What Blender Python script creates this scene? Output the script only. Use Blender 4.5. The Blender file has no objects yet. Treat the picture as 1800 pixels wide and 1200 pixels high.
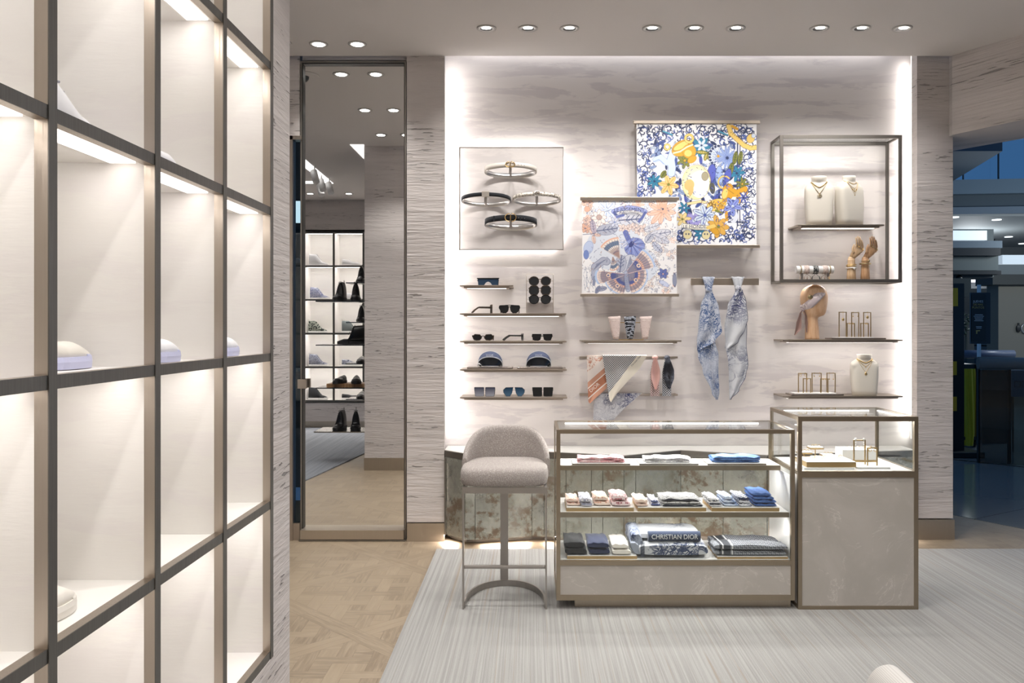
import bpy, bmesh, math, random
import numpy as np
from mathutils import Vector, Matrix
PI = math.pi; R = math.radians
random.seed(7)
SC = bpy.context.scene; COL = SC.collection

# ---------------------------------------------------------------- camera, world, exposure
VX, VY, F, H = 935.0, 575.0, 1500.0, 1.5          # vanishing point, focal length in pixels, eye height
cam = bpy.data.cameras.new('camera'); camo = bpy.data.objects.new('camera', cam); COL.objects.link(camo)
camo.location = (0, 0, H); camo.rotation_euler = (PI/2, 0, 0)
cam.sensor_width = 36; cam.lens = F/1800*36
cam.shift_x = (900-VX)/1800; cam.shift_y = -(600-VY)/1800
cam.clip_start = 0.05; cam.clip_end = 200
SC.camera = camo
SC.view_settings.view_transform = 'Standard'; SC.view_settings.look = 'None'
SC.view_settings.gamma = 1; SC.view_settings.exposure = 0.42
w = bpy.data.worlds.new('dusk_sky'); SC.world = w; w.use_nodes = True
w.node_tree.nodes['Background'].inputs[0].default_value = (0.040, 0.098, 0.205, 1)
w.node_tree.nodes['Background'].inputs[1].default_value = 1.0
try:
    SC.cycles.max_bounces = 8; SC.cycles.transmission_bounces = 10; SC.cycles.transparent_max_bounces = 16
    SC.cycles.sample_clamp_indirect = 4
except Exception: pass

def X(px, Z): return (px-VX)*Z/F
def Zh(py, Z): return H-(py-VY)*Z/F
CEIL = 3.40; PZ = 5.98; W = 6.20; FZ = 5.97; MZ = 6.06; LX = -0.90

def lamp(kind, loc, energy, size=.1, size_y=None, aim=(0, 0, -1), color=(1, .93, .86), cone=80, blend=.6, name='lamp', up=None, xax=None):
    l = bpy.data.lights.new(name, kind); l.energy = energy; l.color = color
    if kind == 'AREA':
        l.shape = 'RECTANGLE' if size_y else 'DISK'; l.size = size
        if size_y: l.size_y = size_y
    elif kind == 'SPOT':
        l.spot_size = R(cone); l.spot_blend = blend; l.shadow_soft_size = size
    else: l.shadow_soft_size = size
    o = bpy.data.objects.new(name, l); COL.objects.link(o); o.location = loc
    o.rotation_euler = Vector(aim).to_track_quat('-Z', 'Y' if up is None else up).to_euler()
    if kind == 'AREA' and size_y:
        zz = -Vector(aim).normalized(); xx = Vector(xax or ((1, 0, 0) if abs(zz.x) < .9 else (0, 1, 0))); xx = (xx-zz*xx.dot(zz)).normalized(); yy = zz.cross(xx)
        o.rotation_euler = Matrix((xx, yy, zz)).transposed().to_euler()
    return o
WARM = (1, .955, .93); NEU = (1, .965, .94)
# ceiling downlights (visible ones get their housings further down), plus added fill spots
WASH = [(X(px, 5.42), 5.42) for px in (855, 928, 1001, 1146, 1220, 1293, 1440, 1513, 1586)]
PAIR = [(-1.43, 5.72), (-1.17, 5.72), (-1.46, 4.66), (-1.21, 4.66), (-1.49, 3.70), (-1.24, 3.70)]
for i, (x, y) in enumerate(WASH):
    lamp('SPOT', (x, y, CEIL-.03), 19, .04, aim=(0, .30, -1), color=NEU, cone=105, blend=.8, name='wash_spot')
for x, y in PAIR:
    lamp('SPOT', (x, y, CEIL-.03), 30, .04, color=NEU, cone=95, blend=.8, name='down_spot')
BACK = [(x, y) for y in (-2.2, -.6, 1.0, 2.5, 3.9) for x in (-.1, 1.1, 2.3)]  # added grid of spots out of view, there to fill the room with light
for x, y in BACK:
    lamp('SPOT', (x, y, CEIL-.03), 52, .06, aim=(0, .10, -1), color=NEU, cone=125, blend=.9, name='unseen_fill_spot')
for x, y in [(-2.6, 4.4), (-3.4, 2.6), (-2.6, 1.2), (-3.6, .6)]:
    lamp('SPOT', (x, y, CEIL-.03), 45, .06, color=NEU, cone=120, blend=.9, name='side_room_spot')

# ---------------------------------------------------------------- mesh helpers
class MB:
    def __init__(s): s.v = []; s.f = []; s.sm = []; s.mi = []; s.m = 0; s.smooth = False
    def add(s, vs, fs, smooth=None):
        b = len(s.v); s.v += [tuple(v) for v in vs]
        for f in fs: s.f.append([b+i for i in f]); s.sm.append(s.smooth if smooth is None else smooth); s.mi.append(s.m)
        return s
    def box(s, x0, x1, y0, y1, z0, z1):
        vs = [(x, y, z) for x in (x0, x1) for y in (y0, y1) for z in (z0, z1)]
        return s.add(vs, [(0, 1, 3, 2), (4, 6, 7, 5), (0, 4, 5, 1), (2, 3, 7, 6), (0, 2, 6, 4), (1, 5, 7, 3)], False)
    def cbox(s, c, d): return s.box(c[0]-d[0]/2, c[0]+d[0]/2, c[1]-d[1]/2, c[1]+d[1]/2, c[2]-d[2]/2, c[2]+d[2]/2)
    def loft(s, rings, cap=True, closed=True, smooth=True, loop=False):
        n = len(rings[0]); vs = [p for r in rings for p in r]; fs = []
        m = len(rings)
        for i in range(m if loop else m-1):
            a = i*n; b = ((i+1) % m)*n
            for j in range(n if closed else n-1):
                k = (j+1) % n; fs.append((a+j, a+k, b+k, b+j))
        s.add(vs, fs, smooth)
        if cap and closed and not loop:
            b = len(s.v)-len(vs)
            s.f.append([b+j for j in range(n)][::-1]); s.sm.append(False); s.mi.append(s.m)
            s.f.append([b+(m-1)*n+j for j in range(n)]); s.sm.append(False); s.mi.append(s.m)
        return s
    def tube(s, pts, r, n=8, cap=True, loop=False, flat=None):
        pts = [Vector(p) for p in pts]; m = len(pts); rings = []
        rs = r if isinstance(r, (list, tuple)) else [r]*m
        ref = None
        for i, p in enumerate(pts):
            if loop: t = pts[(i+1) % m]-pts[i-1]
            else: t = pts[min(i+1, m-1)]-pts[max(i-1, 0)]
            t.normalize()
            if ref is None:
                ref = Vector((0, 0, 1)) if abs(t.z) < .9 else Vector((0, 1, 0))
            a = t.cross(ref)
            if a.length < 1e-4: a = t.cross(Vector((1, 0, 0)))
            a.normalize(); b = a.cross(t); ref = b
            k = flat or 1
            rings.append([p+a*math.cos(2*PI*j/n)*rs[i]+b*math.sin(2*PI*j/n)*rs[i]*k for j in range(n)])
        return s.loft(rings, cap, smooth=True, loop=loop)
    def cyl(s, x, y, z0, z1, r, n=24, r1=None): 
        r1 = r if r1 is None else r1
        return s.loft([[(x+q*math.cos(2*PI*j/n), y+q*math.sin(2*PI*j/n), z) for j in range(n)] for q, z in ((r, z0), (r1, z1))])
    def lathe(s, x, y, prof, n=24, cap=True):
        return s.loft([[(x+q*math.cos(2*PI*j/n), y+q*math.sin(2*PI*j/n), z) for j in range(n)] for q, z in prof], cap)
    def prism(s, poly, z0, z1):   # poly in xy
        return s.loft([[(p[0], p[1], z) for p in poly] for z in (z0, z1)], smooth=False)
    def prism_y(s, poly, y0, y1): # poly in xz
        return s.loft([[(p[0], y, p[1]) for p in poly] for y in (y0, y1)], smooth=False)
    def prism_x(s, poly, x0, x1): # poly in yz
        return s.loft([[(x, p[0], p[1]) for p in poly] for x in (x0, x1)], smooth=False)
    def sph(s, c, r, n=12, m=8, sc=(1, 1, 1)):
        rings = []
        for i in range(m+1):
            t = -PI/2+PI*i/m; q = max(math.cos(t), .01)*r
            rings.append([(c[0]+q*math.cos(2*PI*j/n)*sc[0], c[1]+q*math.sin(2*PI*j/n)*sc[1], c[2]+r*math.sin(t)*sc[2]) for j in range(n)])
        return s.loft(rings)
    def grid(s, fn, nu, nv, smooth=True):
        vs = [fn(i/nu, j/nv) for j in range(nv+1) for i in range(nu+1)]
        return s.add(vs, [(j*(nu+1)+i, j*(nu+1)+i+1, (j+1)*(nu+1)+i+1, (j+1)*(nu+1)+i) for j in range(nv) for i in range(nu)], smooth)
    def shell(s, fn, nu, nv, th, smooth=True):   # grid with real thickness along +y
        f2 = lambda u, v: (lambda p: (p[0], p[1]+th, p[2]))(fn(u, v))
        s.grid(fn, nu, nv, smooth); s.grid(f2, nu, nv, smooth)
        for a, b, c, d in (((0, 0), (1, 0), nu, 0), ((0, 1), (1, 1), nu, 0), ((0, 0), (0, 1), nv, 0), ((1, 0), (1, 1), nv, 0)):
            s.grid(lambda u, v: (f2 if v > .5 else fn)(a[0]+(b[0]-a[0])*u, a[1]+(b[1]-a[1])*u), c, 1, False)
        return s
    def xf(s, loc=(0, 0, 0), rot=(0, 0, 0), sc=(1, 1, 1), start=0):
        from mathutils import Euler
        M = Matrix.Translation(loc) @ Euler(rot).to_matrix().to_4x4() @ Matrix.Diagonal((*sc, 1))
        for i in range(start, len(s.v)): s.v[i] = tuple(M @ Vector(s.v[i]))
        return s
    def join(s, o):
        b = len(s.v); s.v += o.v; s.f += [[i+b for i in f] for f in o.f]; s.sm += o.sm; s.mi += o.mi
        return s

ORG = {}
def obj(name, mb, mats, parent=None, label=None, kind=None, bevel=0, fix=True):
    me = bpy.data.meshes.new(name)
    off = ORG.get(parent.name, Vector((0, 0, 0))) if parent else Vector((0, 0, 0))
    vs = [(v[0]-off[0], v[1]-off[1], v[2]-off[2]) for v in mb.v]
    me.from_pydata(vs, [], mb.f)
    if not isinstance(mats, (list, tuple)): mats = [mats]
    for m in mats: me.materials.append(m)
    me.polygons.foreach_set('use_smooth', mb.sm); me.polygons.foreach_set('material_index', mb.mi)
    if fix:
        bm = bmesh.new(); bm.from_mesh(me); bmesh.ops.recalc_face_normals(bm, faces=bm.faces); bm.to_mesh(me); bm.free()
    o = bpy.data.objects.new(name, me); COL.objects.link(o)
    if bevel:
        b = o.modifiers.new('bevel', 'BEVEL'); b.width = bevel; b.segments = 2; b.limit_method = 'ANGLE'; b.angle_limit = R(40)
    if parent: o.parent = parent; ORG[o.name] = off
    if label: o['label'] = label
    if kind: o['kind'] = kind
    return o
def thing(name, label, cat, loc=(0, 0, 0), group=None, rz=0):
    o = bpy.data.objects.new(name, None); COL.objects.link(o); o.location = loc; o.rotation_euler = (0, 0, rz)
    o.empty_display_size = .05; ORG[o.name] = Vector(loc) if not rz else Vector((0, 0, 0))
    o['label'] = label; o['category'] = cat
    if group: o['group'] = group
    return o
def put(o, loc, rz=0): o.location = loc; o.rotation_euler = (0, 0, rz); return o
def solo(name, mb, mats, label, cat, group=None, org=None, **k):
    if org is None:
        a = np.array(mb.v); org = (float(a[:, 0].mean()), float(a[:, 1].mean()), float(a[:, 2].min()))
    for i, v in enumerate(mb.v): mb.v[i] = (v[0]-org[0], v[1]-org[1], v[2]-org[2])
    o = obj(name, mb, mats, **k); o.location = org; o['label'] = label; o['category'] = cat
    if group: o['group'] = group
    return o
def struct(name, mb, mats, parent=None, **k):
    return obj(name, mb, mats, parent, kind='structure' if not parent else None, **k)
def dup(root, loc, rz=0, label=None, group=None, mats=None):
    r = root.copy(); COL.objects.link(r); r.location = loc; r.rotation_euler = (0, 0, rz)
    if label: r['label'] = label
    if group: r['group'] = group
    def rec(src, dst):
        for ch in [c for c in src.children]:
            c = ch.copy(); COL.objects.link(c); c.parent = dst
            if mats and ch.name.split('.')[0] in mats:
                c.data = ch.data.copy(); c.data.materials[0] = mats[ch.name.split('.')[0]]
            rec(ch, c)
    rec(root, r)
    return r
def text(name, s, size, loc, rot, mat, parent, depth=.0006, wide=1.0, align='CENTER', bend=None):
    c = bpy.data.curves.new(name, 'FONT'); c.body = s; c.size = size; c.extrude = depth; c.align_x = align; c.align_y = 'CENTER'
    c.resolution_u = 3
    t = bpy.data.objects.new(name, c); COL.objects.link(t)
    dg = bpy.context.evaluated_depsgraph_get(); me = bpy.data.meshes.new_from_object(t.evaluated_get(dg))
    bpy.data.objects.remove(t)
    from mathutils import Euler
    M = Matrix.Translation(Vector(loc)-ORG.get(parent.name, Vector((0, 0, 0)))) @ Euler(rot).to_matrix().to_4x4() @ Matrix.Diagonal((wide, 1, 1, 1))
    if bend:
        for v in me.vertices: v.co.y += -bend*v.co.x**2
    me.transform(M); me.materials.clear(); me.materials.append(mat)
    o = bpy.data.objects.new(name, me); COL.objects.link(o); o.parent = parent; ORG[o.name] = ORG.get(parent.name, Vector((0, 0, 0)))
    return o

# ---------------------------------------------------------------- material helpers
class N:
    """tiny expression wrapper over shader maths"""
    def __init__(s, t, sock): s.t = t; s.s = sock
    def _m(s, op, *a):
        n = s.t.nodes.new('ShaderNodeMath'); n.operation = op
        for i, q in enumerate((s,)+a):
            if isinstance(q, N): s.t.links.new(q.s, n.inputs[i])
            else: n.inputs[i].default_value = q
        return N(s.t, n.outputs[0])
    def __add__(s, o): return s._m('ADD', o)
    def __sub__(s, o): return s._m('SUBTRACT', o)
    def __mul__(s, o): return s._m('MULTIPLY', o)
    def __truediv__(s, o): return s._m('DIVIDE', o)
    def floor(s): return s._m('FLOOR')
    def frac(s): return s._m('FRACT')
    def abs(s): return s._m('ABSOLUTE')
    def lt(s, o): return s._m('LESS_THAN', o)
    def gt(s, o): return s._m('GREATER_THAN', o)
    def min(s, o): return s._m('MINIMUM', o)
    def max(s, o): return s._m('MAXIMUM', o)
    def inv(s): return s*-1.0+1.0
    def pp(s, o): return s._m('PINGPONG', o)
    def smooth(s, a, b, lo=0., hi=1.):
        n = s.t.nodes.new('ShaderNodeMapRange'); n.interpolation_type = 'SMOOTHSTEP'
        s.t.links.new(s.s, n.inputs[0])
        for i, q in enumerate((a, b, lo, hi)): n.inputs[i+1].default_value = q
        return N(s.t, n.outputs[0])
class Mat:
    def __init__(s, name, col=(.8, .8, .8), rough=.5, metal=0, spec=.5, **k):
        s.m = bpy.data.materials.new(name); s.m.use_nodes = True; s.t = s.m.node_tree
        s.b = s.t.nodes['Principled BSDF']
        s.set('Base Color', (*col, 1)); s.set('Roughness', rough); s.set('Metallic', metal); s.set('Specular IOR Level', spec)
        for a, v in k.items(): s.set(a.replace('_', ' '), v)
    def set(s, n, v):
        i = s.b.inputs[n]
        if isinstance(v, N): s.t.links.new(v.s, i)
        else: i.default_value = v
    def co(s, kind='Object'):
        n = s.t.nodes.new('ShaderNodeTexCoord'); return n.outputs[kind]
    def sep(s, sock=None):
        n = s.t.nodes.new('ShaderNodeSeparateXYZ'); s.t.links.new(sock or s.co(), n.inputs[0]); return [N(s.t, o) for o in n.outputs]
    def comb(s, *a):
        n = s.t.nodes.new('ShaderNodeCombineXYZ')
        for i, q in enumerate(a):
            if isinstance(q, N): s.t.links.new(q.s, n.inputs[i])
            else: n.inputs[i].default_value = q
        return n.outputs[0]
    def vmap(s, scale=(1, 1, 1), rot=(0, 0, 0), sock=None, loc=(0, 0, 0)):
        n = s.t.nodes.new('ShaderNodeMapping'); s.t.links.new(sock or s.co(), n.inputs[0])
        n.inputs['Scale'].default_value = scale; n.inputs['Rotation'].default_value = rot; n.inputs['Location'].default_value = loc; return n.outputs[0]
    def noise(s, vec, scale=5, detail=3, rough=.5, dist=0):
        n = s.t.nodes.new('ShaderNodeTexNoise'); s.t.links.new(vec, n.inputs['Vector'])
        n.inputs['Scale'].default_value = scale; n.inputs['Detail'].default_value = detail; n.inputs['Roughness'].default_value = rough
        n.inputs['Distortion'].default_value = dist
        return N(s.t, n.outputs['Fac'])
    def white(s, vec):
        n = s.t.nodes.new('ShaderNodeTexWhiteNoise'); s.t.links.new(vec, n.inputs['Vector']); return N(s.t, n.outputs['Value'])
    def vor(s, vec, scale, feature='F1', out='Distance'):
        n = s.t.nodes.new('ShaderNodeTexVoronoi'); n.feature = feature; s.t.links.new(vec, n.inputs['Vector']); n.inputs['Scale'].default_value = scale
        return N(s.t, n.outputs[out])
    def mix(s, fac, a, b):
        n = s.t.nodes.new('ShaderNodeMix'); n.data_type = 'RGBA'
        for sock, q in ((n.inputs['Factor'], fac), (n.inputs[6], a), (n.inputs[7], b)):
            if isinstance(q, N): s.t.links.new(q.s, sock)
            elif isinstance(q, tuple): sock.default_value = (*q, 1)[:4]
            else: sock.default_value = q
        return N(s.t, n.outputs[2])
    def bump(s, h, strength=.3, dist=.01):
        n = s.t.nodes.new('ShaderNodeBump'); s.t.links.new(h.s, n.inputs['Height']); n.inputs['Strength'].default_value = strength
        n.inputs['Distance'].default_value = dist; s.t.links.new(n.outputs[0], s.b.inputs['Normal'])
def emis(name, col, strength):
    m = Mat(name, col, .5); m.set('Emission Color', (*col, 1)); m.set('Emission Strength', strength); return m.m
def hexc(h):
    c = [int(h[i:i+2], 16)/255 for i in (0, 2, 4)]
    return tuple(((q+.055)/1.055)**2.4 if q > .04045 else q/12.92 for q in c)

# ---- finishes
def mk_bronze(name, col, rough=.34):
    m = Mat(name, col, rough, 1.0)
    n = m.noise(m.vmap((260, 260, 6)), 1, 2); m.set('Roughness', n.smooth(.2, .8, rough-.06, rough+.10)); m.bump(n, .03, .001); return m.m
BRONZE = mk_bronze('brushed_bronze', (.42, .365, .31)); BRONZE_F = mk_bronze('patinated_face', (.17, .163, .15), .5)
BRONZE_D = mk_bronze('dark_bronze', (.27, .25, .225), .42)
BRONZE_L = mk_bronze('pale_bronze', (.55, .48, .40), .36)
GOLD = Mat('gold', (.83, .58, .25), .25, 1).m
BRASS = Mat('brass', (.66, .49, .26), .33, 1).m
STEEL = Mat('steel', (.62, .60, .58), .28, 1).m
BLACKM = Mat('black_trim', (.02, .02, .02), .4).m
WHITE = Mat('white_lacquer', (.80, .79, .77), .35).m
OFFW = Mat('offwhite', (.74, .72, .68), .6).m
LED = emis('led', (1, .96, .92), 7.0)
LEDS = emis('led_soft', (1, .95, .91), 3.0)
BRASSTRAY = Mat('brass_tray', (.62, .44, .22), .4, 1).m
def mk_glass(name, col=(1, 1, 1), amt=.92):
    m = bpy.data.materials.new(name); m.use_nodes = True; t = m.node_tree; t.nodes.remove(t.nodes['Principled BSDF'])
    tr = t.nodes.new('ShaderNodeBsdfTransparent'); tr.inputs[0].default_value = (*col, 1)
    gl = t.nodes.new('ShaderNodeBsdfGlossy'); gl.inputs['Roughness'].default_value = .0
    fr = t.nodes.new('ShaderNodeFresnel'); ge = t.nodes.new('ShaderNodeNewGeometry')
    ma = t.nodes.new('ShaderNodeMath'); ma.operation = 'MULTIPLY_ADD'; t.links.new(ge.outputs['Backfacing'], ma.inputs[0]); ma.inputs[1].default_value = 1/1.42-1.42; ma.inputs[2].default_value = 1.42; t.links.new(ma.outputs[0], fr.inputs[0])
    mx = t.nodes.new('ShaderNodeMixShader'); t.links.new(fr.outputs[0], mx.inputs[0]); t.links.new(tr.outputs[0], mx.inputs[1]); t.links.new(gl.outputs[0], mx.inputs[2])
    t.links.new(mx.outputs[0], t.nodes['Material Output'].inputs[0]); return m
GLASS = mk_glass('clear_glass', (.96, .975, .97))
def mk_stucco(name='combed_stucco', col=(.60, .555, .53), along='x'):
    m = Mat(name, col, .85)
    x, y, z = m.sep()
    v = m.comb(x*2.6+y*2.6, y*.2, z*34.)
    n1 = m.noise(v, 1.0, 4, .6, .25)
    v2 = m.comb(x*1.1+y*1.1, y*.1, z*9.); n2 = m.noise(v2, 1.0, 3, .55)
    v3 = m.comb(x*8+y*8, y*.3, z*75.); n3 = m.noise(v3, 1.0, 2, .6)
    crack = n3.smooth(.61, .67)*n2.smooth(.46, .60)
    h = n1*.7+n3*.35+n2*.25-crack*.8
    m.bump(h, 1.0, .011)
    c = m.mix(n2.smooth(.35, .7), tuple(q*1.03 for q in col), tuple(q*.90 for q in col)); c = m.mix(n1.smooth(.56, .70)*.18, c, tuple(q*.70 for q in col))
    m.set('Base Color', m.mix(crack, c, tuple(q*.50 for q in col))); return m.m
STUCCO = mk_stucco()
def mk_lime(name='limewash', a=(.80, .755, .73), b=(.60, .555, .555), k=.7, sc=(1.5, 9.)):
    m = Mat(name, a, .7); x, y, z = m.sep()
    v = m.comb(x*sc[0]+y*sc[0], 0., z*sc[1])
    n = m.noise(v, 1.2, 6, .62, .4); n2 = m.noise(m.comb(x*.7+y*.7, 3., z*3.), 1.4, 3)
    n3 = m.noise(m.comb(x*9+y*9, 0., z*60.), 1., 3, .6)
    f = n.smooth(.49, .56)*n2.smooth(.30, .55)*k
    c = m.mix(n2.smooth(.3, .7), a, (a[0]*.95, a[1]*.945, a[2]*.93)); m.set('Base Color', m.mix(f+n3.smooth(.62, .75)*.18*k, c, b))
    m.bump(n*.5+n3*.6, .25, .004); return m.m
LIME = mk_lime()
LIMEP = mk_lime('limewash_pale', (.86, .84, .81), (.80, .765, .75), .6, (1.6, 7.))
def mk_parquet():
    m = Mat('oak_parquet', (.5, .4, .3), .42); x, y, z = m.sep()
    a = x+.86; b = y-5.45; q = .70710678; S = .91
    u = (a+b)*q; v = (b-a)*q
    us = u/S+.5; vs = v/S+.5
    du = (us.frac()-.5).abs()*S; dv = (vs.frac()-.5).abs()*S
    dm = du.min(dv); frame = dm.lt(.052)
    s = .2145*.75
    A = a/s+.2; B = b/s+.2; fa = A.frac(); fb = B.frac(); ia = A.floor(); ib = B.floor()
    w = .46
    ha = fb.lt(w); va = fa.lt(w); par = ((ia+ib)*.5).frac().gt(.25)
    isH = ha*(va*par).inv()              # horizontal strip on top
    isV = va*ha.inv()+va*ha*par
    fill = (ha.max(va)).inv()
    fdir = du.lt(.052)                   # frame plank that runs along v
    # ids
    idH = m.white(m.comb(ib*3.1, ((ia+par)*.5).floor(), 1.)); idV = m.white(m.comb(ia*2.7, ((ib+par.inv())*.5).floor(), 2.))
    idF = m.white(m.comb(ia, ib, 3.)); idR = m.white(m.comb(us.floor()+fdir*7., vs.floor(), (u*fdir.inv()+v*fdir).gt(0.)))
    idv = (idH*isH+idV*isV+idF*fill)*frame.inv()+idR*frame
    gh = m.noise(m.comb(x*6., y*75., idv*9), 1, 4, .6, .5); gv = m.noise(m.comb(x*75., y*6., idv*9), 1, 4, .6, .5)
    gu = m.noise(m.comb(u*6., v*75., idv*9), 1, 4, .6, .5); gw = m.noise(m.comb(u*75., v*6., idv*9), 1, 4, .6, .5)
    useV = (isV+fill*par).min(1.)
    gi = gh*useV.inv()+gv*useV; gf = gu*fdir.inv()+gw*fdir
    g = gi*frame.inv()+gf*frame
    e = .035
    ea = (fa-w).abs().min(fa.min(fa.inv())); eb = (fb-w).abs().min(fb.min(fb.inv()))
    gap = (eb*isH+ea*isV+ea.min(eb)*fill).smooth(0., .014, 1., 0.)*frame.inv()
    gap2 = (dm-.052).abs().min(dm).smooth(0., .0025, 1., 0.)
    c = m.mix(idv, (.285, .222, .150), (.195, .148, .100))
    c = m.mix(g.smooth(.3, .75), c, (.335, .268, .185))
    n = m.mix((gap+gap2).min(1.)*.45, c, (.13, .09, .06)); m.set('Base Color', n)
    m.set('Roughness', g.smooth(.2, .8, .38, .55)); m.bump(g*.3-(gap+gap2)*1., .15, .002); return m.m
PARQUET = mk_parquet()
def mk_rug(name, c1, c2, c3, sx=1., blue=False):
    m = Mat(name, c1, .95); x, y, z = m.sep()
    n = m.noise(m.comb(x*75., y*.5, 0.), 1, 3, .7); n2 = m.noise(m.comb(x*38., 5., y*.3), 1, 4, .8)
    sp = m.noise(m.comb(x*420., y*420., 0.), 1, 2, .7); wv = m.noise(m.comb(x*190., y*110., 0.), 1, 3, .7); big = m.noise(m.comb(x*14., y*.6, 4.), 1, 3, .6)
    c = m.mix(n.smooth(.35, .66), c1, c2); c = m.mix(n2.smooth(.56, .66)*.85, c, c3)
    c = m.mix(wv.smooth(.55, .72)*.4, c, c2); c = m.mix(sp.smooth(.5, .68)*.5, c, tuple(q*.45 for q in c1)); c = m.mix(big.smooth(.5, .7)*.3, c, c2)
    m.set('Base Color', c); m.bump(n*.5+sp*.5+wv*.7, .6, .006); return m.m
RUG = mk_rug('striped_rug', (.295, .29, .275), (.40, .395, .375), (.31, .262, .205))
RUGB = mk_rug('slate_rug', (.22, .235, .26), (.31, .33, .36), (.15, .16, .19))
# ================================================================ THE ROOM
CEILM = Mat('ceiling_paint', (.66, .625, .60), .9).m
x_pl0, x_pl1 = X(715, PZ), X(781, PZ)
RP = 6.03; x_pr0 = X(1612, RP)
struct('floor', MB().box(-6, 6, -4, 7.4, -.06, 0), PARQUET)
# ceiling stops at the pilaster plane over the niche, follows the shop front on the right
struct('ceiling', MB().prism([(-6, -4), (6, -4), (6, 1.2), (3.19, 5.53), (2.94, 5.98), (-6, 5.98)], CEIL, CEIL+.12), CEILM)
# niche wall
struct('wall_back', MB().box(x_pl1-.35, 2.95, W, W+.15, -.02, 3.9), LIME)
struct('ceiling_niche', MB().box(x_pl1-.35, 3.0, PZ+.12, W+.01, 3.62, 3.8), CEILM)
# left pilaster (a thin face standing clear of the niche wall) and the wall over and beside the mirror
struct('wall_pilaster', MB().box(x_pl0, x_pl1, PZ, PZ+.05, .135, CEIL+.25), STUCCO)
struct('wall_pier', MB().box(x_pl0, x_pl0+.05, PZ+.05, W, 0, CEIL+.25).box(-.90, x_pl0, MZ+.02, W, 0, CEIL+.25), STUCCO)
BASEB = mk_bronze('skirting_bronze', (.50, .44, .36), .42)
struct('baseboard_pilaster', MB().box(x_pl0+.002, x_pl1, PZ-.004, PZ+.05, 0, .128), BASEB)
struct('wall_mirror_surround', MB().box(X(528, PZ), x_pl0-.002, PZ+.05, MZ+.15, Zh(105.5, PZ+.05), CEIL+.2), STUCCO)
struct('wall_over_door', MB().box(-3.2, X(527, PZ+.05), PZ+.05, PZ+.14, Zh(237, PZ), CEIL+.2), STUCCO)
# right pilaster, with its return
RP = 6.03
struct('wall_right', MB().box(x_pr0, 2.975, RP, RP+.05, .15, CEIL+.25).box(2.925, 2.975, RP+.05, 6.6, .15, CEIL+.25)
       .box(x_pr0, x_pr0+.02, RP+.05, RP+.09, .15, CEIL+.25), STUCCO)
struct('baseboard_right', MB().box(x_pr0, 2.985, RP-.006, RP+.05, 0, .143).box(2.925, 2.985, RP+.05, 6.6, 0, .143), BASEB)
# shop-front lintel running off to the right
lz = 2.847
struct('wall_lintel', MB().prism([(2.945, 5.98), (3.19, 5.53), (5.6, 1.2), (5.95, 1.4), (3.51, 6.09), (3.216, 6.52), (2.98, 6.52)], lz, CEIL+.02), STUCCO)
# partition that carries the tall shoe shelves on the left
y_end = 3.17; y_u = 2.971
D = .40
struct('wall_left', MB().box(-1.755, LX, y_u, y_end, 0, CEIL).box(-1.755, LX-D, -.3, y_u, 0, CEIL)
       .box(LX-D, LX, -.3, y_u, 0, .355).box(LX-D, LX, -.3, y_u, 2.945, CEIL), STUCCO)
struct('baseboard_left', MB().box(-1.761, LX-.3, y_end, y_end+.006, 0, .13), BASEB)
# far walls of the side room and the room behind
struct('wall_side_room', MB().box(-6, -1.755, -1.12, -.96, 0, CEIL).box(-6, -1.755, -.96, -.60, 0, .375).box(-6, -1.755, -.96, -.60, 2.955, CEIL), STUCCO)
struct('wall_rear', MB().box(-1.755, 5.7, -3.2, -3.05, 0, CEIL), STUCCO)
struct('wall_shop_side', MB().box(5.6, 5.75, -3.05, 1.2, 0, CEIL), STUCCO)
struct('wall_far_left', MB().box(-5.4, -5.25, -.8, 6, 0, CEIL), STUCCO)
struct('baseboard_side_room', MB().box(-6, -1.755, -.60, -.59, 0, .10), BASEB)
# glazed doorway left of the mirror
jx0, jx1 = X(511, PZ+.05), X(516.5, PZ+.05)
o = struct('door_1', MB().box(jx0, jx1, PZ+.02, PZ+.10, 0, Zh(237, PZ)).box(-3.2, X(528, PZ), PZ+.02, PZ+.10, Zh(244, PZ), Zh(237, PZ)+.0)
           .box(jx1, X(528, PZ+.05), PZ+.03, PZ+.09, 0, .12).box(-3.2, -3.14, PZ+.02, PZ+.10, 0, Zh(237, PZ)), BRONZE)
obj('door_glass', MB().box(-3.14, X(528, PZ+.05), PZ+.055, PZ+.065, .1, Zh(240, PZ)), mk_glass('door_glazing', (.55, .62, .64)), o)

# ---- rugs
r = MB()
r.box(X(768, 5.75), 5.2, 2.0, 5.735, 0, .012)
rg = solo('area_rug', r, RUG, 'pale grey rug with fine woven stripes under stool and display cases', 'rug')
solo('area_rug', MB().prism([(-1.9, -.55), (-1.98, 2.0), (-2.25, 4.15), (-5.2, 4.4), (-5.2, -.55)], 0, .012), RUGB, 'slate blue-grey rug seen in the tall mirror', 'rug')

# ---- threshold and mall floor
def mk_tile():
    m = Mat('mall_tile', (.13, .15, .165), .10, 0, .5); x, y, z = m.sep()
    gx = ((x*.8+y*.5)/1.2).frac(); gy = ((y*.8-x*.5)/1.2).frac()
    g = gx.lt(.006).max(gy.lt(.006)); m.set('Base Color', m.mix(g, (.20, .215, .22), (.08, .085, .09))); return m.m
struct('floor_mall', MB().prism([(3.655+2.6, 6.34-4.2), (3.655, 6.34), (3.45, 6.68), (3.2, 7.1), (3.0, 7.4), (3.0, 26), (22, 26), (22, 0)], -.05, .003), mk_tile())

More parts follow.
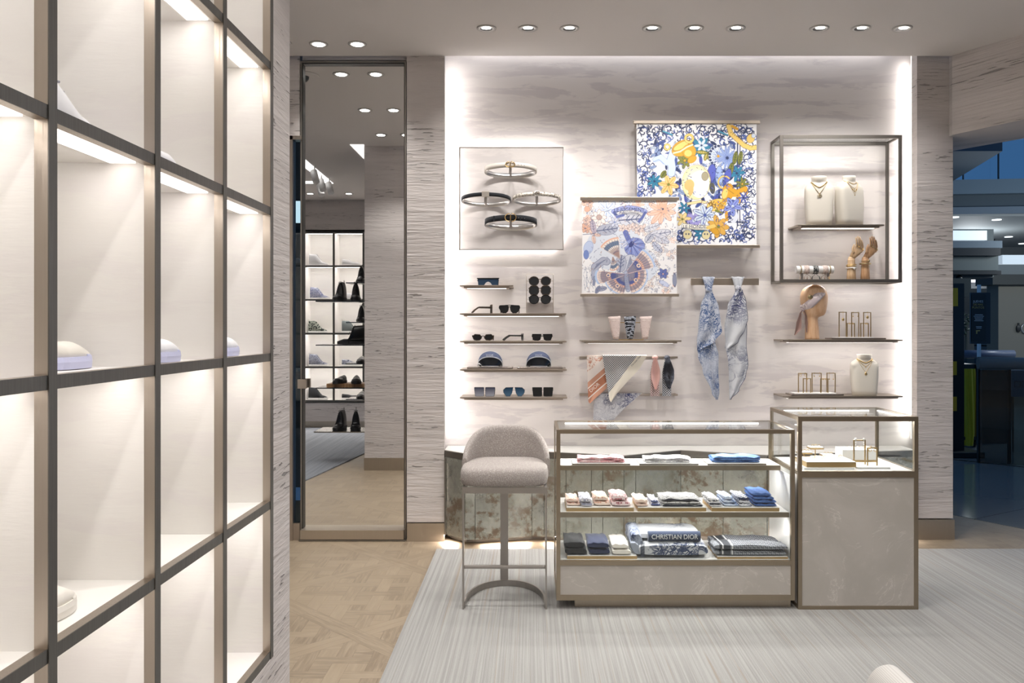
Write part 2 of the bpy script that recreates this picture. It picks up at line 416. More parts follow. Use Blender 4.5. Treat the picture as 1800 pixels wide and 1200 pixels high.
# ---- niche edge lighting (LED strips behind the edges of the two pilasters)
for xx, s, nm in ((x_pl1-.012, 1, 'left'), (x_pr0+.012, -1, 'right')):
    zz = (.7, 3.45)
    yy = PZ+.06 if s > 0 else RP+.10
    struct('trim_1' if s > 0 else 'trim_2', MB().box(xx-.006, xx+.006, yy, yy+.012, *zz), LEDS)
    lamp('AREA', (xx+.004*s, yy+.02, 2.05), 3.6 if s > 0 else 2.4, 2.7, .02, aim=(s*.75, .65, 0), color=WARM, name='edge_led', xax=(0, 0, 1))
lamp('AREA', (1.05, PZ+.16, 3.55), 2, 3.0, .03, aim=(0, .5, -1), color=WARM, name='cove_led')

# ================================================================ MIRROR
MF = PZ+.045; mx0, mx1, my0, my1 = X(528, MF), X(714, MF), Zh(952, MF), Zh(107, MF)
mt = thing('wall_mirror', 'tall narrow wall mirror in a thin dark bronze frame, floor to ceiling', 'mirror', ((mx0+mx1)/2, MF, .0))
fw = .011
fr = MB().box(mx0, mx0+fw, MF, MZ, .005, my1).box(mx1-fw, mx1, MF, MZ, .005, my1).box(mx0+fw, mx1-fw, MF, MZ, my1-fw, my1).box(mx0, mx1, PZ-.005, MF, .003, .010)
obj('frame', fr, BRONZE_D, mt)
obj('inner_trim', MB().box(mx0+fw, mx0+.018, MF+.004, MZ, .075, my1-fw).box(mx1-.016, mx1-fw, MF+.004, MZ, .075, my1-fw).box(mx0+fw, mx1-fw, MF+.004, MZ, my1-.02, my1-fw), BLACKM, mt)
obj('bottom_rail', MB().box(mx0+fw, mx1-fw, PZ-.005, MZ+.005, .014, .078), BASEB, mt)
obj('mirror_glass', MB().box(mx0+.005, mx1-.005, MZ, MZ+.008, .07, my1-.005), Mat('mirror_silver', (.90, .90, .89), .0, 1).m, mt)
hx = X(537, PZ)
obj('hinge_plate', MB().box(mx0-.012, hx, MF-.03, MF-.001, Zh(683, PZ), Zh(667, PZ)), BRONZE, mt)

# ================================================================ DOWNLIGHTS
RECESS = Mat('lamp_recess', (.05, .05, .05), .3).m; LENS = emis('lamp_glow', (1, .97, .93), 14)
def downlight(x, y, label, tilt, grp, on=True):
    t = thing('downlight', label, 'ceiling light', (x, y, CEIL), grp)
    n = 28
    ring = [[(x+q*math.cos(2*PI*j/n), y+q*math.sin(2*PI*j/n), z) for j in range(n)] for q, z in ((.062, CEIL-.001), (.062, CEIL-.006), (.040, CEIL-.006), (.040, CEIL-.001))]
    obj('bezel', MB().loft(ring, cap=False, loop=True), Mat('bezel', (.55, .53, .51), .5).m if 'bezm' not in globals() else bezm, t)
    if tilt:
        obj('reflector', MB().lathe(x, y, [(.0395, CEIL-.0035), (.0394, CEIL-.006)], n), RECESS, t)
        b = MB(); k = len(b.v); b.sph((0, 0, 0), .030, 20, 10, (1.0, .55, .18)); b.xf((x, y-.018, CEIL-.007)); obj('lens', b, LENS, t)
    else:
        obj('lens', MB().lathe(x, y, [(.0395, CEIL-.0045), (.038, CEIL-.008)], n), LENS, t)
    return t
bezm = Mat('bezel', (.52, .50, .48), .5).m
trip = ['left', 'middle', 'right']; ord3 = ['first', 'second', 'third']
for i, (x, y) in enumerate(WASH):
    g = ['nearest the tall mirror', 'over the printed scarves', 'nearest the shop opening'][i//3]
    downlight(x, y, '%s downlight of the ceiling trio %s' % (trip[i % 3], g), True, 'wall-washing downlights')
for i, (x, y) in enumerate(PAIR):
    downlight(x, y, ['left one of two lit round downlights in ceiling above the mirror', 'right one of two lit round downlights in ceiling above the mirror',
      'round downlight seen in the mirror, left one of the second pair', 'round downlight seen in the mirror, right one of the second pair',
      'round downlight seen in the mirror, left one of the lowest pair', 'round downlight at the right edge of the mirror, lowest pair'][i], False, 'lit round downlights near the mirror')
for i, (x, y) in enumerate([(-2.6, .0), (-3.15, .0)]):
    downlight(x, y, ['small far downlight in the mirror, nearer the reflected wall corner', 'small far downlight in the mirror, beside the ceiling slot'][i], False, 'far downlights of the side room')

# ceiling slot with track spotlights, seen in the mirror
def pm(px, py, zv): return ((px-VX)*zv/F, 2*MZ-zv, H-(py-VY)*zv/F)
def ceilpt(px, py):
    zv = (CEIL-H)*F/(VY-py); return ((px-VX)*zv/F, 2*MZ-zv)
sl = [ceilpt(533, 277), ceilpt(586, 322), ceilpt(573, 322), ceilpt(533, 292)]
lf = thing('ceiling_slot_light', 'long bright ceiling slot seen at the left of the mirror', 'ceiling light', (sl[0][0], sl[0][1], CEIL))
obj('slot_panel', MB().prism(sl, CEIL-.006, CEIL-.001), emis('slot', (1, .98, .97), 1.3), lf)
obj('slot_panel', MB().prism([ceilpt(533, 318), ceilpt(568, 318), ceilpt(568, 322), ceilpt(533, 322)], CEIL-.006, CEIL-.001), emis('slot2', (1, .98, .97), 1.1), lf)
lf2 = solo('ceiling_slot_light', MB().prism([ceilpt(615, 253.5), ceilpt(640, 253.5), ceilpt(640, 279)], CEIL-.006, CEIL-.001), emis('slot3', (1, .98, .97), .8), 'triangular bright ceiling recess by the wall corner, seen in the mirror', 'ceiling light')
for i, (px, py) in enumerate([(553, 296), (565, 312), (579, 318), (563, 322)]):
    cx, cy = ceilpt(px, py-6); t = thing('track_spotlight', 'white cylindrical track spotlight in the mirror, %s from the left' % ['first', 'third', 'fourth', 'second, hanging lower'][i], 'spotlight', (cx, cy, CEIL), 'track spotlights in the ceiling slot')
    b = MB().cyl(0, 0, -.10, .06, .04, 16); b.xf((cx, cy, CEIL-.12), (R(25), R(-20), 0)); obj('lamp_body', b, WHITE, t)
    obj('stem', MB().cyl(cx, cy, CEIL-.08, CEIL, .008, 8), WHITE, t)
sm = thing('smoke_detector', 'round ceiling camera dome cut by the mirror left edge', 'ceiling camera', (*ceilpt(534, 132), CEIL))
cx, cy = ceilpt(533, 132)
obj('base_plate', MB().lathe(cx, cy, [(.12, CEIL), (.115, CEIL-.012)], 24), CEILM, sm); obj('dome', MB().sph((cx, cy, CEIL-.012), .045), RECESS, sm)

# ================================================================ LEFT WALL SHELVING (near)
ux = [2.956-.4505*i for i in range(7)]        # upright centres (depth)
rz_ = [.383, .90, 1.41, 1.915, 2.416, 2.92]  # rail tops
def shelving(prefix_label, ys_or_xs, tops, front, axis, loc, dirn, depth=.38, led=.6, uw=.028, bottom=None):
    """grid of lit cells. axis 'y': opens to +x at x=front, bays along y. axis 'x': opens to +y at y=front, bays along x."""
    t = thing('shoe_shelving', prefix_label, 'shelving', loc)
    def bx(mb, a0, a1, d0, d1, z0, z1):   # a along bays, d = depth back from the front
        if axis == 'y': mb.box(front-d1, front-d0, a0, a1, z0, z1)
        else: mb.box(a0, a1, front-d1, front-d0, z0, z1)
    a_lo, a_hi = min(ys_or_xs), max(ys_or_xs); hw = uw/2
    z_lo, z_hi = tops[0]-.027, tops[-1]
    for a in ys_or_xs:
        b = MB(); bx(b, a-hw, a+hw, .0025, .028, z_lo, z_hi); b.m = 1; bx(b, a-hw, a+hw, 0, .0024, z_lo, z_hi); obj('upright', b, [BRONZE if axis == 'y' else BRONZE_D, BRONZE_F], t)
        b = MB(); bx(b, a-hw*.97, a+hw*.97, .0281, depth, z_lo, z_hi); obj('side_panel', b, LIMEP, t)
    b = MB(); bx(b, a_lo, a_hi, depth, depth+.015, z_lo, z_hi); obj('back_panel', b, LIMEP, t)
    srt = sorted(ys_or_xs)
    for z in tops:
        for p, q in zip(srt[:-1], srt[1:]):
            b = MB(); bx(b, p+hw, q-hw, .005, .028, z-.027, z); b.m = 1; bx(b, p+hw, q-hw, .0025, .0049, z-.027, z); obj('rail', b, [BRONZE if axis == 'y' else BRONZE_D, BRONZE_F], t)
            b = MB(); bx(b, p+hw, q-hw, .0281, depth, z-.022, z-.004); sh = obj('shelf_board', b, LIMEP, t)
            if z > tops[0]:
                b = MB(); bx(b, p+.03, q-.03, .040, .10, z-.026, z-.0225); obj('light_strip', b, LEDS, sh, label='lit white strip under the board')
                c = (p+q)/2; zz = z-.03; L = q-p-(.20 if axis == 'y' else .08)
                if axis == 'y': lamp('AREA', (front-.10, c, zz), led, L, .09, aim=(-.35, 0, -1), color=WARM, xax=(0, 1, 0), name='cell_led')
                else: lamp('AREA', (c, front-.09, zz), led, L, .04, aim=(0, -.35, -1), color=WARM, name='cell_led')
    return t
shelving('wall-height bronze grid of lit cream shoe cells along the left foreground', ux, rz_, LX, 'y', (LX-.2, 1.6, .355), 1, depth=D-.02, led=.42)
# same system on the far wall of the side room, seen in the mirror
yv = 12.70; fy = 2*MZ-yv
xs = [(586.4-VX)*yv/F+.444*i for i in (-4, -3, -2, -1, 0, 1, 2, 3)]
shelving('bronze grid of lit shoe cells reflected in the tall mirror', xs, [Zh(703-59.2*i, yv) for i in range(6)], fy, 'x', (-3, fy-.2, .4), 1, depth=.34, led=1.5, uw=.028)
# ================================================================ PRINTED CLOTH: a small painter that colours mesh vertices
class Paint:
    def __init__(s, n, x0, x1, y0, y1, bg):
        s.n = n; s.x0 = x0; s.x1 = x1; s.y0 = y0; s.y1 = y1
        s.a = np.zeros((n+1, n+1, 3)); s.a[:] = bg
        gx = np.linspace(x0, x1, n+1); gy = np.linspace(y0, y1, n+1); s.gx, s.gy = np.meshgrid(gx, gy)
        s.px = (x1-x0)/n; s.rg = np.random.RandomState(5)
    def win(s, a, b, c, d):
        i0 = max(int((a-s.x0)/s.px)-1, 0); i1 = min(int((b-s.x0)/s.px)+3, s.n+1)
        py = (s.y1-s.y0)/s.n; j0 = max(int((c-s.y0)/py)-1, 0); j1 = min(int((d-s.y0)/py)+3, s.n+1)
        return (slice(j0, j1), slice(i0, i1)) if i1 > i0 and j1 > j0 else None
    def blend(s, w, m, col):
        m = np.clip(m, 0, 1)[..., None]; s.a[w] = s.a[w]*(1-m)+np.array(col)*m
    def ell(s, cx, cy, rx, ry, rot=0, col=(0, 0, 0), a=1., edge=None, grad=None):
        q = max(rx, ry)+s.px*2; w = s.win(cx-q, cx+q, cy-q, cy+q)
        if not w: return
        c, k = math.cos(rot), math.sin(rot); dx = s.gx[w]-cx; dy = s.gy[w]-cy
        u = (dx*c+dy*k)/rx; v = (-dx*k+dy*c)/ry; d = np.sqrt(u*u+v*v); sc = min(rx, ry)/s.px
        if edge is not None: s.blend(w, (1-d)*sc+1.1, edge)
        s.blend(w, ((1-d)*sc+.3)*a if a == 1 else np.clip((1-d)*sc+.3, 0, 1)*a, col)
        if grad is not None: s.blend(w, np.clip((1-d)*1.3, 0, 1)*np.clip((1-d)*sc, 0, 1), grad)
    def line(s, pts, wd, col, a=1.):
        pts = [tuple(p) for p in pts]
        for (xa, ya), (xb, yb) in zip(pts[:-1], pts[1:]):
            q = wd+s.px*2; w = s.win(min(xa, xb)-q, max(xa, xb)+q, min(ya, yb)-q, max(ya, yb)+q)
            if not w: continue
            dx, dy = xb-xa, yb-ya; L = dx*dx+dy*dy+1e-9
            t = np.clip(((s.gx[w]-xa)*dx+(s.gy[w]-ya)*dy)/L, 0, 1)
            d = np.hypot(s.gx[w]-xa-t*dx, s.gy[w]-ya-t*dy)
            s.blend(w, np.clip((wd/2-d)/s.px+.6, 0, 1)*a, col)
    def curve(s, c, r, a0, a1, wd, col, n=10, r2=None, taper=0):
        r2 = r if r2 is None else r2; p = []
        for i in range(n+1):
            t = i/n; q = r+(r2-r)*t; an = a0+(a1-a0)*t; p.append((c[0]+q*math.cos(an), c[1]+q*math.sin(an)))
        s.line(p, wd, col)
    def scroll(s, cx, cy, r, a0, sg, wd, col):
        s.curve((cx, cy), r, a0, a0+sg*5.2, wd, col, 14, r*.18)
        for k in range(4):
            an = a0+sg*(.4+k*.9); q = r*(1-.13*k)
            s.ell(cx+q*1.25*math.cos(an), cy+q*1.25*math.sin(an), r*.30, r*.11, an+sg*.9, col)
    def petal(s, cx, cy, an, L, wd, col, edge=None, grad=None):
        s.ell(cx+math.cos(an)*L*.55, cy+math.sin(an)*L*.55, L*.5, wd, an, col, edge=edge)
        if grad is not None:
            s.line([(cx+math.cos(an)*L*.15, cy+math.sin(an)*L*.15), (cx+math.cos(an)*L*.85, cy+math.sin(an)*L*.85)], wd*.25, grad)
    def flower(s, cx, cy, r, n, col, edge, cen, w=.26, rot=0, grad=None):
        for k in range(n): s.petal(cx, cy, rot+2*PI*k/n+s.rg.uniform(-.1, .1), r*s.rg.uniform(.85, 1.1), r*w, col, edge, grad)
        s.ell(cx, cy, r*.16, r*.16, 0, cen)
    def leaf(s, xa, ya, xb, yb, w, col, edge, vein=None):
        an = math.atan2(yb-ya, xb-xa); L = math.hypot(xb-xa, yb-ya)
        s.ell((xa+xb)/2, (ya+yb)/2, L/2, w, an, col, edge=edge); s.line([(xa, ya), (xb, yb)], w*.16, vein or edge)
        for k in (.3, .5, .7):
            px_, py_ = xa+(xb-xa)*k, ya+(yb-ya)*k
            for sg in (-1, 1): s.line([(px_, py_), (px_+math.cos(an+sg*.8)*w*.8, py_+math.sin(an+sg*.8)*w*.8)], w*.1, vein or edge)
    def tangle(s, box, n, cols, r=(12, 30), wd=4):
        for _ in range(n):
            cx = s.rg.uniform(box[0], box[1]); cy = s.rg.uniform(box[2], box[3]); q = s.rg.uniform(*r); a0 = s.rg.uniform(0, 6.28)
            s.curve((cx, cy), q, a0, a0+s.rg.uniform(1.5, 4.5)*s.rg.choice([-1, 1]), wd*s.rg.uniform(.6, 1.3), cols[s.rg.randint(len(cols))], 8, q*s.rg.uniform(.3, 1))
def hatch(P, box, n, cols, a=.55, L=(14, 40), wd=2.6):
    rg = P.rg
    for _ in range(n):
        x = rg.uniform(box[0], box[1]); y = rg.uniform(box[2], box[3]); an = rg.uniform(0, 6.28); q = rg.uniform(*L)
        P.curve((x, y), q, an, an+rg.uniform(.4, 1.3), wd*rg.uniform(.7, 1.6), cols[rg.randint(len(cols))], 5, q*rg.uniform(.6, 1.1))
def paint_obj(o, P):
    at = o.data.color_attributes.new('print', 'FLOAT_COLOR', 'POINT')
    flat = np.ones((len(o.data.vertices), 4)); k = (P.n+1)**2
    flat[:k, :3] = P.a[::-1].reshape(-1, 3); flat[k:2*k, :3] = P.a[::-1].reshape(-1, 3)*.8+.12
    at.data.foreach_set('color', flat.ravel())
def print_mat(name, rough=.55):
    m = Mat(name, (1, 1, 1), rough); n = m.t.nodes.new('ShaderNodeVertexColor'); n.layer_name = 'print'; m.t.links.new(n.outputs[0], m.b.inputs['Base Color'])
    m.set('Sheen Weight', .15); return m.m
PRINT = print_mat('printed_silk')

NAVY = hexc('26355f'); BLU = hexc('4d63a8'); LBL = hexc('9fb4dc'); PAL = hexc('d7e2f0'); TEAL = hexc('2f7fa0'); GLD = hexc('d9a12c'); GLL = hexc('f0cf74'); GLDD = hexc('8a6220')
OLV = hexc('7d8038'); CRM = hexc('f3dfa6'); IND = hexc('5560b8')
def scarf_big():
    P = Paint(330, 35, 1097, 84, 1152, hexc('f7f7f8'))
    rg = P.rg
    # scrolling border
    for k in range(9):
        y = 160+k*112
        for sg, cx in ((1, 100), (-1, 1030)):
            P.scroll(cx+rg.uniform(-8, 8), y, 46, rg.uniform(0, 6), sg*(1 if k % 2 else -1), 9, NAVY)
            P.scroll(cx+sg*42, y+50, 26, rg.uniform(0, 6), -sg, 7, BLU)
    for k in range(10):
        x = 90+k*105
        P.scroll(x, 140, 46, rg.uniform(0, 6), 1 if k % 2 else -1, 9, NAVY); P.scroll(x+45, 205, 26, rg.uniform(0, 6), -1, 7, BLU)
        if x > 330: P.scroll(x, 1085, 44, rg.uniform(0, 6), 1 if k % 2 else -1, 9, NAVY); P.scroll(x+45, 1030, 28, rg.uniform(0, 6), -1, 7, NAVY)
    P.tangle((50, 1080, 95, 250), 120, [NAVY, NAVY, BLU], (12, 34), 8); P.tangle((50, 190, 250, 720), 80, [NAVY, BLU], (12, 32), 7)
    P.tangle((950, 1080, 300, 1120), 95, [NAVY, NAVY, BLU], (12, 34), 7); P.tangle((400, 960, 1000, 1130), 70, [NAVY, BLU], (12, 30), 8)
    for cx in (310, 800):
        P.line([(cx-50, 150), (cx+40, 185)], 18, NAVY); P.line([(cx-40, 150), (cx+40, 182)], 11, hexc('4aa0c0'))
    for cx in (205, 930): P.line([(cx, 240), (cx, 330 if cx < 500 else 980)], 12, NAVY); P.line([(cx+22, 260), (cx+22, 330 if cx < 500 else 960)], 8, NAVY)
    for y in (265, 950): P.line([(160, y), (270, y)] if y < 500 else [(850, y), (1000, y)], 12, NAVY)
    P.ell(240, 360, 70, 60, 0, hexc('f4f6fa')); P.ell(895, 900, 42, 60, 0, hexc('dfe3ee'))
    # mid foliage
    for _ in range(190):
        x = rg.uniform(190, 930); y = rg.uniform(255, 420) if rg.rand() < .45 else rg.uniform(420, 720)
        if y > 330 and 420 < x < 700: continue
        an = rg.uniform(0, 6.28); L = rg.uniform(35, 70); P.leaf(x, y, x+L*math.cos(an), y+L*math.sin(an), L*.2, [BLU, NAVY, LBL, PAL][rg.randint(4)], NAVY)
    for _ in range(75):
        x = rg.uniform(380, 900); y = rg.uniform(430, 900)
        if math.hypot((x-560)/150, (y-600)/160) < 1: continue
        an = rg.uniform(0, 6.28); L = rg.uniform(45, 85); P.leaf(x, y, x+L*math.cos(an), y+L*math.sin(an), L*.2, [BLU, IND, NAVY, LBL][rg.randint(4)], NAVY)
    P.flower(600, 290, 90, 8, TEAL, hexc('184a70'), NAVY, .2); P.flower(610, 275, 60, 6, PAL, TEAL, NAVY, .2)
    for a in (-.6, -.1, .4, .9, 2.2): P.leaf(660, 340, 660+95*math.cos(a+.9), 330+80*math.sin(a+.9), 17, OLV, hexc('39401c'), GLL)
    P.flower(460, 410, 66, 7, OLV, hexc('39401c'), GLD, .24); P.ell(790, 380, 105, 105, 0, hexc('e9eefa'), edge=NAVY)
    P.flower(760, 370, 78, 9, PAL, NAVY, GLD, .18, grad=BLU); P.flower(840, 385, 92, 14, LBL, BLU, NAVY, .11, grad=IND); P.curve((775, 370), 92, 2., 4.6, 20, NAVY, 14)
    for k in range(9): P.line([(775+72*math.cos(2+k*.3), 370+72*math.sin(2+k*.3)), (775+100*math.cos(2+k*.3), 370+100*math.sin(2+k*.3))], 6, PAL)
    for xx in (900, 945): P.leaf(xx, 440, xx+20, 330, 20, OLV, hexc('39401c'))
    P.flower(925, 520, 70, 7, TEAL, hexc('184a70'), NAVY, .2); P.flower(975, 615, 55, 7, OLV, hexc('39401c'), GLD, .18); P.leaf(860, 540, 885, 430, 22, OLV, hexc('39401c'))
    P.ell(700, 520, 38, 80, .15, IND, edge=NAVY); P.ell(770, 540, 34, 85, 0, LBL, edge=NAVY); P.ell(845, 540, 30, 60, .2, IND, edge=NAVY)
    # globe
    P.ell(562, 602, 128, 152, .1, hexc('f2e6a6'), edge=hexc('8f8a60'), grad=hexc('fffdf2')); P.ell(590, 620, 85, 120, 0, hexc('fffef8'))
    P.ell(500, 625, 46, 52, .4, hexc('e9cf8e')); P.ell(512, 670, 22, 48, .2, hexc('e6ca86')); P.ell(640, 550, 32, 40, 0, hexc('a79d80'), edge=NAVY)
    for k in range(26):
        a = -2.6+k*.11; P.line([(560+132*math.cos(a), 600+155*math.sin(a)), (560+142*math.cos(a), 600+165*math.sin(a))], 4, GLDD)
    P.leaf(700, 600, 712, 700, 24, hexc('5b5a45'), NAVY)
    # pale blue figure
    P.ell(290, 400, 60, 50, 0, hexc('f7f7f8')); P.line([(360, 330), (335, 400), (345, 470), (340, 520)], 72, hexc('6f86b8')); P.line([(200, 400), (250, 380), (300, 430)], 50, hexc('6f86b8')); P.line([(360, 330), (335, 400), (345, 470), (340, 520)], 62, hexc('cbdcec')); P.line([(200, 400), (250, 380), (300, 430)], 44, hexc('cbdcec')); P.line([(360, 330), (400, 305)], 40, PAL)
    P.line([(180, 420), (230, 400), (270, 440)], 8, LBL)
    # golden vessel
    P.ell(440, 300, 100, 66, -.45, GLD, edge=GLDD); P.ell(430, 278, 80, 26, -.5, GLL, edge=GLDD); P.ell(500, 330, 60, 62, 0, GLD, edge=GLDD); P.ell(490, 345, 34, 30, 0, GLL)
    P.curve((500, 215), 34, 0, 6.28, 22, GLDD, 18); P.curve((500, 215), 34, 0, 6.28, 16, GLL, 18); P.curve((305, 290), 24, 0, 6.28, 16, GLDD, 14); P.curve((305, 290), 24, 0, 6.28, 11, GLL, 14)
    P.ell(525, 400, 44, 28, -.6, GLD, edge=GLDD); P.line([(360, 345), (420, 330), (480, 290), (530, 270)], 12, hexc('fbeec0'))
    # golden beast
    P.curve((815, 600), 55, .3, 5.6, 14, GLDD, 18); P.curve((815, 600), 55, .3, 5.6, 9, GLL, 18)
    P.ell(845, 690, 52, 80, .25, GLD, edge=GLDD); P.line([(850, 640), (920, 690), (1000, 655)], 44, GLDD); P.line([(850, 640), (920, 690), (1000, 655)], 36, GLD)
    P.line([(1000, 650), (1012, 695)], 26, GLD); P.line([(880, 715), (945, 715), (945, 770)], 28, GLD); P.ell(820, 700, 24, 46, .3, GLL)
    P.ell(745, 800, 88, 52, -.25, GLL, edge=GLDD)
    for _ in range(26): P.curve((rg.uniform(680, 810), rg.uniform(765, 840)), 14, rg.uniform(0, 6), rg.uniform(6, 10), 6, [GLD, GLDD][rg.randint(2)], 7)
    P.line([(830, 860), (835, 930)], 26, GLD); P.line([(790, 870), (740, 850)], 22, OLV)
    P.flower(890, 810, 78, 5, hexc('8d9bdc'), NAVY, PAL, .26, .3, grad=IND); P.flower(985, 735, 50, 6, IND, NAVY, NAVY, .1)
    # lower flowers
    P.flower(315, 620, 84, 6, hexc('f0cd86'), hexc('a8793c'), OLV, .25, .2, grad=hexc('d29a4a')); P.flower(190, 590, 60, 7, TEAL, hexc('184a70'), NAVY, .2); P.leaf(250, 560, 290, 500, 22, OLV, hexc('39401c'))
    P.flower(540, 940, 84, 6, hexc('a9a2dc'), IND, PAL, .24); P.flower(640, 890, 100, 7, PAL, NAVY, BLU, .22, grad=BLU); P.flower(440, 925, 66, 6, hexc('f2dd9c'), hexc('a8793c'), OLV, .22)
    P.flower(760, 990, 92, 7, hexc('e0ae50'), GLDD, OLV, .26); P.flower(455, 825, 52, 6, TEAL, NAVY, PAL, .2); P.flower(600, 1050, 60, 7, TEAL, NAVY, PAL, .18)
    P.line([(490, 790), (545, 780), (600, 770), (660, 780)], 24, GLDD); P.line([(490, 790), (545, 780), (600, 770), (660, 780)], 18, CRM)
    P.ell(485, 1060, 38, 40, 0, hexc('e5d9a8'), edge=NAVY); P.ell(650, 1065, 36, 38, 0, hexc('e5d9a8'), edge=NAVY)
    for cx in (485, 650):
        for q in (-12, 12): P.ell(cx+q, 1056, 7, 9, 0, NAVY)
    P.ell(730, 1030, 40, 26, .6, GLD, edge=GLDD)
    hatch(P, (390, 950, 420, 980), 240, [NAVY, hexc('3a4478'), IND], wd=3.6, L=(8, 22))
    P.ell(600, 600, 80, 105, 0, hexc('fffdf0')); P.ell(500, 625, 44, 50, .4, hexc('dfc07c')); P.ell(515, 675, 22, 46, .2, hexc('dcbc78')); P.ell(640, 548, 30, 38, 0, hexc('a79d80'), edge=NAVY)
    # ribbon top right and name ribbon
    rb = [(850, 105), (870, 170), (930, 225), (985, 275), (1045, 300), (1090, 295)]
    P.line(rb, 44, GLDD); P.line(rb, 37, GLL); P.line([(880, 105), (925, 130)], 24, GLD); P.ell(1045, 215, 34, 40, .4, GLL, edge=GLDD); P.ell(1070, 190, 18, 20, 0, PAL, edge=GLDD)
    for k in range(12): P.line([(868+k*17, 165+k*11.5), (874+k*17, 158+k*11.5)], 4, GLDD)
    P.line([(455, 985), (560, 998), (665, 1000)], 46, NAVY); P.line([(455, 985), (560, 998), (665, 1000)], 40, hexc('faf6e8')); P.line([(665, 1000), (720, 985)], 30, GLL)
    return P
def scarf_small():
    P = Paint(280, 50, 1130, 80, 1145, hexc('f6f4f4')); rg = P.rg
    G = hexc('8f95ad'); GD = hexc('5c6488'); PK = hexc('f3d6c8'); OR = hexc('e9b9a0'); BR = hexc('a88b85'); BL = hexc('7a8fc8'); PL = hexc('e6e6ee'); PU = hexc('6a76b4')
    P.ell(420, 620, 330, 260, 0, hexc('dfe4ee')); P.ell(720, 820, 200, 200, 0, hexc('dfe4ee')); P.ell(200, 640, 60, 130, 0, hexc('dfe4ee'))
    for _ in range(85):
        x = rg.uniform(760, 1120); y = rg.uniform(380, 1140); q = rg.uniform(14, 34)
        P.flower(x, y, q, 5, hexc('fbf6f2'), [BR, GD, OR, G][rg.randint(4)], PK, .3) if rg.rand() < .55 else P.leaf(x, y, x+q*rg.uniform(-2, 2), y+q*rg.uniform(-2, 2), q*.35, hexc('f2f0f2'), [G, BR][rg.randint(2)])
    for _ in range(45):
        x = rg.uniform(60, 1120); y = rg.uniform(85, 330); q = rg.uniform(16, 40)
        P.flower(x, y, q, 5, hexc('fdf9f6'), [LBL, PK, G][rg.randint(3)], PK, .3)
    for _ in range(18):
        x = rg.uniform(60, 190); y = rg.uniform(90, 480); q = rg.uniform(20, 42); P.flower(x, y, q, 6, PK, [OR, BR][rg.randint(2)], GD, .3)
    for _ in range(18): P.line([(rg.uniform(60, 190), rg.uniform(800, 1120)), (rg.uniform(60, 250), rg.uniform(850, 1140))], 3, G)
    P.flower(330, 190, 130, 8, hexc('eef2fb'), LBL, PAL, .2, grad=LBL); P.flower(960, 200, 165, 9, hexc('f6d3c0'), hexc('c9805c'), hexc('dd9f7c'), .17, .2, grad=OR); P.flower(970, 180, 75, 7, hexc('efbfa4'), OR, hexc('3d3550'), .25)
    P.flower(245, 275, 92, 8, hexc('fbf3ee'), BR, hexc('8d6d6a'), .24); P.ell(245, 275, 30, 30, 0, hexc('c9b0a8'), edge=hexc('6b5358')); P.ell(110, 180, 32, 32, 0, OR, edge=BR); P.flower(690, 130, 60, 6, PK, OR, OR, .22)
    P.flower(85, 400, 55, 6, OR, BR, GD, .3); P.leaf(190, 460, 165, 310, 30, hexc('c9bcc8'), GD); P.leaf(190, 470, 260, 480, 18, PK, BR); P.leaf(175, 480, 190, 570, 20, PK, BR)
    P.ell(120, 620, 52, 75, .3, hexc('c3cfea'), edge=BL); P.ell(95, 700, 30, 50, 0, BL, edge=PU); P.line([(60, 470), (180, 460)], 6, GD)
    # leaves and ribbon
    P.leaf(220, 430, 450, 400, 62, hexc('b9bccb'), GD); P.leaf(470, 310, 740, 290, 78, hexc('dcdde6'), GD); P.flower(420, 330, 60, 6, hexc('d9dcea'), GD, BL, .25)
    for x, y in ((510, 400), (570, 400), (660, 400), (750, 400), (690, 430), (620, 385)): P.flower(x, y, 46, 5, hexc('f0dfd8'), BR, BR, .3)
    P.leaf(760, 420, 930, 360, 34, hexc('e8e8ee'), G); P.leaf(820, 480, 1060, 440, 44, hexc('e2e2ea'), GD); P.leaf(860, 470, 1040, 560, 40, hexc('dcdce6'), G); P.leaf(860, 560, 960, 670, 34, hexc('cfd3e2'), GD); P.leaf(780, 560, 850, 470, 40, hexc('d2d4de'), GD)
    P.curve((590, 560), 395, -2.05, -1.09, 50, PU, 16); P.curve((590, 560), 395, -2.05, -1.09, 40, hexc('aab2e0'), 16)
    P.line([(415, 220), (450, 270), (520, 250)], 30, PU); P.line([(770, 220), (740, 275), (700, 320)], 30, PU)
    # trumpet bloom
    P.line([(545, 450), (580, 530), (615, 590)], 60, PU)
    P.ell(650, 615, 118, 105, -.3, hexc('8794cc'), edge=hexc('46508c'))
    for k in range(16):
        a = k*.39; P.line([(615, 580), (650+112*math.cos(a), 615+98*math.sin(a))], 7, hexc('525ea6') if k % 2 else hexc('a9b4e0'))
    P.ell(612, 582, 26, 40, .6, hexc('3c447c')); P.leaf(455, 560, 560, 560, 30, PL, LBL); P.leaf(500, 620, 570, 560, 22, PL, BL)
    # body leaves
    P.ell(600, 810, 95, 110, 0, hexc('d3d5df'), edge=GD)
    for k in range(14): P.line([(600, 720), (540+k*9, 910)], 4, G)
    P.leaf(480, 900, 500, 710, 62, hexc('b7bbcc'), GD); P.line([(200, 960), (195, 840), (290, 770), (330, 780)], 84, GD); P.line([(200, 960), (195, 840), (290, 770), (330, 780)], 74, hexc('b3b7c8'))
    for k in range(8): P.line([(180+k*16, 880-k*16), (225+k*14, 800-k*6)], 4, GD)
    P.line([(190, 960), (185, 1040)], 32, G); P.leaf(210, 1100, 330, 1080, 26, hexc('a7abc0'), GD); P.leaf(210, 1140, 250, 1060, 22, G, GD)
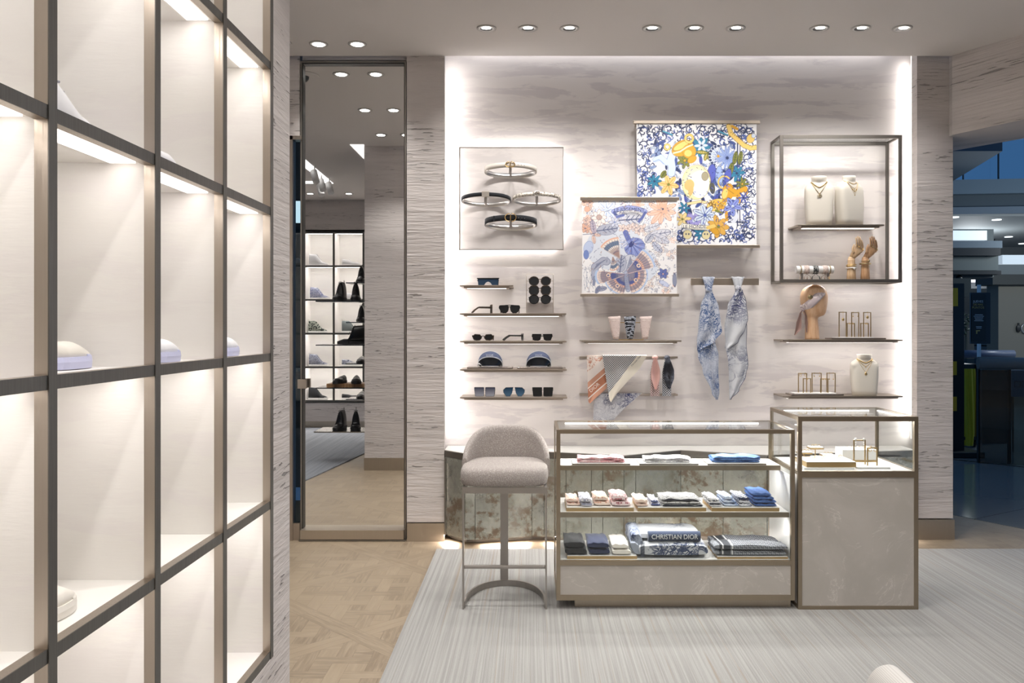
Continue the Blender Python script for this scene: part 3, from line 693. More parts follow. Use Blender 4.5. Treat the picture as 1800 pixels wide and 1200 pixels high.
    # wings
    def wing(c, r, a0, a1, cols, n=7):
        for j, (q, col) in enumerate(zip((1., .93, .82, .60, .5, .34), cols)):
            m = 16; pts = [(c[0]+r[0]*q*math.cos(a0+(a1-a0)*i/m), c[1]+r[1]*q*math.sin(a0+(a1-a0)*i/m)) for i in range(m+1)]
            for p in pts: P.line([c, p], r[0]*.12*q, col)
        for i in range(n+1):
            a = a0+(a1-a0)*i/n; P.line([(c[0]+r[0]*.3*math.cos(a), c[1]+r[1]*.3*math.sin(a)), (c[0]+r[0]*.95*math.cos(a), c[1]+r[1]*.95*math.sin(a))], 4, GD)
    W1 = [hexc('b9cdec'), hexc('f0ddd2'), hexc('a9979b'), hexc('e8b79c'), hexc('525c9e'), hexc('8f8a9c')]
    W2 = [OR, hexc('f4e6da'), hexc('6f8098'), hexc('f0e6de'), hexc('d8c3b4'), BR]
    wing((470, 730), (235, 215), -2.55, -1.75+.1, W2, 6); wing((400, 730), (90, 150), .8, 1.9, W2, 4)
    wing((570, 900), (310, 300), -.95, -.25, W1, 6); wing((575, 930), (215, 215), -.25, 1.35, W1, 7)
    wing((560, 940), (345, 200), 2.75, 3.35, W1, 6); wing((560, 940), (250, 215), 1.75, 2.75, W1, 7)
    for x, y in ((695, 825), (665, 990), (455, 1055), (350, 935)):
        P.ell(x, y, 26, 24, 0, hexc('f0d8c4'), edge=NAVY); P.ell(x, y, 13, 12, 0, hexc('4a548c')); P.ell(x+3, y-3, 4, 4, 0, PL)
    P.line([(550, 910), (558, 1000), (575, 1100)], 52, GD); P.line([(550, 910), (558, 1000), (575, 1100)], 44, hexc('b9bfd4'))
    for k in range(12): P.line([(530, 925+k*15), (582, 930+k*15)], 5, GD)
    P.flower(975, 920, 60, 6, PU, NAVY, OR, .3); P.ell(985, 1030, 55, 24, .5, hexc('cfd6ec'), edge=BL); P.ell(1105, 990, 22, 70, 0, G, edge=NAVY)
    hatch(P, (60, 1120, 90, 1140), 420, [GD, G, G, BR], wd=3.)
    return P
def hung_print(P, name, label, fx0, fx1, fy0, fy1, rx0, rx1, zd, lettering):
    """flat printed square held between two metal rails"""
    x0, x1 = X(fx0, zd), X(fx1, zd); z1, z0 = Zh(fy0, zd), Zh(fy1, zd); a0, a1 = X(rx0, zd), X(rx1, zd)
    hg = thing('scarf_hanger', 'pale bronze pair of hanging rails clamping %s' % lettering, 'hanger', ((a0+a1)/2, zd, z1), 'printed scarf hangers')
    for zz in (z1, z0):
        s_ = 1 if zz == z1 else -1
        rl = obj('rail', MB().box(a0, a1, zd-.012, zd+.012, zz+(0 if s_ > 0 else -.022)-.001*s_, zz+(.022 if s_ > 0 else 0)), BRONZE_L, hg, bevel=.002)
        for q in (a0+.03, a1-.03): obj('wall_peg', MB().box(q-.008, q+.008, zd+.012, W, zz+(.004 if s_ > 0 else -.016), zz+(.016 if s_ > 0 else -.004)), BRONZE_L, rl)
    n = P.n
    def fn(u, v):
        sag = .012*math.sin(PI*v)
        xx = x0+(x1-x0)*u; k = 1-.012*math.sin(PI*v)
        return ((xx-(x0+x1)/2)*k+(x0+x1)/2, zd-.002+.006*math.sin(u*9+v*2)*math.sin(PI*v)-sag*.3, z0+(z1-z0)*v)
    b = MB().shell(fn, n, n, .0012)
    sc = solo(name, b, PRINT, label, 'scarf', 'printed silk squares', org=((x0+x1)/2, zd, z0)); paint_obj(sc, P)
    return sc, (x0, x1, z0, z1)
sc1, e1 = hung_print(scarf_big(), 'silk_scarf', 'large square silk scarf printed in navy, blue and gold, upper right of the hung pair', 1118.5, 1330, 217.5, 430.5, 1113, 1335.5, 6.10, 'the larger blue and gold printed scarf')
sc2, e2 = hung_print(scarf_small(), 'silk_scarf', 'smaller square silk scarf printed with moth and pale flowers, hung in front', 1022.5, 1190, 352, 516, 1020, 1193.5, 6.02, 'the smaller pale floral scarf')
INK = Mat('print_ink', NAVY, .6).m
ORG[sc1.name] = Vector(sc1.location); ORG[sc2.name] = Vector(sc2.location)
text('lettering', 'LE MONDE.', .034, (X(1110+560/5, 6.08), 6.084, Zh(200+992/5, 6.08)), (PI/2, 0, 0), INK, sc1, .0004, 1.0)
text('lettering', 'LE JUGEMENT', .037, (X(1015+592/6.486, 6.0), 6.003, Zh(340+182/6.486, 6.0)), (PI/2, 0, 0), INK, sc2, .0004, .95, bend=.55)
# ---- small-pattern cloths
def toile(name, bg, ink, sc=22., amt=.5, sheen=.2):
    m = Mat(name, bg, .8); v = m.vmap((sc, sc, sc)); n = m.noise(v, 1, 5, .7, 1.2); n2 = m.noise(v, .35, 2); e = m.vor(v, 2.2, 'DISTANCE_TO_EDGE')
    f = (n-.5).abs().smooth(.012, .05, 1, 0).max(n.smooth(.56, .60))*n2.smooth(.42, .58, 1-amt, 1)
    f = f.max(e.smooth(.02, .06, 1, 0)*n2.smooth(.5, .6))
    m.set('Base Color', m.mix(f, bg, ink)); return m.m
def jacq(name, bg, ink, s=.02, th=.5):
    """small broken block pattern"""
    m = Mat(name, bg, .85); x, y, z = m.sep(); a = (x+y*.4)/s; b = (z+y*.8)/(s*.5)
    b0 = b.floor(); a2 = a+(b0*.5).frac(); r1 = m.white(m.comb(a2.floor(), b0, 1.)); fa = a2.frac(); fb = b.frac()
    f = fa.gt(.12)*fb.gt(.22)*fb.lt(.9); f2 = ((fa*3.).frac()).gt(.38+0.).max(r1.gt(.6)); f = f*f2*r1.gt(1-th-.3)
    m.set('Base Color', m.mix(f, bg, ink)); m.bump(f, .15, .001); return m.m
def hound(name, bg, ink, s=.014):
    m = Mat(name, bg, .85); x, y, z = m.sep(); q = ((x+z)*.7071/s).frac(); p = ((z-x)*.7071/s).frac()
    a = q.lt(.5); b = p.lt(.5); d = ((q+p)*2.).frac().lt(.5); f = a*b+(a-b).abs()*d
    m.set('Base Color', m.mix(f, bg, ink)); return m.m
def plain(name, col, rough=.85, bmp=.2, sc=300.):
    m = Mat(name, col, rough); n = m.noise(m.vmap((sc, sc, sc)), 1, 2); m.bump(n, bmp, .002); m.set('Sheen Weight', .2); return m.m
def stripes(name, bg, ink, s=.03, axis=0, w=.35):
    m = Mat(name, bg, .8); c = m.sep(); q = (c[axis]/s).frac(); n = m.noise(m.vmap((60, 60, 60)), 1, 3, .7, 1.)
    f = q.lt(w).max((q-.55).abs().lt(.04)).max(n.smooth(.56, .6)*.8); m.set('Base Color', m.mix(f, bg, ink)); return m.m
def letters(name, bg, ink, s=.03):
    m = Mat(name, bg, .85); x, y, z = m.sep(); a = (x+y*.25)/s; b = (y*.9+z*.9)/(s*.8); row = b.frac(); on = row.gt(.3)*row.lt(.75)
    r = m.white(m.comb((a*3.).floor(), b.floor(), 2.)); f = on*((a*3.).frac()).gt(.25)*r.gt(.25); n = m.noise(m.vmap((90, 90, 90)), 1, 3)
    m.set('Base Color', m.mix(f.max(n.smooth(.62, .66)*.6), bg, ink)); return m.m
CREAM = hexc('ece6dc'); DENIM = hexc('4b6fae'); INKB = hexc('2b3555'); PINKC = hexc('eec9bd'); ROSE = hexc('c4606e')
M_TOILE_BLUE = toile('toile_blue_grey', hexc('b9bec9'), hexc('2c4d7c'), 17., .7)
M_TOILE_GREY = toile('toile_silver', hexc('c9c9cc'), hexc('3c4066'), 15., .75)
M_TOILE_PALE = toile('toile_pale_grey', hexc('c6c8cc'), hexc('3c4268'), 9., .97)
# ================================================================ FLOATING SHELVES
def shelf(px0, px1, py, label, led=1.2, inb=7, gx=0, py_is_top=True, th=.010):
    x0, x1 = X(px0, FZ), X(px1, FZ); z = Zh(py, FZ)
    t = thing('wall_shelf', label, 'shelf', ((x0+x1)/2, W, z-.02), 'thin bronze floating shelves')
    obj('shelf_plate', MB().box(x0, x1, FZ, W, z-th, z), BRONZE, t, bevel=.001)
    lp = obj('lamp_profile', MB().box(x0+inb*.004+gx, x1-inb*.004, FZ+.015, W, z-th-.011, z-th), BRONZE, t)
    obj('light_strip', MB().box(x0+.05, x1-.05, FZ+.05, FZ+.085, z-th-.0125, z-th-.011), LEDS, lp, label='white lit strip')
    lamp('AREA', ((x0+x1)/2, FZ+.07, z-th-.016), led*.32*(x1-x0)/.75, x1-x0-.1, .03, aim=(0, .35, -1), color=NEU, name='shelf_led')
    return z, x0, x1
LS = [shelf(808, 902, 500.9, 'short floating shelf holding the shield sunglasses'), shelf(808, 995.5, 550.3, 'floating shelf under the aviators and the three-pair glasses stand'),
      shelf(808.5, 996, 599, 'floating shelf under three black sunglasses, above the visors'), shelf(808.5, 996.5, 648.7, 'floating shelf carrying two mirrored trays with visors'),
      shelf(808.5, 997, 697.8, 'lowest floating shelf of the sunglasses column')]
MS = shelf(1022, 1198, 598, 'floating shelf under the three tapered scarf rings', led=1.6)
RS0 = shelf(1402.5, 1554.5, 394.3, 'floating shelf inside the open metal frame, under two busts', led=1.3)
RS1 = shelf(1376, 1587, 596.6, 'floating shelf under the wooden head and an earring tray', led=1.8, gx=.02)
RS2 = shelf(1376, 1587.5, 695.6, 'lowest floating shelf on the right, under a bust and earring tray', led=1.0, gx=.02)

# ================================================================ OPEN METAL FRAME
bx0, bx1, bz0, bz1 = X(1371, FZ), X(1586, FZ), Zh(496.5, FZ), Zh(237, FZ)
t = thing('jewellery_wall_box', 'open bronze box frame mounted on wall around the jewellery shelf', 'display frame', ((bx0+bx1)/2, W, bz0))
fw = .024
def frame_rect(y0, y1, fw_=fw):
    return MB().box(bx0, bx0+fw_, y0, y1, bz0, bz1).box(bx1-fw_, bx1, y0, y1, bz0, bz1).box(bx0+fw_, bx1-fw_, y0, y1, bz1-fw_, bz1).box(bx0+fw_, bx1-fw_, y0, y1, bz0, bz0+fw_)
obj('front_frame', frame_rect(FZ, FZ+.012), BRONZE_D, t, bevel=.001); obj('rear_frame', frame_rect(W-.012, W), BRONZE_D, t, bevel=.001)
for xx in (bx0, bx1-.014):
    for zz in (bz0, bz1-.014): obj('cross_bar', MB().box(xx, xx+.014, FZ+.012, W-.012, zz, zz+.014), BRONZE_D, t)
FB = bz0+.016
obj('bottom_plate', MB().box(bx0+.014, bx1-.014, FZ+.012, W-.012, bz0+.008, FB), BRONZE, t)
obj('top_glass', MB().box(bx0+.014, bx1-.014, FZ+.012, W-.012, bz1-.008, bz1-.003), GLASS, t)
lamp('AREA', ((bx0+bx1)/2, FZ+.1, bz0-.01), 0.6, .7, .03, aim=(0, .35, -1), color=NEU, name='frame_led')
lamp('AREA', ((bx0+bx1)/2, FZ+.04, bz1-.03), 0.6, .7, .03, aim=(0, .4, -1), color=NEU, name='frame_led')

# ================================================================ BELT PANEL
bp0, bp1, bq0, bq1 = X(807, 6.14), X(990.5, 6.14), Zh(439, 6.14), Zh(258.5, 6.14)
t = thing('belt_display', 'square limewashed panel glowing at its edges, standing off the wall behind belts', 'display panel', ((bp0+bp1)/2, W, bq0))
obj('panel', MB().box(bp0+.004, bp1-.004, 6.14, 6.155, bq0+.004, bq1-.004), mk_lime('limewash_panel', (.66, .62, .60), (.52, .485, .475), .6), t)
obj('edge_trim', MB().box(bp0, bp0+.004, 6.136, 6.158, bq0, bq1).box(bp1-.004, bp1, 6.136, 6.158, bq0, bq1).box(bp0, bp1, 6.136, 6.158, bq0, bq0+.004).box(bp0, bp1, 6.136, 6.158, bq1-.004, bq1), BRONZE_D, t)
obj('stand_off', MB().box(bp0+.12, bp1-.12, 6.155, W-.003, bq0+.12, bq1-.12), BRONZE_D, t)
cx, cz = (bp0+bp1)/2, (bq0+bq1)/2; hw_, hh_ = (bp1-bp0)/2, (bq1-bq0)/2
for dx, dz, sx_, sz_ in ((0, hh_-.03, 2*hw_-.1, .02), (0, -hh_+.03, 2*hw_-.1, .02), (hw_-.03, 0, .02, 2*hh_-.1), (-hw_+.03, 0, .02, 2*hh_-.1)):
    lamp('AREA', (cx+dx, 6.165, cz+dz), .75, sx_, sz_, aim=(dx*.9, .8 if 0 else .35, dz*.9), color=NEU, name='halo_led', up='Z') if 0 else \
    lamp('AREA', (cx+dx, 6.178, cz+dz), .65, max(sx_, sz_), .02, aim=(dx*3, .25, dz*3), color=NEU, name='halo_led', xax=(0, 0, 1) if sz_ > sx_ else (1, 0, 0))

def belt(pxc, pyc, wpx, hpx, zc_d, strapm, label, bk, tilt=1.0, band=.034, w2=None):
    """belt closed in a loop round a flat metal hoop on a wall peg; seen from below"""
    zd = 5.99; rx = wpx/2*zd/F; cxx = X(pxc, zd+.05); ry = .085; cy = 6.045; z = Zh(pyc, 5.97)
    t = thing('belt', label, 'belt', (cxx, 6.1, z), 'looped belts on the lit panel')
    n = 72
    def ring(r0, r1, zz0, zz1, slope=0.):
        b = MB(); rg = []
        for j in range(n):
            a = 2*PI*j/n; c, s = math.cos(a), math.sin(a)
            sl = slope*(s*ry)
            rg.append([(cxx+r0*c, cy+(ry-(rx-r0))*s, zz0+sl), (cxx+r1*c, cy+(ry-(rx-r1))*s, zz0+sl), (cxx+r1*c, cy+(ry-(rx-r1))*s, zz1+sl), (cxx+r0*c, cy+(ry-(rx-r0))*s, zz1+sl)])
        return b.loft(rg, cap=False, loop=True)
    sl = -.30
    obj('strap', ring(rx, rx-.004, z-band/2, z+band/2, sl), strapm, t)
    obj('hoop', ring(rx-.0045, rx-.007, z-band/2-.002, z+band/2+.002, sl), STEEL, t)
    yf = cy-ry-.003; zf = z-sl*ry*1.0*0+sl*(-ry)
    zf = z+sl*(-ry)
    pg = obj('peg', MB().box(cxx-.008, cxx+.008, cy-ry+.004, 6.14, zf-.062, zf-.05).box(cxx-.009, cxx+.009, cy-ry+.003, cy-ry+.010, zf-.062, zf-.005), STEEL, t)
    if bk in ('ring_small', 'ring_big'):
        q = .030 if bk == 'ring_small' else .036; b = MB()
        for s_ in (-1, 1):
            pts = [(cxx+s_*(.006+q*.9*math.cos(a)), yf-.003, zf+q*.62*math.sin(a)*(1.25 if bk == 'ring_big' else 1.)) for a in [(-PI/2+PI*k/10) for k in range(11)]]
            b.tube(pts, .0035, 6)
        b.box(cxx-.003, cxx+.003, yf-.006, yf, zf-q*.6, zf+q*.6)
        obj('buckle', b, GOLD, t)
        if bk == 'ring_big':
            obj('keeper', MB().box(cxx-rx*.66, cxx-rx*.66+.012, cy-ry*.80, cy-ry*.70, z+.022*0+.0, z+.04), strapm, t)
        b = MB()
        for k in range(4): b.cyl(0, 0, 0, .001, .0022, 8)
        b = MB()
        for k in range(3):
            st = len(b.v); b.cyl(0, 0, -.0005, .0008, .0024, 8); ang = -PI/2+.30+.13*k
            b.xf((cxx+rx*math.cos(ang), cy+ry*math.sin(ang)-.001, z+sl*ry*math.sin(ang)), (PI/2, 0, 0), start=st)
        obj('punched_hole', b, BLACKM if bk == 'ring_small' else STEEL, t)
    elif bk == 'plate':
        obj('buckle', MB().box(cxx-.026, cxx+.026, yf-.007, yf, zf-.021, zf+.021), Mat('pearl_clasp', (.55, .50, .44), .4, .6).m, t, bevel=.003)
    else:
        b = MB(); b.tube([(cxx+.022*math.cos(a), yf-.004, zf+.017*math.sin(a)) for a in [2*PI*k/20 for k in range(20)]], .003, 6, loop=True)
        b.box(cxx-.003, cxx+.003, yf-.006, yf, zf-.02, zf+.02); obj('buckle', b, STEEL, t)
    return t
LEATHW = Mat('white_leather', (.62, .57, .51), .45).m; VELV = plain('black_velvet', (.008, .010, .014), .9)
m = Mat('chain_strap', (.62, .56, .47), .45, .35); nn = m.noise(m.vmap((120, 120, 60)), 1, 2, .8); m.set('Base Color', m.mix(nn.smooth(.5, .6), (.75, .70, .62), (.22, .18, .14))); m.bump(nn, .8, .006); CHAINM = m.m
belt(897.5, 296, 93, 0, 0, LEATHW, 'white leather belt with round gold buckle, top of the belt panel', 'ring_small')
belt(854.5, 348, 88, 0, 0, VELV, 'black velvet belt with a pale rectangular clasp, left of the panel', 'plate', band=.026)
belt(943.5, 347, 86, 0, 0, CHAINM, 'pale textured belt with silver ring clasp, right of the panel', 'ring_silver', band=.026)
belt(898, 389, 93, 0, 0, VELV, 'black leather belt with a large gold double-arc buckle, lowest on the panel', 'ring_big', band=.040)

# ================================================================ SUNGLASSES
FRAMEB = Mat('black_acetate', (.012, .011, .011), .18).m; TORT = toile('tortoise', (.02, .018, .016), (.10, .06, .03), 60., .5); LENSB = Mat('black_lens', (.022, .024, .026), .06).m
LENSN = Mat('navy_lens', (.045, .085, .15), .08, .3).m; METALD = Mat('dark_wire', (.05, .045, .04), .3, .6).m
ml = Mat('graded_lens', (.1, .11, .16), .08, .2); _z = ml.sep(ml.co('Generated'))[2]; ml.set('Base Color', ml.mix(_z, (.50, .53, .62), (.06, .07, .13))); LENSG = ml.m
ml = Mat('blue_graded_lens', (.05, .12, .2), .08, .2); _z = ml.sep(ml.co('Generated'))[2]; ml.set('Base Color', ml.mix(_z, (.10, .22, .36), (.015, .05, .11))); LENSU = ml.m
def shape_pts(kind, hw, hh):
    if kind == 'round': return [(hw*math.cos(a), hh*math.sin(a)) for a in [2*PI*k/28 for k in range(28)]]
    T = dict(square=[(-1, .9), (-.9, 1), (.9, 1), (1, .9), (.82, -.9), (.7, -1), (-.85, -1), (-1, -.85)],
             oct=[(-.95, .5), (-.6, .95), (.6, .95), (.95, .5), (1, -.4), (.62, -1), (-.62, -1), (-1, -.4)],
             aviator=[(-.95, .75), (-.75, 1), (.8, .95), (1, .75), (.95, .1), (.6, -.75), (.2, -1), (-.45, -1), (-.85, -.55), (-1, .1)],
             way=[(-1, .95), (.95, 1), (1, .8), (.85, -.3), (.55, -.95), (-.3, -1), (-.75, -.75), (-.88, 0)],
             hex=[(-.95, .1), (-.55, .85), (.5, .95), (1, .25), (.75, -.65), (.2, -1), (-.5, -.9), (-.85, -.4)],
             fly=[(-1, 1), (.5, .95), (1, .4), (.95, -.2), (.4, -1), (-.35, -1), (-.75, -.3)])
    return [(p[0]*hw, p[1]*hh) for p in T[kind]]
def glasses(name, label, kind, pxc, pyb, zbase, depth, wpx=38, hpx=17, fm=FRAMEB, lm=LENSB, rim=.004, side=None, hang=None, group='sunglasses on the wall shelves'):
    """front plane faces the room, temples run back; origin at the foot of the lenses"""
    s = depth/F; wd = wpx*s; hh = hpx*s/2
    t = thing(name, label, 'sunglasses', (0, 0, 0), group)
    hwid = wd*.235; cxo = wd*.265
    if kind == 'shield':
        pts = [(-.5, .9), (-.48, 1), (.48, 1), (.5, .9), (.47, -.85), (.43, -1), (.2, -1), (.1, -.2), (0, .05), (-.1, -.2), (-.2, -1), (-.43, -1), (-.47, -.85)]
        obj('lens', MB().prism_y([(p[0]*wd, hh+p[1]*hh*.96) for p in pts], -.002, .001), LENSN, t)
        obj('brow_bar', MB().box(-wd*.53, wd*.53, -.005, .002, hh*1.78, hh*2.05), fm, t, bevel=.001)
    else:
        for sg in (-1, 1):
            sp = shape_pts(kind, hwid, hh); outer = [(-p[0]*sg if sg < 0 else p[0], p[1]) for p in sp]
            outer = [(sg*cxo+(p[0]*sg), p[1]+hh) for p in sp]
            kx = 1-rim/hwid; kz = 1-rim/hh
            inner = [(sg*cxo+p[0]*sg*kx, p[1]*kz+hh) for p in sp]
            n = len(sp)
            ring = [[(outer[j][0], -.003, outer[j][1]), (outer[j][0], .003, outer[j][1]), (inner[j][0], .003, inner[j][1]), (inner[j][0], -.003, inner[j][1])] for j in range(n)]
            obj('rim', MB().loft(ring, cap=False, loop=True, smooth=False), fm, t)
            obj('lens', MB().prism_y(inner, -.001, .001), lm, t)
        bz = hh*(1.35 if kind not in ('aviator',) else 1.5)
        b = MB().tube([(-wd*.07, 0, bz-.002), (0, -.003, bz+.002), (wd*.07, 0, bz-.002)], .0028 if rim > .002 else .0013, 6)
        if kind == 'aviator': b.tube([(-wd*.2, 0, hh*1.95), (0, -.003, hh*1.98), (wd*.2, 0, hh*1.95)], .0028, 6)
        obj('bridge', b, fm, t)
    tz = hh*1.35
    for sg in (-1, 1):
        q = wd*.485*sg; r = .0035 if rim > .002 else .0018
        if hang: pts = [(q, 0, tz), (q*.98, .03, tz), (q*.9, .045, tz-.004)]
        else: pts = [(q, 0, tz), (q*1.0, .02, tz), (q*.96, .09, tz+.001), (q*.92, .115, tz*.6), (q*.90, .135, .004)]
        obj('temple', MB().tube(pts, [r*1.2]+[r]*(len(pts)-1), 6, flat=1.6), fm, t)
    put(t, (X(pxc, depth), depth, zbase), side or 0)
    return t
Y0 = 6.04
glasses('shield_sunglasses', 'navy one-piece shield sunglasses, alone on the short top shelf', 'shield', 858, 0, LS[0][0]+.0005, Y0, 37, 13)
glasses('sunglasses', 'black sunglasses lying sideways at the left end of the second shelf', 'square', 863.5, 0, LS[1][0]+.0005, Y0, 38, 15, TORT, rim=.006, side=R(97))
glasses('sunglasses', 'black aviator sunglasses facing the room on the second shelf', 'aviator', 895.5, 0, LS[1][0]+.0005, Y0, 37, 14.5, rim=.003)
glasses('sunglasses', 'black hexagonal tortoise sunglasses, left on the third shelf', 'hex', 849, 0, LS[2][0]+.0005, Y0, 38, 12, TORT, rim=.006)
glasses('sunglasses', 'black sunglasses turned side-on in the middle of the third shelf', 'way', 918, 0, LS[2][0]+.0005, Y0, 38, 13, FRAMEB, rim=.006, side=R(95))
glasses('sunglasses', 'flat-topped black sunglasses, right on the third shelf', 'way', 953, 0, LS[2][0]+.0005, Y0, 36, 12, FRAMEB, rim=.005)
glasses('sunglasses', 'oversized square sunglasses with pale graded lenses on the lowest shelf', 'square', 852, 0, LS[4][0]+.0005, Y0, 37, 16, METALD, LENSG, rim=.0014)
glasses('sunglasses', 'butterfly sunglasses with deep blue lenses, middle of the lowest shelf', 'fly', 903.5, 0, LS[4][0]+.0005, Y0, 38, 16, METALD, LENSU, rim=.0016)
glasses('sunglasses', 'square black-lensed sunglasses at the right of the lowest shelf', 'square', 954, 0, LS[4][0]+.0005, Y0, 37, 16, METALD, LENSB, rim=.0016)
# stand with three pairs
gx0, gx1 = X(925.5, 6.06), X(972.5, 6.06); gz = LS[1][0]; gh = (550-481)*6.06/F
t = thing('glasses_stand', 'upright wire-framed stand with a mirrored foot, holding three sunglasses', 'stand', ((gx0+gx1)/2, 6.06, gz))
b = MB(); r_ = .0022
b.tube([(gx0, 6.06, gz+.004), (gx0, 6.06, gz+gh), (gx1, 6.06, gz+gh), (gx1, 6.06, gz+.004)], r_, 6)
obj('wire_frame', b, BRONZE_L, t)
obj('foot_plate', MB().box(gx0-.002, gx1+.01, 6.02, 6.12, gz+.0005, gz+.005), STEEL, t)
obj('foot_panel', MB().box(gx0+.003, gx1-.003, 6.062, 6.066, gz+.005, gz+.078), Mat('taupe_panel', (.45, .40, .37), .5).m, t)
gy = [gz+gh-(12+16*i+8.5)*6.06/F-.002 for i in range(3)]
for i in range(3):
    obj('cross_wire', MB().tube([(gx0, 6.06, gy[i]+.036), (gx1, 6.06, gy[i]+.036)], .0016, 6), BRONZE_L, t)
for i, (k, lab) in enumerate([('round', 'round black sunglasses on the wire stand, top pair'), ('oct', 'octagonal black sunglasses on the wire stand, middle pair'), ('round', 'round black sunglasses on the wire stand, bottom pair')]):
    glasses('sunglasses', lab, k, 949, 0, gy[i], 6.035, 39, 17, TORT if i != 2 else FRAMEB, rim=.005, hang=True, group='sunglasses on the wire stand')

# ================================================================ VISORS on mirrored trays
TRAYM = Mat('mirror_tray', (.45, .40, .36), .15, .9).m
NAVYF = toile('navy_jacquard', (.035, .048, .10), (.06, .075, .13), 40., .5); SILV = Mat('silver_stitch', (.75, .77, .80), .4, .2).m
ml = Mat('smoke_visor', (.012, .014, .018), .08); VISM = ml.m
def visor(pxc, label, tray, tlabel):
    zb = LS[3][0]; zt = zb+.013; xc = X(pxc, 6.05)
    solo('mirrored_tray', MB().box(X(tray[0], 5.99), X(tray[1], 5.99), 5.985, 6.15, zb+.0005, zt), TRAYM, tlabel, 'tray', 'mirrored trays on the visor shelf', bevel=.001)
    t = thing('sun_visor', label, 'visor', (xc, 6.07, zt), 'navy sun visors'); zt += .001
    rx, h = 22*6.03/F, 27*6.03/F
    # band arching up
    def band(z0, z1, ry, k0, k1, th=.004):
        rings = []
        for j in range(33):
            a = PI+PI*j/32; c, s = math.cos(a), math.sin(a)
            dz = .02*abs(s)
            r = [(xc+rx*k0*c, 6.09+ry*k0*s, z0+dz), (xc+rx*k1*c, 6.09+ry*k1*s, z1+dz*.6), (xc+(rx*k1-th)*c, 6.09+(ry*k1-th)*s, z1+dz*.6), (xc+(rx*k0-th)*c, 6.09+(ry*k0-th)*s, z0+dz)]
            rings.append(r)
        return MB().loft(rings)
    def arch(w0, h0, w1, h1, y0, y1, m=30):
        """front-facing arch skin from (w0,h0,y0) outer to (w1,h1,y1) inner"""
        return MB().shell(lambda u, v: (xc+(w0+(w1-w0)*v)*math.cos(PI*(1-u)), y0+(y1-y0)*v+.035*(1-math.sin(PI*u)), zt+.002+(h0+(h1-h0)*v)*math.sin(PI*u)**.75), m, 6, .003)
    obj('visor_brim', arch(rx*.98, h*.62, rx*.70, .010, 6.015, 5.995), VISM, t)
    obj('head_band', arch(rx*1.0, h*.98, rx*1.0, h*.60, 6.055, 6.018), NAVYF, t)
    for hh_, yy in ((.98, 6.052), (.64, 6.016), (.60, 6.012)):
        obj('piping', MB().tube([(xc+rx*1.0*math.cos(PI*(1-u)), yy+.035*(1-math.sin(PI*u)), zt+.004+h*hh_*math.sin(PI*u)**.75) for u in [k/30 for k in range(31)]], .0013, 6), SILV, t)
    obj('back_strap', MB().shell(lambda u, v: (xc+rx*.97*math.cos(PI*u), 6.09+.03*math.sin(PI*u), zt+.002+.036*v+.03*math.sin(PI*u)*v), 20, 2, .003), NAVYF, t)
    text('lettering', 'DIOR', .014, (xc, 6.008, zt+.004+h*.72), (PI/2-.3, 0, 0), SILV, t, .0005, 1.5)
visor(861.5, 'navy sun visor with dark shiny brim on the left mirrored tray', (821, 901.5), 'long mirrored tray under the left visor')
visor(947, 'navy sun visor with dark shiny brim on the right mirrored tray', (909, 989), 'long mirrored tray under the right visor')

# ================================================================ MIDDLE COLUMN: tapered rings, rails, scarves
rz = MS[0]
t0 = thing('display_stand', 'small brass stand with a cross rod behind three tapered scarf pieces', 'stand', (X(1108, 6.08), 6.08, rz))
obj('cross_rod', MB().tube([(X(1080, 6.09), 6.09, rz+.125), (X(1136, 6.09), 6.09, rz+.125)], .003, 8), BRASS, t0)
obj('base', MB().box(X(1088, 6.09), X(1130, 6.09), 6.04, 6.12, rz+.0005, rz+.006), BRASS, t0)
JP = jacq('pink_jacquard', hexc('ddcdc6'), hexc('c8b3ac'), .018, .6); JB = jacq('black_jacquard', hexc('15161c'), hexc('b9bec8'), .018, .45)
for pxc, mm, lab in ((1082, JP, 'left of two pale pink tapered scarf pieces standing on shelf'), (1107.5, JB, 'black and white tapered scarf piece between the two pink ones'), (1134, JP, 'right of two pale pink tapered scarf pieces standing on shelf')):
    b = MB(); xc = X(pxc, 6.05); hh = 40*6.05/F; rings = []
    for i in range(9):
        v = i/8; hw2 = .018+.026*v**.7; sh = -.012*(v-.3) if pxc < 1100 else (.008*(v-.3) if pxc > 1120 else 0)
        rings.append([(xc+sh+hw2*math.copysign(abs(math.cos(a))**.6, math.cos(a)), 6.05+.016*math.copysign(abs(math.sin(a))**.8, math.sin(a)), rz+.007+hh*v+(.003*math.cos(a) if i == 8 else 0)) for a in [2*PI*k/20 for k in range(20)]])
    b.loft(rings); solo('scarf_ring', b, mm, lab, 'scarf', 'tapered scarf pieces on the middle shelf')
def rail_pair(py, label, y=6.08, both=True):
    z = Zh(py, y); x0, x1 = X(1020, y), X(1191.5, y)
    t = thing('scarf_rail', label, 'rail', ((x0+x1)/2, W, z), 'scarf rails under the middle shelf')
    obj('rail', MB().box(x0, x1, y, y+.008, z-.015, z), BRONZE, t, bevel=.001)
    obj('rear_rail', MB().box(x0, x1, W-.012, W, z-.020, z-.005), BRONZE, t)
    for q in (x0, x1-.008): obj('end_arm', MB().box(q, q+.008, y+.008, W-.012, z-.013, z-.003), BRONZE, t)
    return z
rA = rail_pair(626, 'upper metal rail draped with folded scarves under the middle shelf')
rB = rail_pair(692, 'lower metal rail holding the grey toile scarf tip')
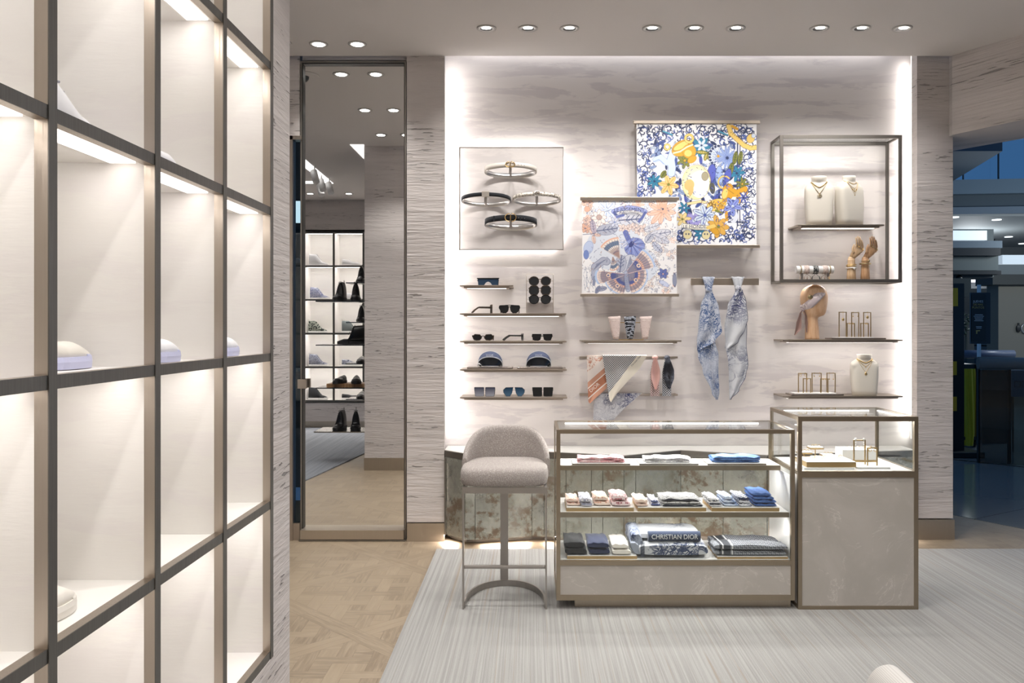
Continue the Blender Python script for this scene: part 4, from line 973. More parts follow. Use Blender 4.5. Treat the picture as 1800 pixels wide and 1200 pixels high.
def drape(name, label, poly, y, mat, cat='scarf', group=None, fold=.006, th=.002, extra=None, seed=0, back=.05, res=26, topz=None):
    """hanging cloth from an outline in pixels (first edge = top edge over the rail), gently pleated"""
    P_ = [(X(p[0], y), Zh(p[1], y)) for p in poly]
    tl, tr = P_[0], P_[1]; rest = P_[1:]+[P_[0]]
    zt = max(tl[1], tr[1]); zb = min(p[1] for p in P_)
    def span(z):
        xs = []
        for a, b in zip(P_, P_[1:]+P_[:1]):
            if (a[1]-z)*(b[1]-z) <= 0 and a[1] != b[1]: xs.append(a[0]+(b[0]-a[0])*(z-a[1])/(b[1]-a[1]))
        if not xs: q = min(P_, key=lambda p: abs(p[1]-z)); return q[0], q[0]
        return min(xs), max(xs)
    def fn(u, v):
        z = zb+.0005+(zt-zb-.001)*v; a, b = span(z); xx = a+(b-a)*u
        return (xx, y-.004-fold*(1-v*.8)*math.sin(u*7+seed+v*3)-fold*.5*math.sin(xx*60+seed), z)
    b = MB().shell(fn, res, res*2, th)
    # part folded over the rail, lying behind it
    b.shell(lambda u, v: (tl[0]+(tr[0]-tl[0])*u, y-.004+(6.087-y)*v, zt+(.005 if y < 6.05 else .001)*math.sin(PI*v)**.5), 8, 4, th)
    return solo(name, b, mat, label, cat, group, org=((tl[0]+tr[0])/2, y, zb))
# terracotta scarf
m = Mat('terracotta_scarf', CREAM, .8); x, y, z = m.sep(); d = (x*.62+z*.78)   # diagonal bands running down to the left
q = (x*(-.66)+z*.75)
n = m.noise(m.vmap((40, 40, 40)), 1, 4, .7, 1.); base = m.mix(n.smooth(.50, .58), hexc('f3e6dc'), hexc('cf9478'))
band = lambda lo, hi: q.gt(lo)*q.lt(hi)
c = m.mix(q.lt(.20), base, hexc('efe5dd')); c = m.mix(band(.115, .145), c, hexc('c9957c')); c = m.mix(band(.06, .108), c, hexc('b5775a')); c = m.mix(q.lt(.052), c, hexc('c9957c')); c = m.mix(q.lt(.02), c, hexc('efe5dd')); m.set('Base Color', c)
ter = drape('folded_scarf', 'terracotta and cream scarf with diagonal bands, leftmost on the upper rail', [(1031.5, 625), (1060, 625), (1068, 670), (1066, 682), (1037, 708.5), (1034, 706)], 6.06, m.m, group='scarves on the upper rail', seed=1)
tz_ = Zh(625, 6.05)
m = Mat('houndstooth_scarf', CREAM, .85); x, y, z = m.sep(); q = (x*.80+z*.60)
hb = hound('hb', (1, 1, 1), (0, 0, 0)); bpy.data.materials.remove(hb)
s_ = .011; p1 = ((x+z)*.7071/s_).frac(); p2 = ((z-x)*.7071/s_).frac(); a = p1.lt(.5); b_ = p2.lt(.5); f = a*b_+(a-b_).abs()*((p1+p2)*2.).frac().lt(.5)
# cream border along the diagonal edge: line from top right to the tip
xr, zr, xt, zt2 = X(1137, 6.04)-X(1098, 6.05), 0, X(1072, 6.04)-X(1098, 6.05), 0
c = m.mix(f, hexc('dedede'), hexc('16181c')); nx, nz = .796, -.605
Xd = (x-(X(1117, 6.04)-X(1095, 6.04)))*nx+(z-(Zh(625, 6.04)-Zh(707, 6.04)))*nz
c = m.mix(Xd.gt(0.), c, hexc('e9e2d2')); m.set('Base Color', c)
hs = drape('folded_scarf', 'black and white houndstooth scarf with cream border, folded to a triangle', [(1059, 625), (1137, 625), (1125, 647), (1086, 689), (1074, 707), (1071, 702)], 6.03, m.m, group='scarves on the upper rail', seed=2)
ORG[hs.name] = Vector(hs.location)
text('lettering', 'Christian Dior', .017, (X(1118, 6.015), 6.012, Zh(634, 6.015)), (PI/2, R(-48), 0), BLACKM, hs, .0003, 1)
drape('folded_scarf', 'silver-grey toile scarf tip hanging behind the lower rail', [(1044, 691), (1128, 691), (1103, 712), (1078, 738), (1043, 738)], 6.075, M_TOILE_GREY, group=None, seed=4)
ORG[ter.name] = Vector(ter.location)
t2 = text('lettering', 'DIOR', .036, (X(1045, 6.03), 6.032, Zh(681, 6.03)), (PI/2, R(-41), 0), Mat('band_lettering', hexc('efe5dd'), .8).m, ter, .0003, 1)
def narrow(pxc, label, m1, m2, xs, seed):
    zt = Zh(626, 6.06); t = thing('narrow_scarf', label, 'scarf', (X(pxc, 6.06), 6.06, Zh(697, 6.06)), 'narrow silk scarves knotted on the upper rail')
    k = MB().sph((X(pxc+1, 6.05), 6.062, zt-.010), .020, 14, 8, (1.1, .8, .9)); obj('knot', k, m1, t)
    for (a, b_, ytop, ybot, mm, dy, pt) in xs:
        P_ = [(X(a, 6.05), X(b_, 6.05))]; z1, z0 = Zh(ytop, 6.05), Zh(ybot, 6.05)
        def fn(u, v, a=a, b_=b_, z0=z0, z1=z1, dy=dy, pt=pt):
            wv = (.35+.65*min(1, (1-v)*2.6)); 
            if pt: wv *= 1 if v > .35 else (.25+.75*v/.35)
            xc = X((a+b_)/2, 6.05)*(1-v**3*.6)+X(pxc, 6.05)*v**3*.6; hw = (X(b_, 6.05)-X(a, 6.05))/2*wv
            return (xc+(u-.5)*2*hw, 6.05-dy-.006*math.sin(u*8+seed), z0+(z1-z0)*v)
        obj('tail', MB().shell(fn, 14, 24, .002), mm, t)
PKS = plain('blush_silk', hexc('d5a9a0'), .45); HP = hound('small_check_pink', hexc('d8c8c4'), hexc('7d5a58'), .012); HBk = hound('small_check_black', hexc('cfd0d4'), hexc('1b1d24'), .012)
BLS = toile('black_print_silk', (.012, .013, .018), (.25, .27, .33), 20., .95)
narrow(1151, 'narrow blush pink silk scarf knotted over the rail', PKS, HP, [(1143, 1159, 629, 696, HP, .0, False), (1144, 1160, 629, 684, PKS, .012, True)], 1)
narrow(1172, 'narrow black silk scarf knotted over the rail, rightmost', BLS, HBk, [(1164, 1180, 629, 696, HBk, .0, False), (1166, 1185, 629, 683, BLS, .012, True)], 2)

# ================================================================ FLAT BAR with two knotted scarves
yb = 6.12; z1, z0 = Zh(489, yb), Zh(501, yb)
t = thing('scarf_bar', 'flat pale metal bar on wall holding two long knotted scarves', 'rail', (X(1274, yb), W, z0))
obj('bar', MB().box(X(1214.5, yb), X(1334, yb), yb, yb+.006, z0, z1), BRONZE_L, t, bevel=.001)
for q in (1220, 1328): obj('bracket', MB().box(X(q, yb)-.01, X(q, yb)+.01, yb+.006, W, z0+.01, z1-.01), BRONZE_L, t)
def knotted(label, mat, pxk, knot_y, left, right, y=6.09, edge=None, seed=0):
    """left/right: lists of (py, x0, x1) cross sections of the two hanging tails"""
    t = thing('knotted_scarf', label, 'scarf', (X(pxk, y), y, Zh(max(left[-1][0], right[-1][0]), y)), 'long scarves knotted on the flat bar')
    # loop over the bar
    rings = []
    for i in range(9):
        v = i/8; hw = (.044-.024*v); z = Zh(487, y)+(Zh(knot_y, y)-Zh(487, y))*v
        rings.append([(X(pxk, y)+hw*math.cos(a), y+(.006+.010*v)*math.sin(a)-.004, z+.004*math.sin(a*5+seed)) for a in [2*PI*k/24 for k in range(24)]])
    obj('loop', MB().loft(rings), mat, t)
    obj('loop', MB().shell(lambda u, v: (X(pxk, y)+(u-.5)*.085, y+.006+.04*v, Zh(487, y)+.004*math.sin(PI*v)), 8, 5, .003), mat, t)
    k = MB().sph((X(pxk, y), y-.012, Zh(knot_y, y)), .024, 18, 10, (1., .8, .95)); obj('knot', k, mat, t)
    for j, tail in enumerate((left, right)):
        Zs = [(Zh(p[0], y), X(p[1], y), X(p[2], y)) for p in tail]
        def fn(u, v, Zs=Zs, j=j):
            q = v*(len(Zs)-1); i = min(int(q), len(Zs)-2); f = q-i; f2 = f*f*(3-2*f)
            a = [Zs[i][k]*(1-f2)+Zs[i+1][k]*f2 for k in (1, 2)]; z = Zs[i][0]*(1-f)+Zs[i+1][0]*f
            pl = math.sin(u*(9 if j == 0 else 7)+seed+v*4)*.010*(1-abs(2*u-1)*.3)
            return (a[0]+(a[1]-a[0])*u, y-.010-.014*j+pl-.01*math.sin(v*3), z)
        obj('tail', MB().shell(fn, 26, 60, .002), mat, t)
        if edge: 
            e = [fn(1, k/40) for k in range(41)]; obj('hem', MB().tube([(p[0], p[1]-.001, p[2]) for p in e], .0016, 5), edge, t)
knotted('blue toile long scarf knotted on the bar, left one', M_TOILE_BLUE, 1245.5, 510,
        [(512, 1240, 1250), (540, 1231, 1256), (575, 1227, 1258), (600, 1224, 1256), (625, 1226, 1262), (650, 1234, 1262), (690, 1250, 1264), (702, 1257, 1262)],
        [(512, 1242, 1252), (540, 1234, 1262), (565, 1229, 1265), (582, 1228, 1267), (600, 1224, 1255), (616, 1224, 1230)], edge=None, seed=1)
knotted('pale grey floral long scarf with navy hem knotted on the bar, right one', M_TOILE_PALE, 1297, 507,
        [(509, 1292, 1302), (540, 1278, 1306), (575, 1272, 1312), (605, 1274, 1311), (640, 1279, 1314), (660, 1280, 1310), (685, 1281, 1298), (702, 1282, 1284)],
        [(509, 1293, 1303), (530, 1284, 1309), (560, 1275, 1312), (576, 1273, 1308), (600, 1274, 1296), (612, 1273, 1283)], edge=plain('navy_hem', hexc('2f3a60')), seed=3)
# ================================================================ BUSTS and necklaces
BUSTM = Mat('bust_cream', hexc('d6d0c4'), .55).m
GCH = Mat('gold_chain', (.72, .52, .24), .3, 1).m; GCH2 = Mat('antique_gold', (.45, .36, .20), .35, .9).m
def bust(pxc, pyt, pyb, wpx, zbase, label, rz=0., y=6.07, neck=26, lean=0.):
    s = y/F; hgt = (pyb-pyt)*s; w = wpx*s/2; nw = neck*s/2
    t = thing('necklace_bust', label, 'bust', (0, 0, 0), 'cream necklace busts'); ORG[t.name] = Vector((0, 0, 0))
    global BPROF
    prof = BPROF = [(0, .86, .62), (.12, .90, .64), (.35, .97, .62), (.55, 1.0, .58), (.70, 1.0, .54), (.76, .985, .50), (.80, .93, .46), (.835, .81, .42), (.862, .69, .39), (.88, .60, .365), (.90, .545, .36), (.95, .53, .37), (1.0, .56, .39)]
    rings = []
    for v, kx, ky in prof:
        a0 = w*kx if v < .89 else nw*kx/.545; d = w*ky if v < .89 else nw*.9*ky/.37
        yo = .0 if v < .6 else -.012*(v-.6)/.4*0
        e = .45 if v < .77 else (.7 if v < .87 else 1.)
        rings.append([(a0*math.copysign(abs(math.cos(q))**e, math.cos(q))+lean*v*hgt, yo-d*math.copysign(abs(math.sin(q))**(e*1.15), math.sin(q))*(1 if math.sin(q) > 0 else .6), v*hgt) for q in [2*PI*k/40 for k in range(40)]])
    obj('bust_form', MB().loft(rings), BUSTM, t)
    put(t, (X(pxc, y), y, zbase), rz); return t, w, hgt, nw, lean
def necklace(B, v0, v1, kx, ky, r, mat, label, pend=None, lumpy=False):
    t, w, h, nw, lean = B; v0 += .055; v1 += .03
    L = t.location; cr, sr = math.cos(t.rotation_euler.z), math.sin(t.rotation_euler.z)
    pts = []
    n = 36 if not lumpy else 60
    def surf(x, v):
        for (va, ka, ya), (vb, kb, yb_) in zip(BPROF[:-1], BPROF[1:]):
            if va <= v <= vb: break
        f = (v-va)/(vb-va); q0 = w*ka if va < .89 else nw*ka/.545; q1 = w*kb if vb < .89 else nw*kb/.545
        d0 = w*ya if va < .89 else nw*.9*ya/.37; d1 = w*yb_ if vb < .89 else nw*.9*yb_/.37
        a_, d_ = q0+(q1-q0)*f, d0+(d1-d0)*f; e = .45 if v < .77 else (.7 if v < .87 else 1.)
        c = min(abs(x)/a_, .999)**(1/e); return -d_*(1-c*c)**(.5*e*1.15)
    for k in range(n+1):
        tt = -1+2*k/n; v_ = v0-(v0-v1)*(1-abs(tt)**(1.5 if not pend or v1 > .68 else 1.15)); x = -tt*nw*(1.04+.10*(kx-1)+.35*max(0, .84-v_)*(1-abs(tt))*0)
        pts.append((x+lean*h*.8, surf(x, v_)-r*1.1, h*v_))
    pts = [(L.x+p[0]*cr-p[1]*sr, L.y+p[0]*sr+p[1]*cr, L.z+p[2]) for p in pts]
    b = MB()
    if lumpy:
        for k in range(0, n, 2): b.sph(((pts[k][0]+pts[k+1][0])/2, (pts[k][1]+pts[k+1][1])/2, (pts[k][2]+pts[k+1][2])/2), r*1.5, 6, 5, (1, 1, .8))
    b.tube(pts, r, 6)
    m = pts[n//2]
    nk = thing('necklace', label, 'necklace', tuple(L), 'necklaces on the cream busts'); obj('chain', b, mat, nk)
    if pend:
        q = pend; p = MB()
        if q == 'ring':
            p.tube([(m[0]+.013*math.cos(a)*(1.1), m[1]-.004, m[2]-.016+.009*math.sin(a)) for a in [2*PI*i/16 for i in range(16)]], .0024, 6, loop=True); p.box(m[0]-.002, m[0]+.002, m[1]-.006, m[1]-.002, m[2]-.024, m[2]-.002)
        elif q == 'coin': p.sph((m[0], m[1]-.003, m[2]-.012), .010, 12, 6, (1, .35, 1))
        elif q == 'star':
            for d_ in (-6, 0, 6): c_ = pts[n//2+d_]; p.sph((c_[0], c_[1]-.002, c_[2]-.003), .005, 8, 5)
        else: p.sph((m[0], m[1]-.002, m[2]-.006), .004, 8, 5)
        obj('pendant', p, mat, nk)
z0 = RS0[0]
B1 = bust(1439.5, 307, 393.5, 49, z0+.0005, 'cream necklace bust with chunky gold chains, left of the pair in the frame', rz=R(-14), neck=26)
necklace(B1, .83, .735, 1.0, .58, .0030, GCH, 'chunky gold link chain worn high on the left bust in the frame', None, True)
necklace(B1, .82, .60, 1.22, .62, .0022, GCH2, 'long dark gold chain with open pendant on the left bust in the frame', 'ring')
B2 = bust(1491, 306.5, 393.5, 54, z0+.0005, 'cream necklace bust with thin gold chains, right of the pair in the frame', rz=R(24), neck=26)
necklace(B2, .84, .80, .95, .5, .0022, GCH, 'gold choker on the right bust in the frame')
necklace(B2, .83, .71, 1.0, .55, .0012, GCH, 'fine short gold chain on the right bust in the frame', 'dot')
necklace(B2, .82, .655, 1.1, .6, .0014, GCH, 'gold chain with a row of small charms on the right bust in the frame', 'star')
necklace(B2, .82, .585, 1.2, .62, .0008, GCH, 'longest, thinnest gold chain on the right bust in the frame', 'dot')
B3 = bust(1519, 622, 693, 47, RS2[0]+.0005, 'cream necklace bust standing alone on the lowest right shelf', rz=R(-10), y=6.06, neck=25)
necklace(B3, .84, .77, 1.0, .5, .0030, GCH, 'thick gold chain worn high on the lowest-shelf bust', None, True)
necklace(B3, .83, .69, 1.1, .58, .0016, GCH, 'middle gold chain on the lowest-shelf bust', 'dot')
necklace(B3, .82, .54, 1.15, .62, .0012, GCH, 'long thin gold chain with round medallion on the lowest-shelf bust', 'coin')

# ================================================================ BRACELET ROLL with bracelets
yr = 6.08; xr0, xr1 = X(1399, yr), X(1464.5, yr); zr = Zh(474, yr); rr = 6.8*yr/F
t = thing('bracelet_roll', 'white cylindrical bracelet roll on the floor of the metal frame', 'bracelet display', ((xr0+xr1)/2, yr, FB))
b = MB().loft([[(xx, yr+r_*math.cos(2*PI*k/24), zr+r_*math.sin(2*PI*k/24)) for k in range(24)] for xx, r_ in ((xr0, rr*.9), (xr0+.004, rr), (xr1-.004, rr), (xr1, rr*.9))])
obj('roll', b, WHITE, t)
for q in (xr0+.04, xr1-.04): obj('foot', MB().box(q-.008, q+.008, yr-.012, yr+.012, FB+.0003, zr-rr+.002), STEEL, t)
def bracelet(px, wpx, mat, label, tassel, tm, swing):
    xc = X(px, yr); hw = wpx/2*yr/F
    t = thing('bracelet', label, 'bracelet', (xc, yr, FB), 'woven bracelets on the white roll')
    n = 24; R1, R2 = rr+.003, rr+.001
    rings = [[(xc-hw, yr+R2*math.cos(a), zr+R2*math.sin(a)), (xc+hw, yr+R2*math.cos(a), zr+R2*math.sin(a)), (xc+hw, yr+R1*math.cos(a), zr+R1*math.sin(a)), (xc-hw, yr+R1*math.cos(a), zr+R1*math.sin(a))] for a in [2*PI*k/n for k in range(n)]]
    obj('band', MB().loft(rings, cap=False, loop=True), mat, t)
    for s_ in tassel:
        x1 = xc+s_*.03; z1 = zr-rr
        b = MB().tube([(xc, yr-.012, z1+.002), (xc+s_*.012, yr-.02, z1-.012), (x1, yr-.02, z1-.022)], .0014, 5); obj('cord', b, tm, t)
        obj('tassel', MB().tube([(x1, yr-.02, z1-.020), (x1+s_*.006, yr-.02, FB+.012), (x1+s_*.010, yr-.02, FB+.0008)], [.002, .005, .007], 8), tm, t)
PB = letters('pale_woven', hexc('d9c8bf'), hexc('a08f88'), .012); KB = letters('black_woven', hexc('2b2d30'), hexc('b9b9b4'), .012)
TP = plain('tassel_taupe', hexc('8f7c6e'), .8); TK = plain('tassel_black', hexc('1e2124'), .8); TG = plain('tassel_ochre', hexc('b79a68'), .8)
bracelet(1406.5, 1.6, GCH2, 'thin gold bracelet with a taupe tassel, left end of the white roll', (-.2,), TP, 0)
bracelet(1416.5, 9, PB, 'pale woven bracelet on the white roll, left of the black one', (-.5, .1, .9), TP, 0)
bracelet(1432.5, 9, KB, 'black and white woven bracelet in the middle of the white roll', (-.8, .8), TK, 0)
bracelet(1449.5, 9, PB, 'pale woven bracelet on the white roll, right of the black one', (-.9, -.2, .6), TP, 0)
bracelet(1457.8, 1.6, GCH2, 'thin gold bracelet with an ochre cord, right end of the white roll', (-.2,), TG, 0)

# ================================================================ WOODEN HANDS
def wood(name, a, b_, s=1.):
    m = Mat(name, a, .45); x, y, z = m.sep(); n = m.noise(m.comb(x*90*s, y*90*s, z*9*s), 1, 4, .6, .8); m.set('Base Color', m.mix(n.smooth(.4, .65), a, b_)); return m.m
WOOD1 = wood('pale_beech', hexc('d9bd9a'), hexc('caa67e')); WOOD2 = wood('tan_beech', hexc('c8a27e'), hexc('b38961')); TIPD = Mat('dark_tip', hexc('4a3a30'), .4).m
def mannequin_hand(px, label, wm, s=1., y=6.07, darktips=False, var=0):
    """local units: metres; x right, -y to the room, z up"""
    t = thing('mannequin_hand', label, 'display hand', (0, 0, 0), 'wooden display hands'); ORG[t.name] = Vector((0, 0, 0))
    k = .01*.40*s   # one pixel of the photo
    b = MB().loft([[(cx_+rx_*math.cos(a), ry_*math.sin(a), z_) for a in [2*PI*j/20 for j in range(20)]] for cx_, rx_, ry_, z_ in
                   ((0, .0335, .026, 0), (0, .031, .024, .05), (.0, .0275, .021, .10), (0, .0255, .019, .145), (0, .024, .018, .158))])
    fa = obj('forearm', b, wm, t)
    # wrist disc + palm leaning right
    pal = MB().sph((.0, 0, .160), .0235, 16, 8, (1, .8, .7))
    P0 = Vector((.002, -.002, .165)); P1 = Vector((.048, -.012, .228))
    ax = (P1-P0).normalized(); side = Vector((0, 1, 0)).cross(ax).normalized()   # across the palm
    rings = []
    for i, (v, w_, d_) in enumerate(((0, .019, .015), (.3, .025, .016), (.65, .031, .015), (1., .033, .0125), (1.12, .028, .009))):
        c = P0+(P1-P0)*v
        rings.append([tuple(c+side*(w_*math.cos(a))+Vector((0, 1, 0))*(d_*math.sin(a))) for a in [2*PI*j/20 for j in range(20)]])
    pal.loft(rings)
    K = P1+ax*.002
    for i, (o_, L, r_) in enumerate(((-.026, .066, .0064), (-.009, .084, .0070), (.009, .090, .0070), (.026, .078, .0066))):
        base = K+side*o_*.98+Vector((0, -.002, -.004))
        cv = (.15, .12, .1, .1)[i]; up = Vector((-.10+.02*i, -.10, 1)).normalized()
        d1 = (ax*.3+up*.7).normalized(); a1 = base+d1*L*.42; d2 = (up+Vector((-.06-.03*i+var*.02, -.05, 0))).normalized(); a2 = a1+d2*L*.32; a3 = a2+(d2+Vector((-.10, .04, 0))).normalized()*L*.28
        pal.tube([base-ax*.008, base, a1, a2, a3, a3+(a3-a2)*.08], [r_*1.02, r_*1.05, r_, r_*.88, r_*.68, r_*.25], 8)
        if darktips and i < 4:
            obj('fingertip', MB().tube([a2*.4+a3*.6, a3+(a3-a2)*.10], [r_*.80, r_*.45], 8), TIPD, t)
    tb = P0+(P1-P0)*.35-side*.020
    tb = P0+(P1-P0)*.40+Vector((0, -.014, 0))+side*(-.022)
    pal.tube([tb+side*.01, tb, tb+Vector((-.004, -.012, .026)), tb+Vector((.004, -.014, .050)), tb+Vector((.008, -.012, .056))], [.009, .0088, .0075, .006, .0025], 8)
    obj('hand', pal, wm, t)
    put(t, (X(px, y), y, FB+.0005)); 
    return t, K, side, ax
h1 = mannequin_hand(1496.5, 'paler wooden mannequin hand with gold bangles and rings, left of two', WOOD1)
h2 = mannequin_hand(1521, 'darker wooden mannequin hand with dark fingertips, right of two', WOOD2, darktips=True, var=1)
def bangle(Hn, z, rx, ry, r, mat, label, tilt=0, extra=None):
    t, K, s_, ax = Hn; L = t.location
    pts = [(L.x+rx*math.cos(a), L.y+ry*math.sin(a), L.z+z+tilt*math.cos(a)) for a in [2*PI*j/28 for j in range(28)]]
    b = MB().tube(pts, r, 6, loop=True)
    if extra: b.sph((L.x+extra[0], L.y-ry-.003, L.z+z+extra[1]), extra[2], 8, 6, (1, .5, 1))
    solo('bangle', b, mat, label, 'bracelet', 'bangles on the wooden hands')
bangle(h1, .115, .0335, .027, .0030, GCH, 'topmost gold bangle on the left wooden hand', .002)
bangle(h1, .104, .0325, .027, .0032, GCH, 'second gold bangle on the left wooden hand', -.001)
bangle(h1, .093, .0345, .028, .0036, WHITE, 'white bangle with a gold charm on the left wooden hand', .002, (.010, -.006, .008))
bangle(h1, .086, .0320, .027, .0022, GCH, 'lowest thin gold bangle on the left wooden hand', -.002)
bangle(h2, .138, .029, .023, .0020, GCH2, 'thin gold chain bracelet with bow at wrist of the right wooden hand', -.003, (.016, .004, .008))
bangle(h2, .122, .036, .029, .0055, GCH2, 'broad antique gold bangle on the right wooden hand')
bangle(h2, .106, .030, .025, .0014, GCH2, 'fine gold thread bracelet just under the broad bangle')
bangle(h2, .096, .031, .025, .0014, GCH2, 'lowest fine gold thread bracelet on the right wooden hand')
for Hn, nm in ((h1, 'left'), (h2, 'right')):
    t, K, side, ax = Hn; L = t.location
    for i, o_ in enumerate((-.026, -.009, .009, .026)):
        c = K+side*o_*.98+ax*.008+Vector((0, -.002, 0)); u = side; v_ = Vector((0, 1, 0))
        pts = [tuple(L+c+u*(.0088*math.cos(a))+v_*(.0088*math.sin(a))) for a in [2*PI*j/14 for j in range(14)]]
        b = MB().tube(pts, .0022, 5, loop=True)
        if i in (1, 3): b.sph(tuple(L+c+Vector((0, -.010, 0))), .006, 8, 6)
        solo('finger_ring', b, GCH if nm == 'left' else GCH2, 'gold ring on the %s finger of the %s wooden hand' % (('first', 'second', 'third', 'fourth')[i], nm), 'ring', 'rings on the wooden hands')

# ================================================================ WOODEN HEAD with headscarf
yh = 6.08; hz = RS1[0]+.0005
HW = wood('head_beech', hexc('d3ae8b'), hexc('c49a75'), .5)
t = thing('wooden_mannequin', 'faceless wooden mannequin head in profile wearing a printed headscarf', 'display head', (X(1430, yh), yh, hz))
# sections: (py, back px, front px, half width m)
sec = [(596, 1415, 1440, .046), (580, 1415.5, 1439, .043), (566, 1416.5, 1437.5, .040), (558, 1416.5, 1438, .042), (554.5, 1415, 1446.5, .050), (551, 1413, 1450, .054), (546, 1411, 1451.8, .060), (538, 1408.5, 1453, .066), (528, 1407, 1454.3, .070), (519, 1407.2, 1454.2, .071), (511, 1410, 1451.5, .067), (505, 1415.5, 1446.5, .055), (501.5, 1423, 1439.5, .034), (500.5, 1428, 1435, .012)]
rings = []
for py, a_, b_, hw in sec:
    xa, xb = X(a_, yh), X(b_, yh); cxm = (xa+xb)/2; e = 1. if py > 555 else .9
    z = max(Zh(py, yh), hz)
    rings.append([(cxm+(xb-xa)/2*math.copysign(abs(math.cos(q))**e, math.cos(q)), yh+hw*math.sin(q), z) for q in [2*PI*k/36 for k in range(36)]])
def sub(rs):   # smooth the loft by catmull interpolation between sections
    out = []
    for i in range(len(rs)-1):
        p0, p1, p2, p3 = rs[max(i-1, 0)], rs[i], rs[i+1], rs[min(i+2, len(rs)-1)]
        for k in range(4):
            q = k/4; out.append([tuple(.5*((2*b[c])+(-a[c]+cc[c])*q+(2*a[c]-5*b[c]+4*cc[c]-d[c])*q*q+(-a[c]+3*b[c]-3*cc[c]+d[c])*q**3) for c in range(3)) for a, b, cc, d in zip(p0, p1, p2, p3)])
    out.append(rs[-1]); return out
obj('head_form', MB().loft(sub(rings)), HW, t)
# headscarf: band lying round the skull in a tilted plane
HS = Mat('head_scarf_print', CREAM, .6); x, y, z = HS.sep(); q = ((x*.8+z*.9)/.009).frac(); n_ = HS.noise(HS.vmap((70, 70, 70)), 1, 3)
HS.set('Base Color', HS.mix(q.gt(.45)*n_.gt(.44), hexc('f0e4e2'), hexc('8a7680')))
hs_ = thing('head_scarf', 'pink and plum printed scarf tied round the wooden head, ends hanging', 'scarf', (X(1430, yh), yh, hz))
cxh, czh = X(1430.7, yh), Zh(527, yh); ah, bh, dh = 24.4*yh/F, 27.5*yh/F, .074
rgs = []
tilt = R(42)
for j in range(44):
    a = 2*PI*j/44; r = []
    for (o1, k_) in ((-.030, 1.02), (-.018, 1.05), (0, 1.06), (.018, 1.05), (.030, 1.02), (.0, 1.0)):
        # point on ellipsoid cut by plane n.p = off ; plane normal tilted up-back
        off = o1+.012; nx_, nz_ = -math.sin(tilt), math.cos(tilt); tx_, tz_ = math.cos(tilt), math.sin(tilt)
        k2 = math.sqrt(max(1-(off/bh)**2, .1))
        px_ = tx_*ah*k2*math.cos(a)*k_+nx_*off; pz_ = tz_*bh*k2*math.cos(a)*k_+nz_*off
        r.append((cxh+px_, yh+dh*k2*math.sin(a)*k_, czh+pz_))
    rgs.append(r)
obj('wrap', MB().loft(rgs, cap=False, loop=True), HS.m, hs_)
obj('emblem', MB().sph((X(1425, 6.0), yh-.073, Zh(522, 6.0)), .016, 10, 6, (1.2, .25, 1.)), GCH2, hs_)
kx_, kz_ = X(1409.5, yh), Zh(545, yh)
obj('knot', MB().sph((kx_, yh-.02, kz_), .012, 12, 8), HS.m, hs_)
MOC = plain('mocha_silk', hexc('8d6f66'), .5)
def tailf(pts):
    def fn(u, v):
        q = v*(len(pts)-1); i = min(int(q), len(pts)-2); f = q-i
        a = [pts[i][c]*(1-f)+pts[i+1][c]*f for c in range(3)]
        return (X(a[1], yh)+(X(a[2], yh)-X(a[1], yh))*u, yh-.03-.006*math.sin(u*5+v*3), Zh(a[0], yh))
    return MB().shell(fn, 8, 20, .002)
obj('tail', tailf([(545, 1407.5, 1410), (550, 1403, 1406.5), (566, 1397.5, 1406.5), (578, 1395.8, 1406), (589, 1394, 1395)]), MOC, hs_)
obj('tail', tailf([(545, 1410, 1412), (555, 1412, 1416), (568, 1412, 1417), (584, 1415, 1416)]), MOC, hs_)

# ================================================================ EARRING TRAYS
WH = Mat('white_pad', (.82, .81, .79), .5).m
def earring_tray(px0, px1, zb, label, stands, padpx, y=6.06):
    t = thing('earring_tray', label, 'tray', (X((px0+px1)/2, y), y, zb), 'earring trays on the wall shelves')
    obj('tray_base', MB().box(X(px0, 5.99), X(px1, 5.99), 5.985, 6.13, zb+.0005, zb+.011), TRAYM, t, bevel=.001)
    obj('pad', MB().box(X(padpx[0], 6.0), X(padpx[1], 6.0), 6.0, 6.115, zb+.0112, zb+.017), WH, t)
    return t, zb+.017
def u_stand(px0, px1, pyt, zb, y, label, grp='small brass earring stands', r=.0028):
    x0, x1 = X(px0, y), X(px1, y); zt = Zh(pyt, y)
    t = thing('earring_stand', label, 'stand', ((x0+x1)/2, y, zb), grp)
    obj('wire_frame', MB().box(x0-r, x0+r, y-r, y+r, zb+.0003, zt).box(x1-r, x1+r, y-r, y+r, zb+.0003, zt).box(x0+r, x1-r, y-r, y+r, zt-2*r, zt), BRASS, t)
    return x0, x1, zt
def earring(x, y, zt, L, kind, label, grp='earrings on brass stands', mat=None):
    mat = mat or GCH; t = thing('earring', label, 'earring', (x, y, zt), grp)
    obj('hook', MB().tube([(x, y+.0005, zt+.003), (x, y-.004, zt+.002), (x, y-.005, zt-.006)], .0012, 5), mat, t)
    b = MB()
    if kind == 'drop': b.tube([(x, y-.005, zt-.006), (x, y-.005, zt-L)], .0009, 5); b.sph((x, y-.005, zt-L), .0045, 8, 6)
    elif kind == 'big': b.tube([(x, y-.005, zt-.006), (x, y-.005, zt-L)], .0009, 5); b.sph((x, y-.005, zt-L-.006), .0095, 10, 6, (1, .4, 1.2))
    elif kind == 'hoop': b.tube([(x+.008*math.cos(a), y-.005, zt-.014+.008*math.sin(a)) for a in [2*PI*k/14 for k in range(14)]], .0016, 5, loop=True)
    else: b.sph((x, y-.005, zt-.006), .0045, 8, 6)
    obj('charm', b, mat, t)
t1, zp = earring_tray(1462, 1557, RS1[0], 'white and mirrored earring tray on the shelf beside the wooden head', 0, (1471, 1537))
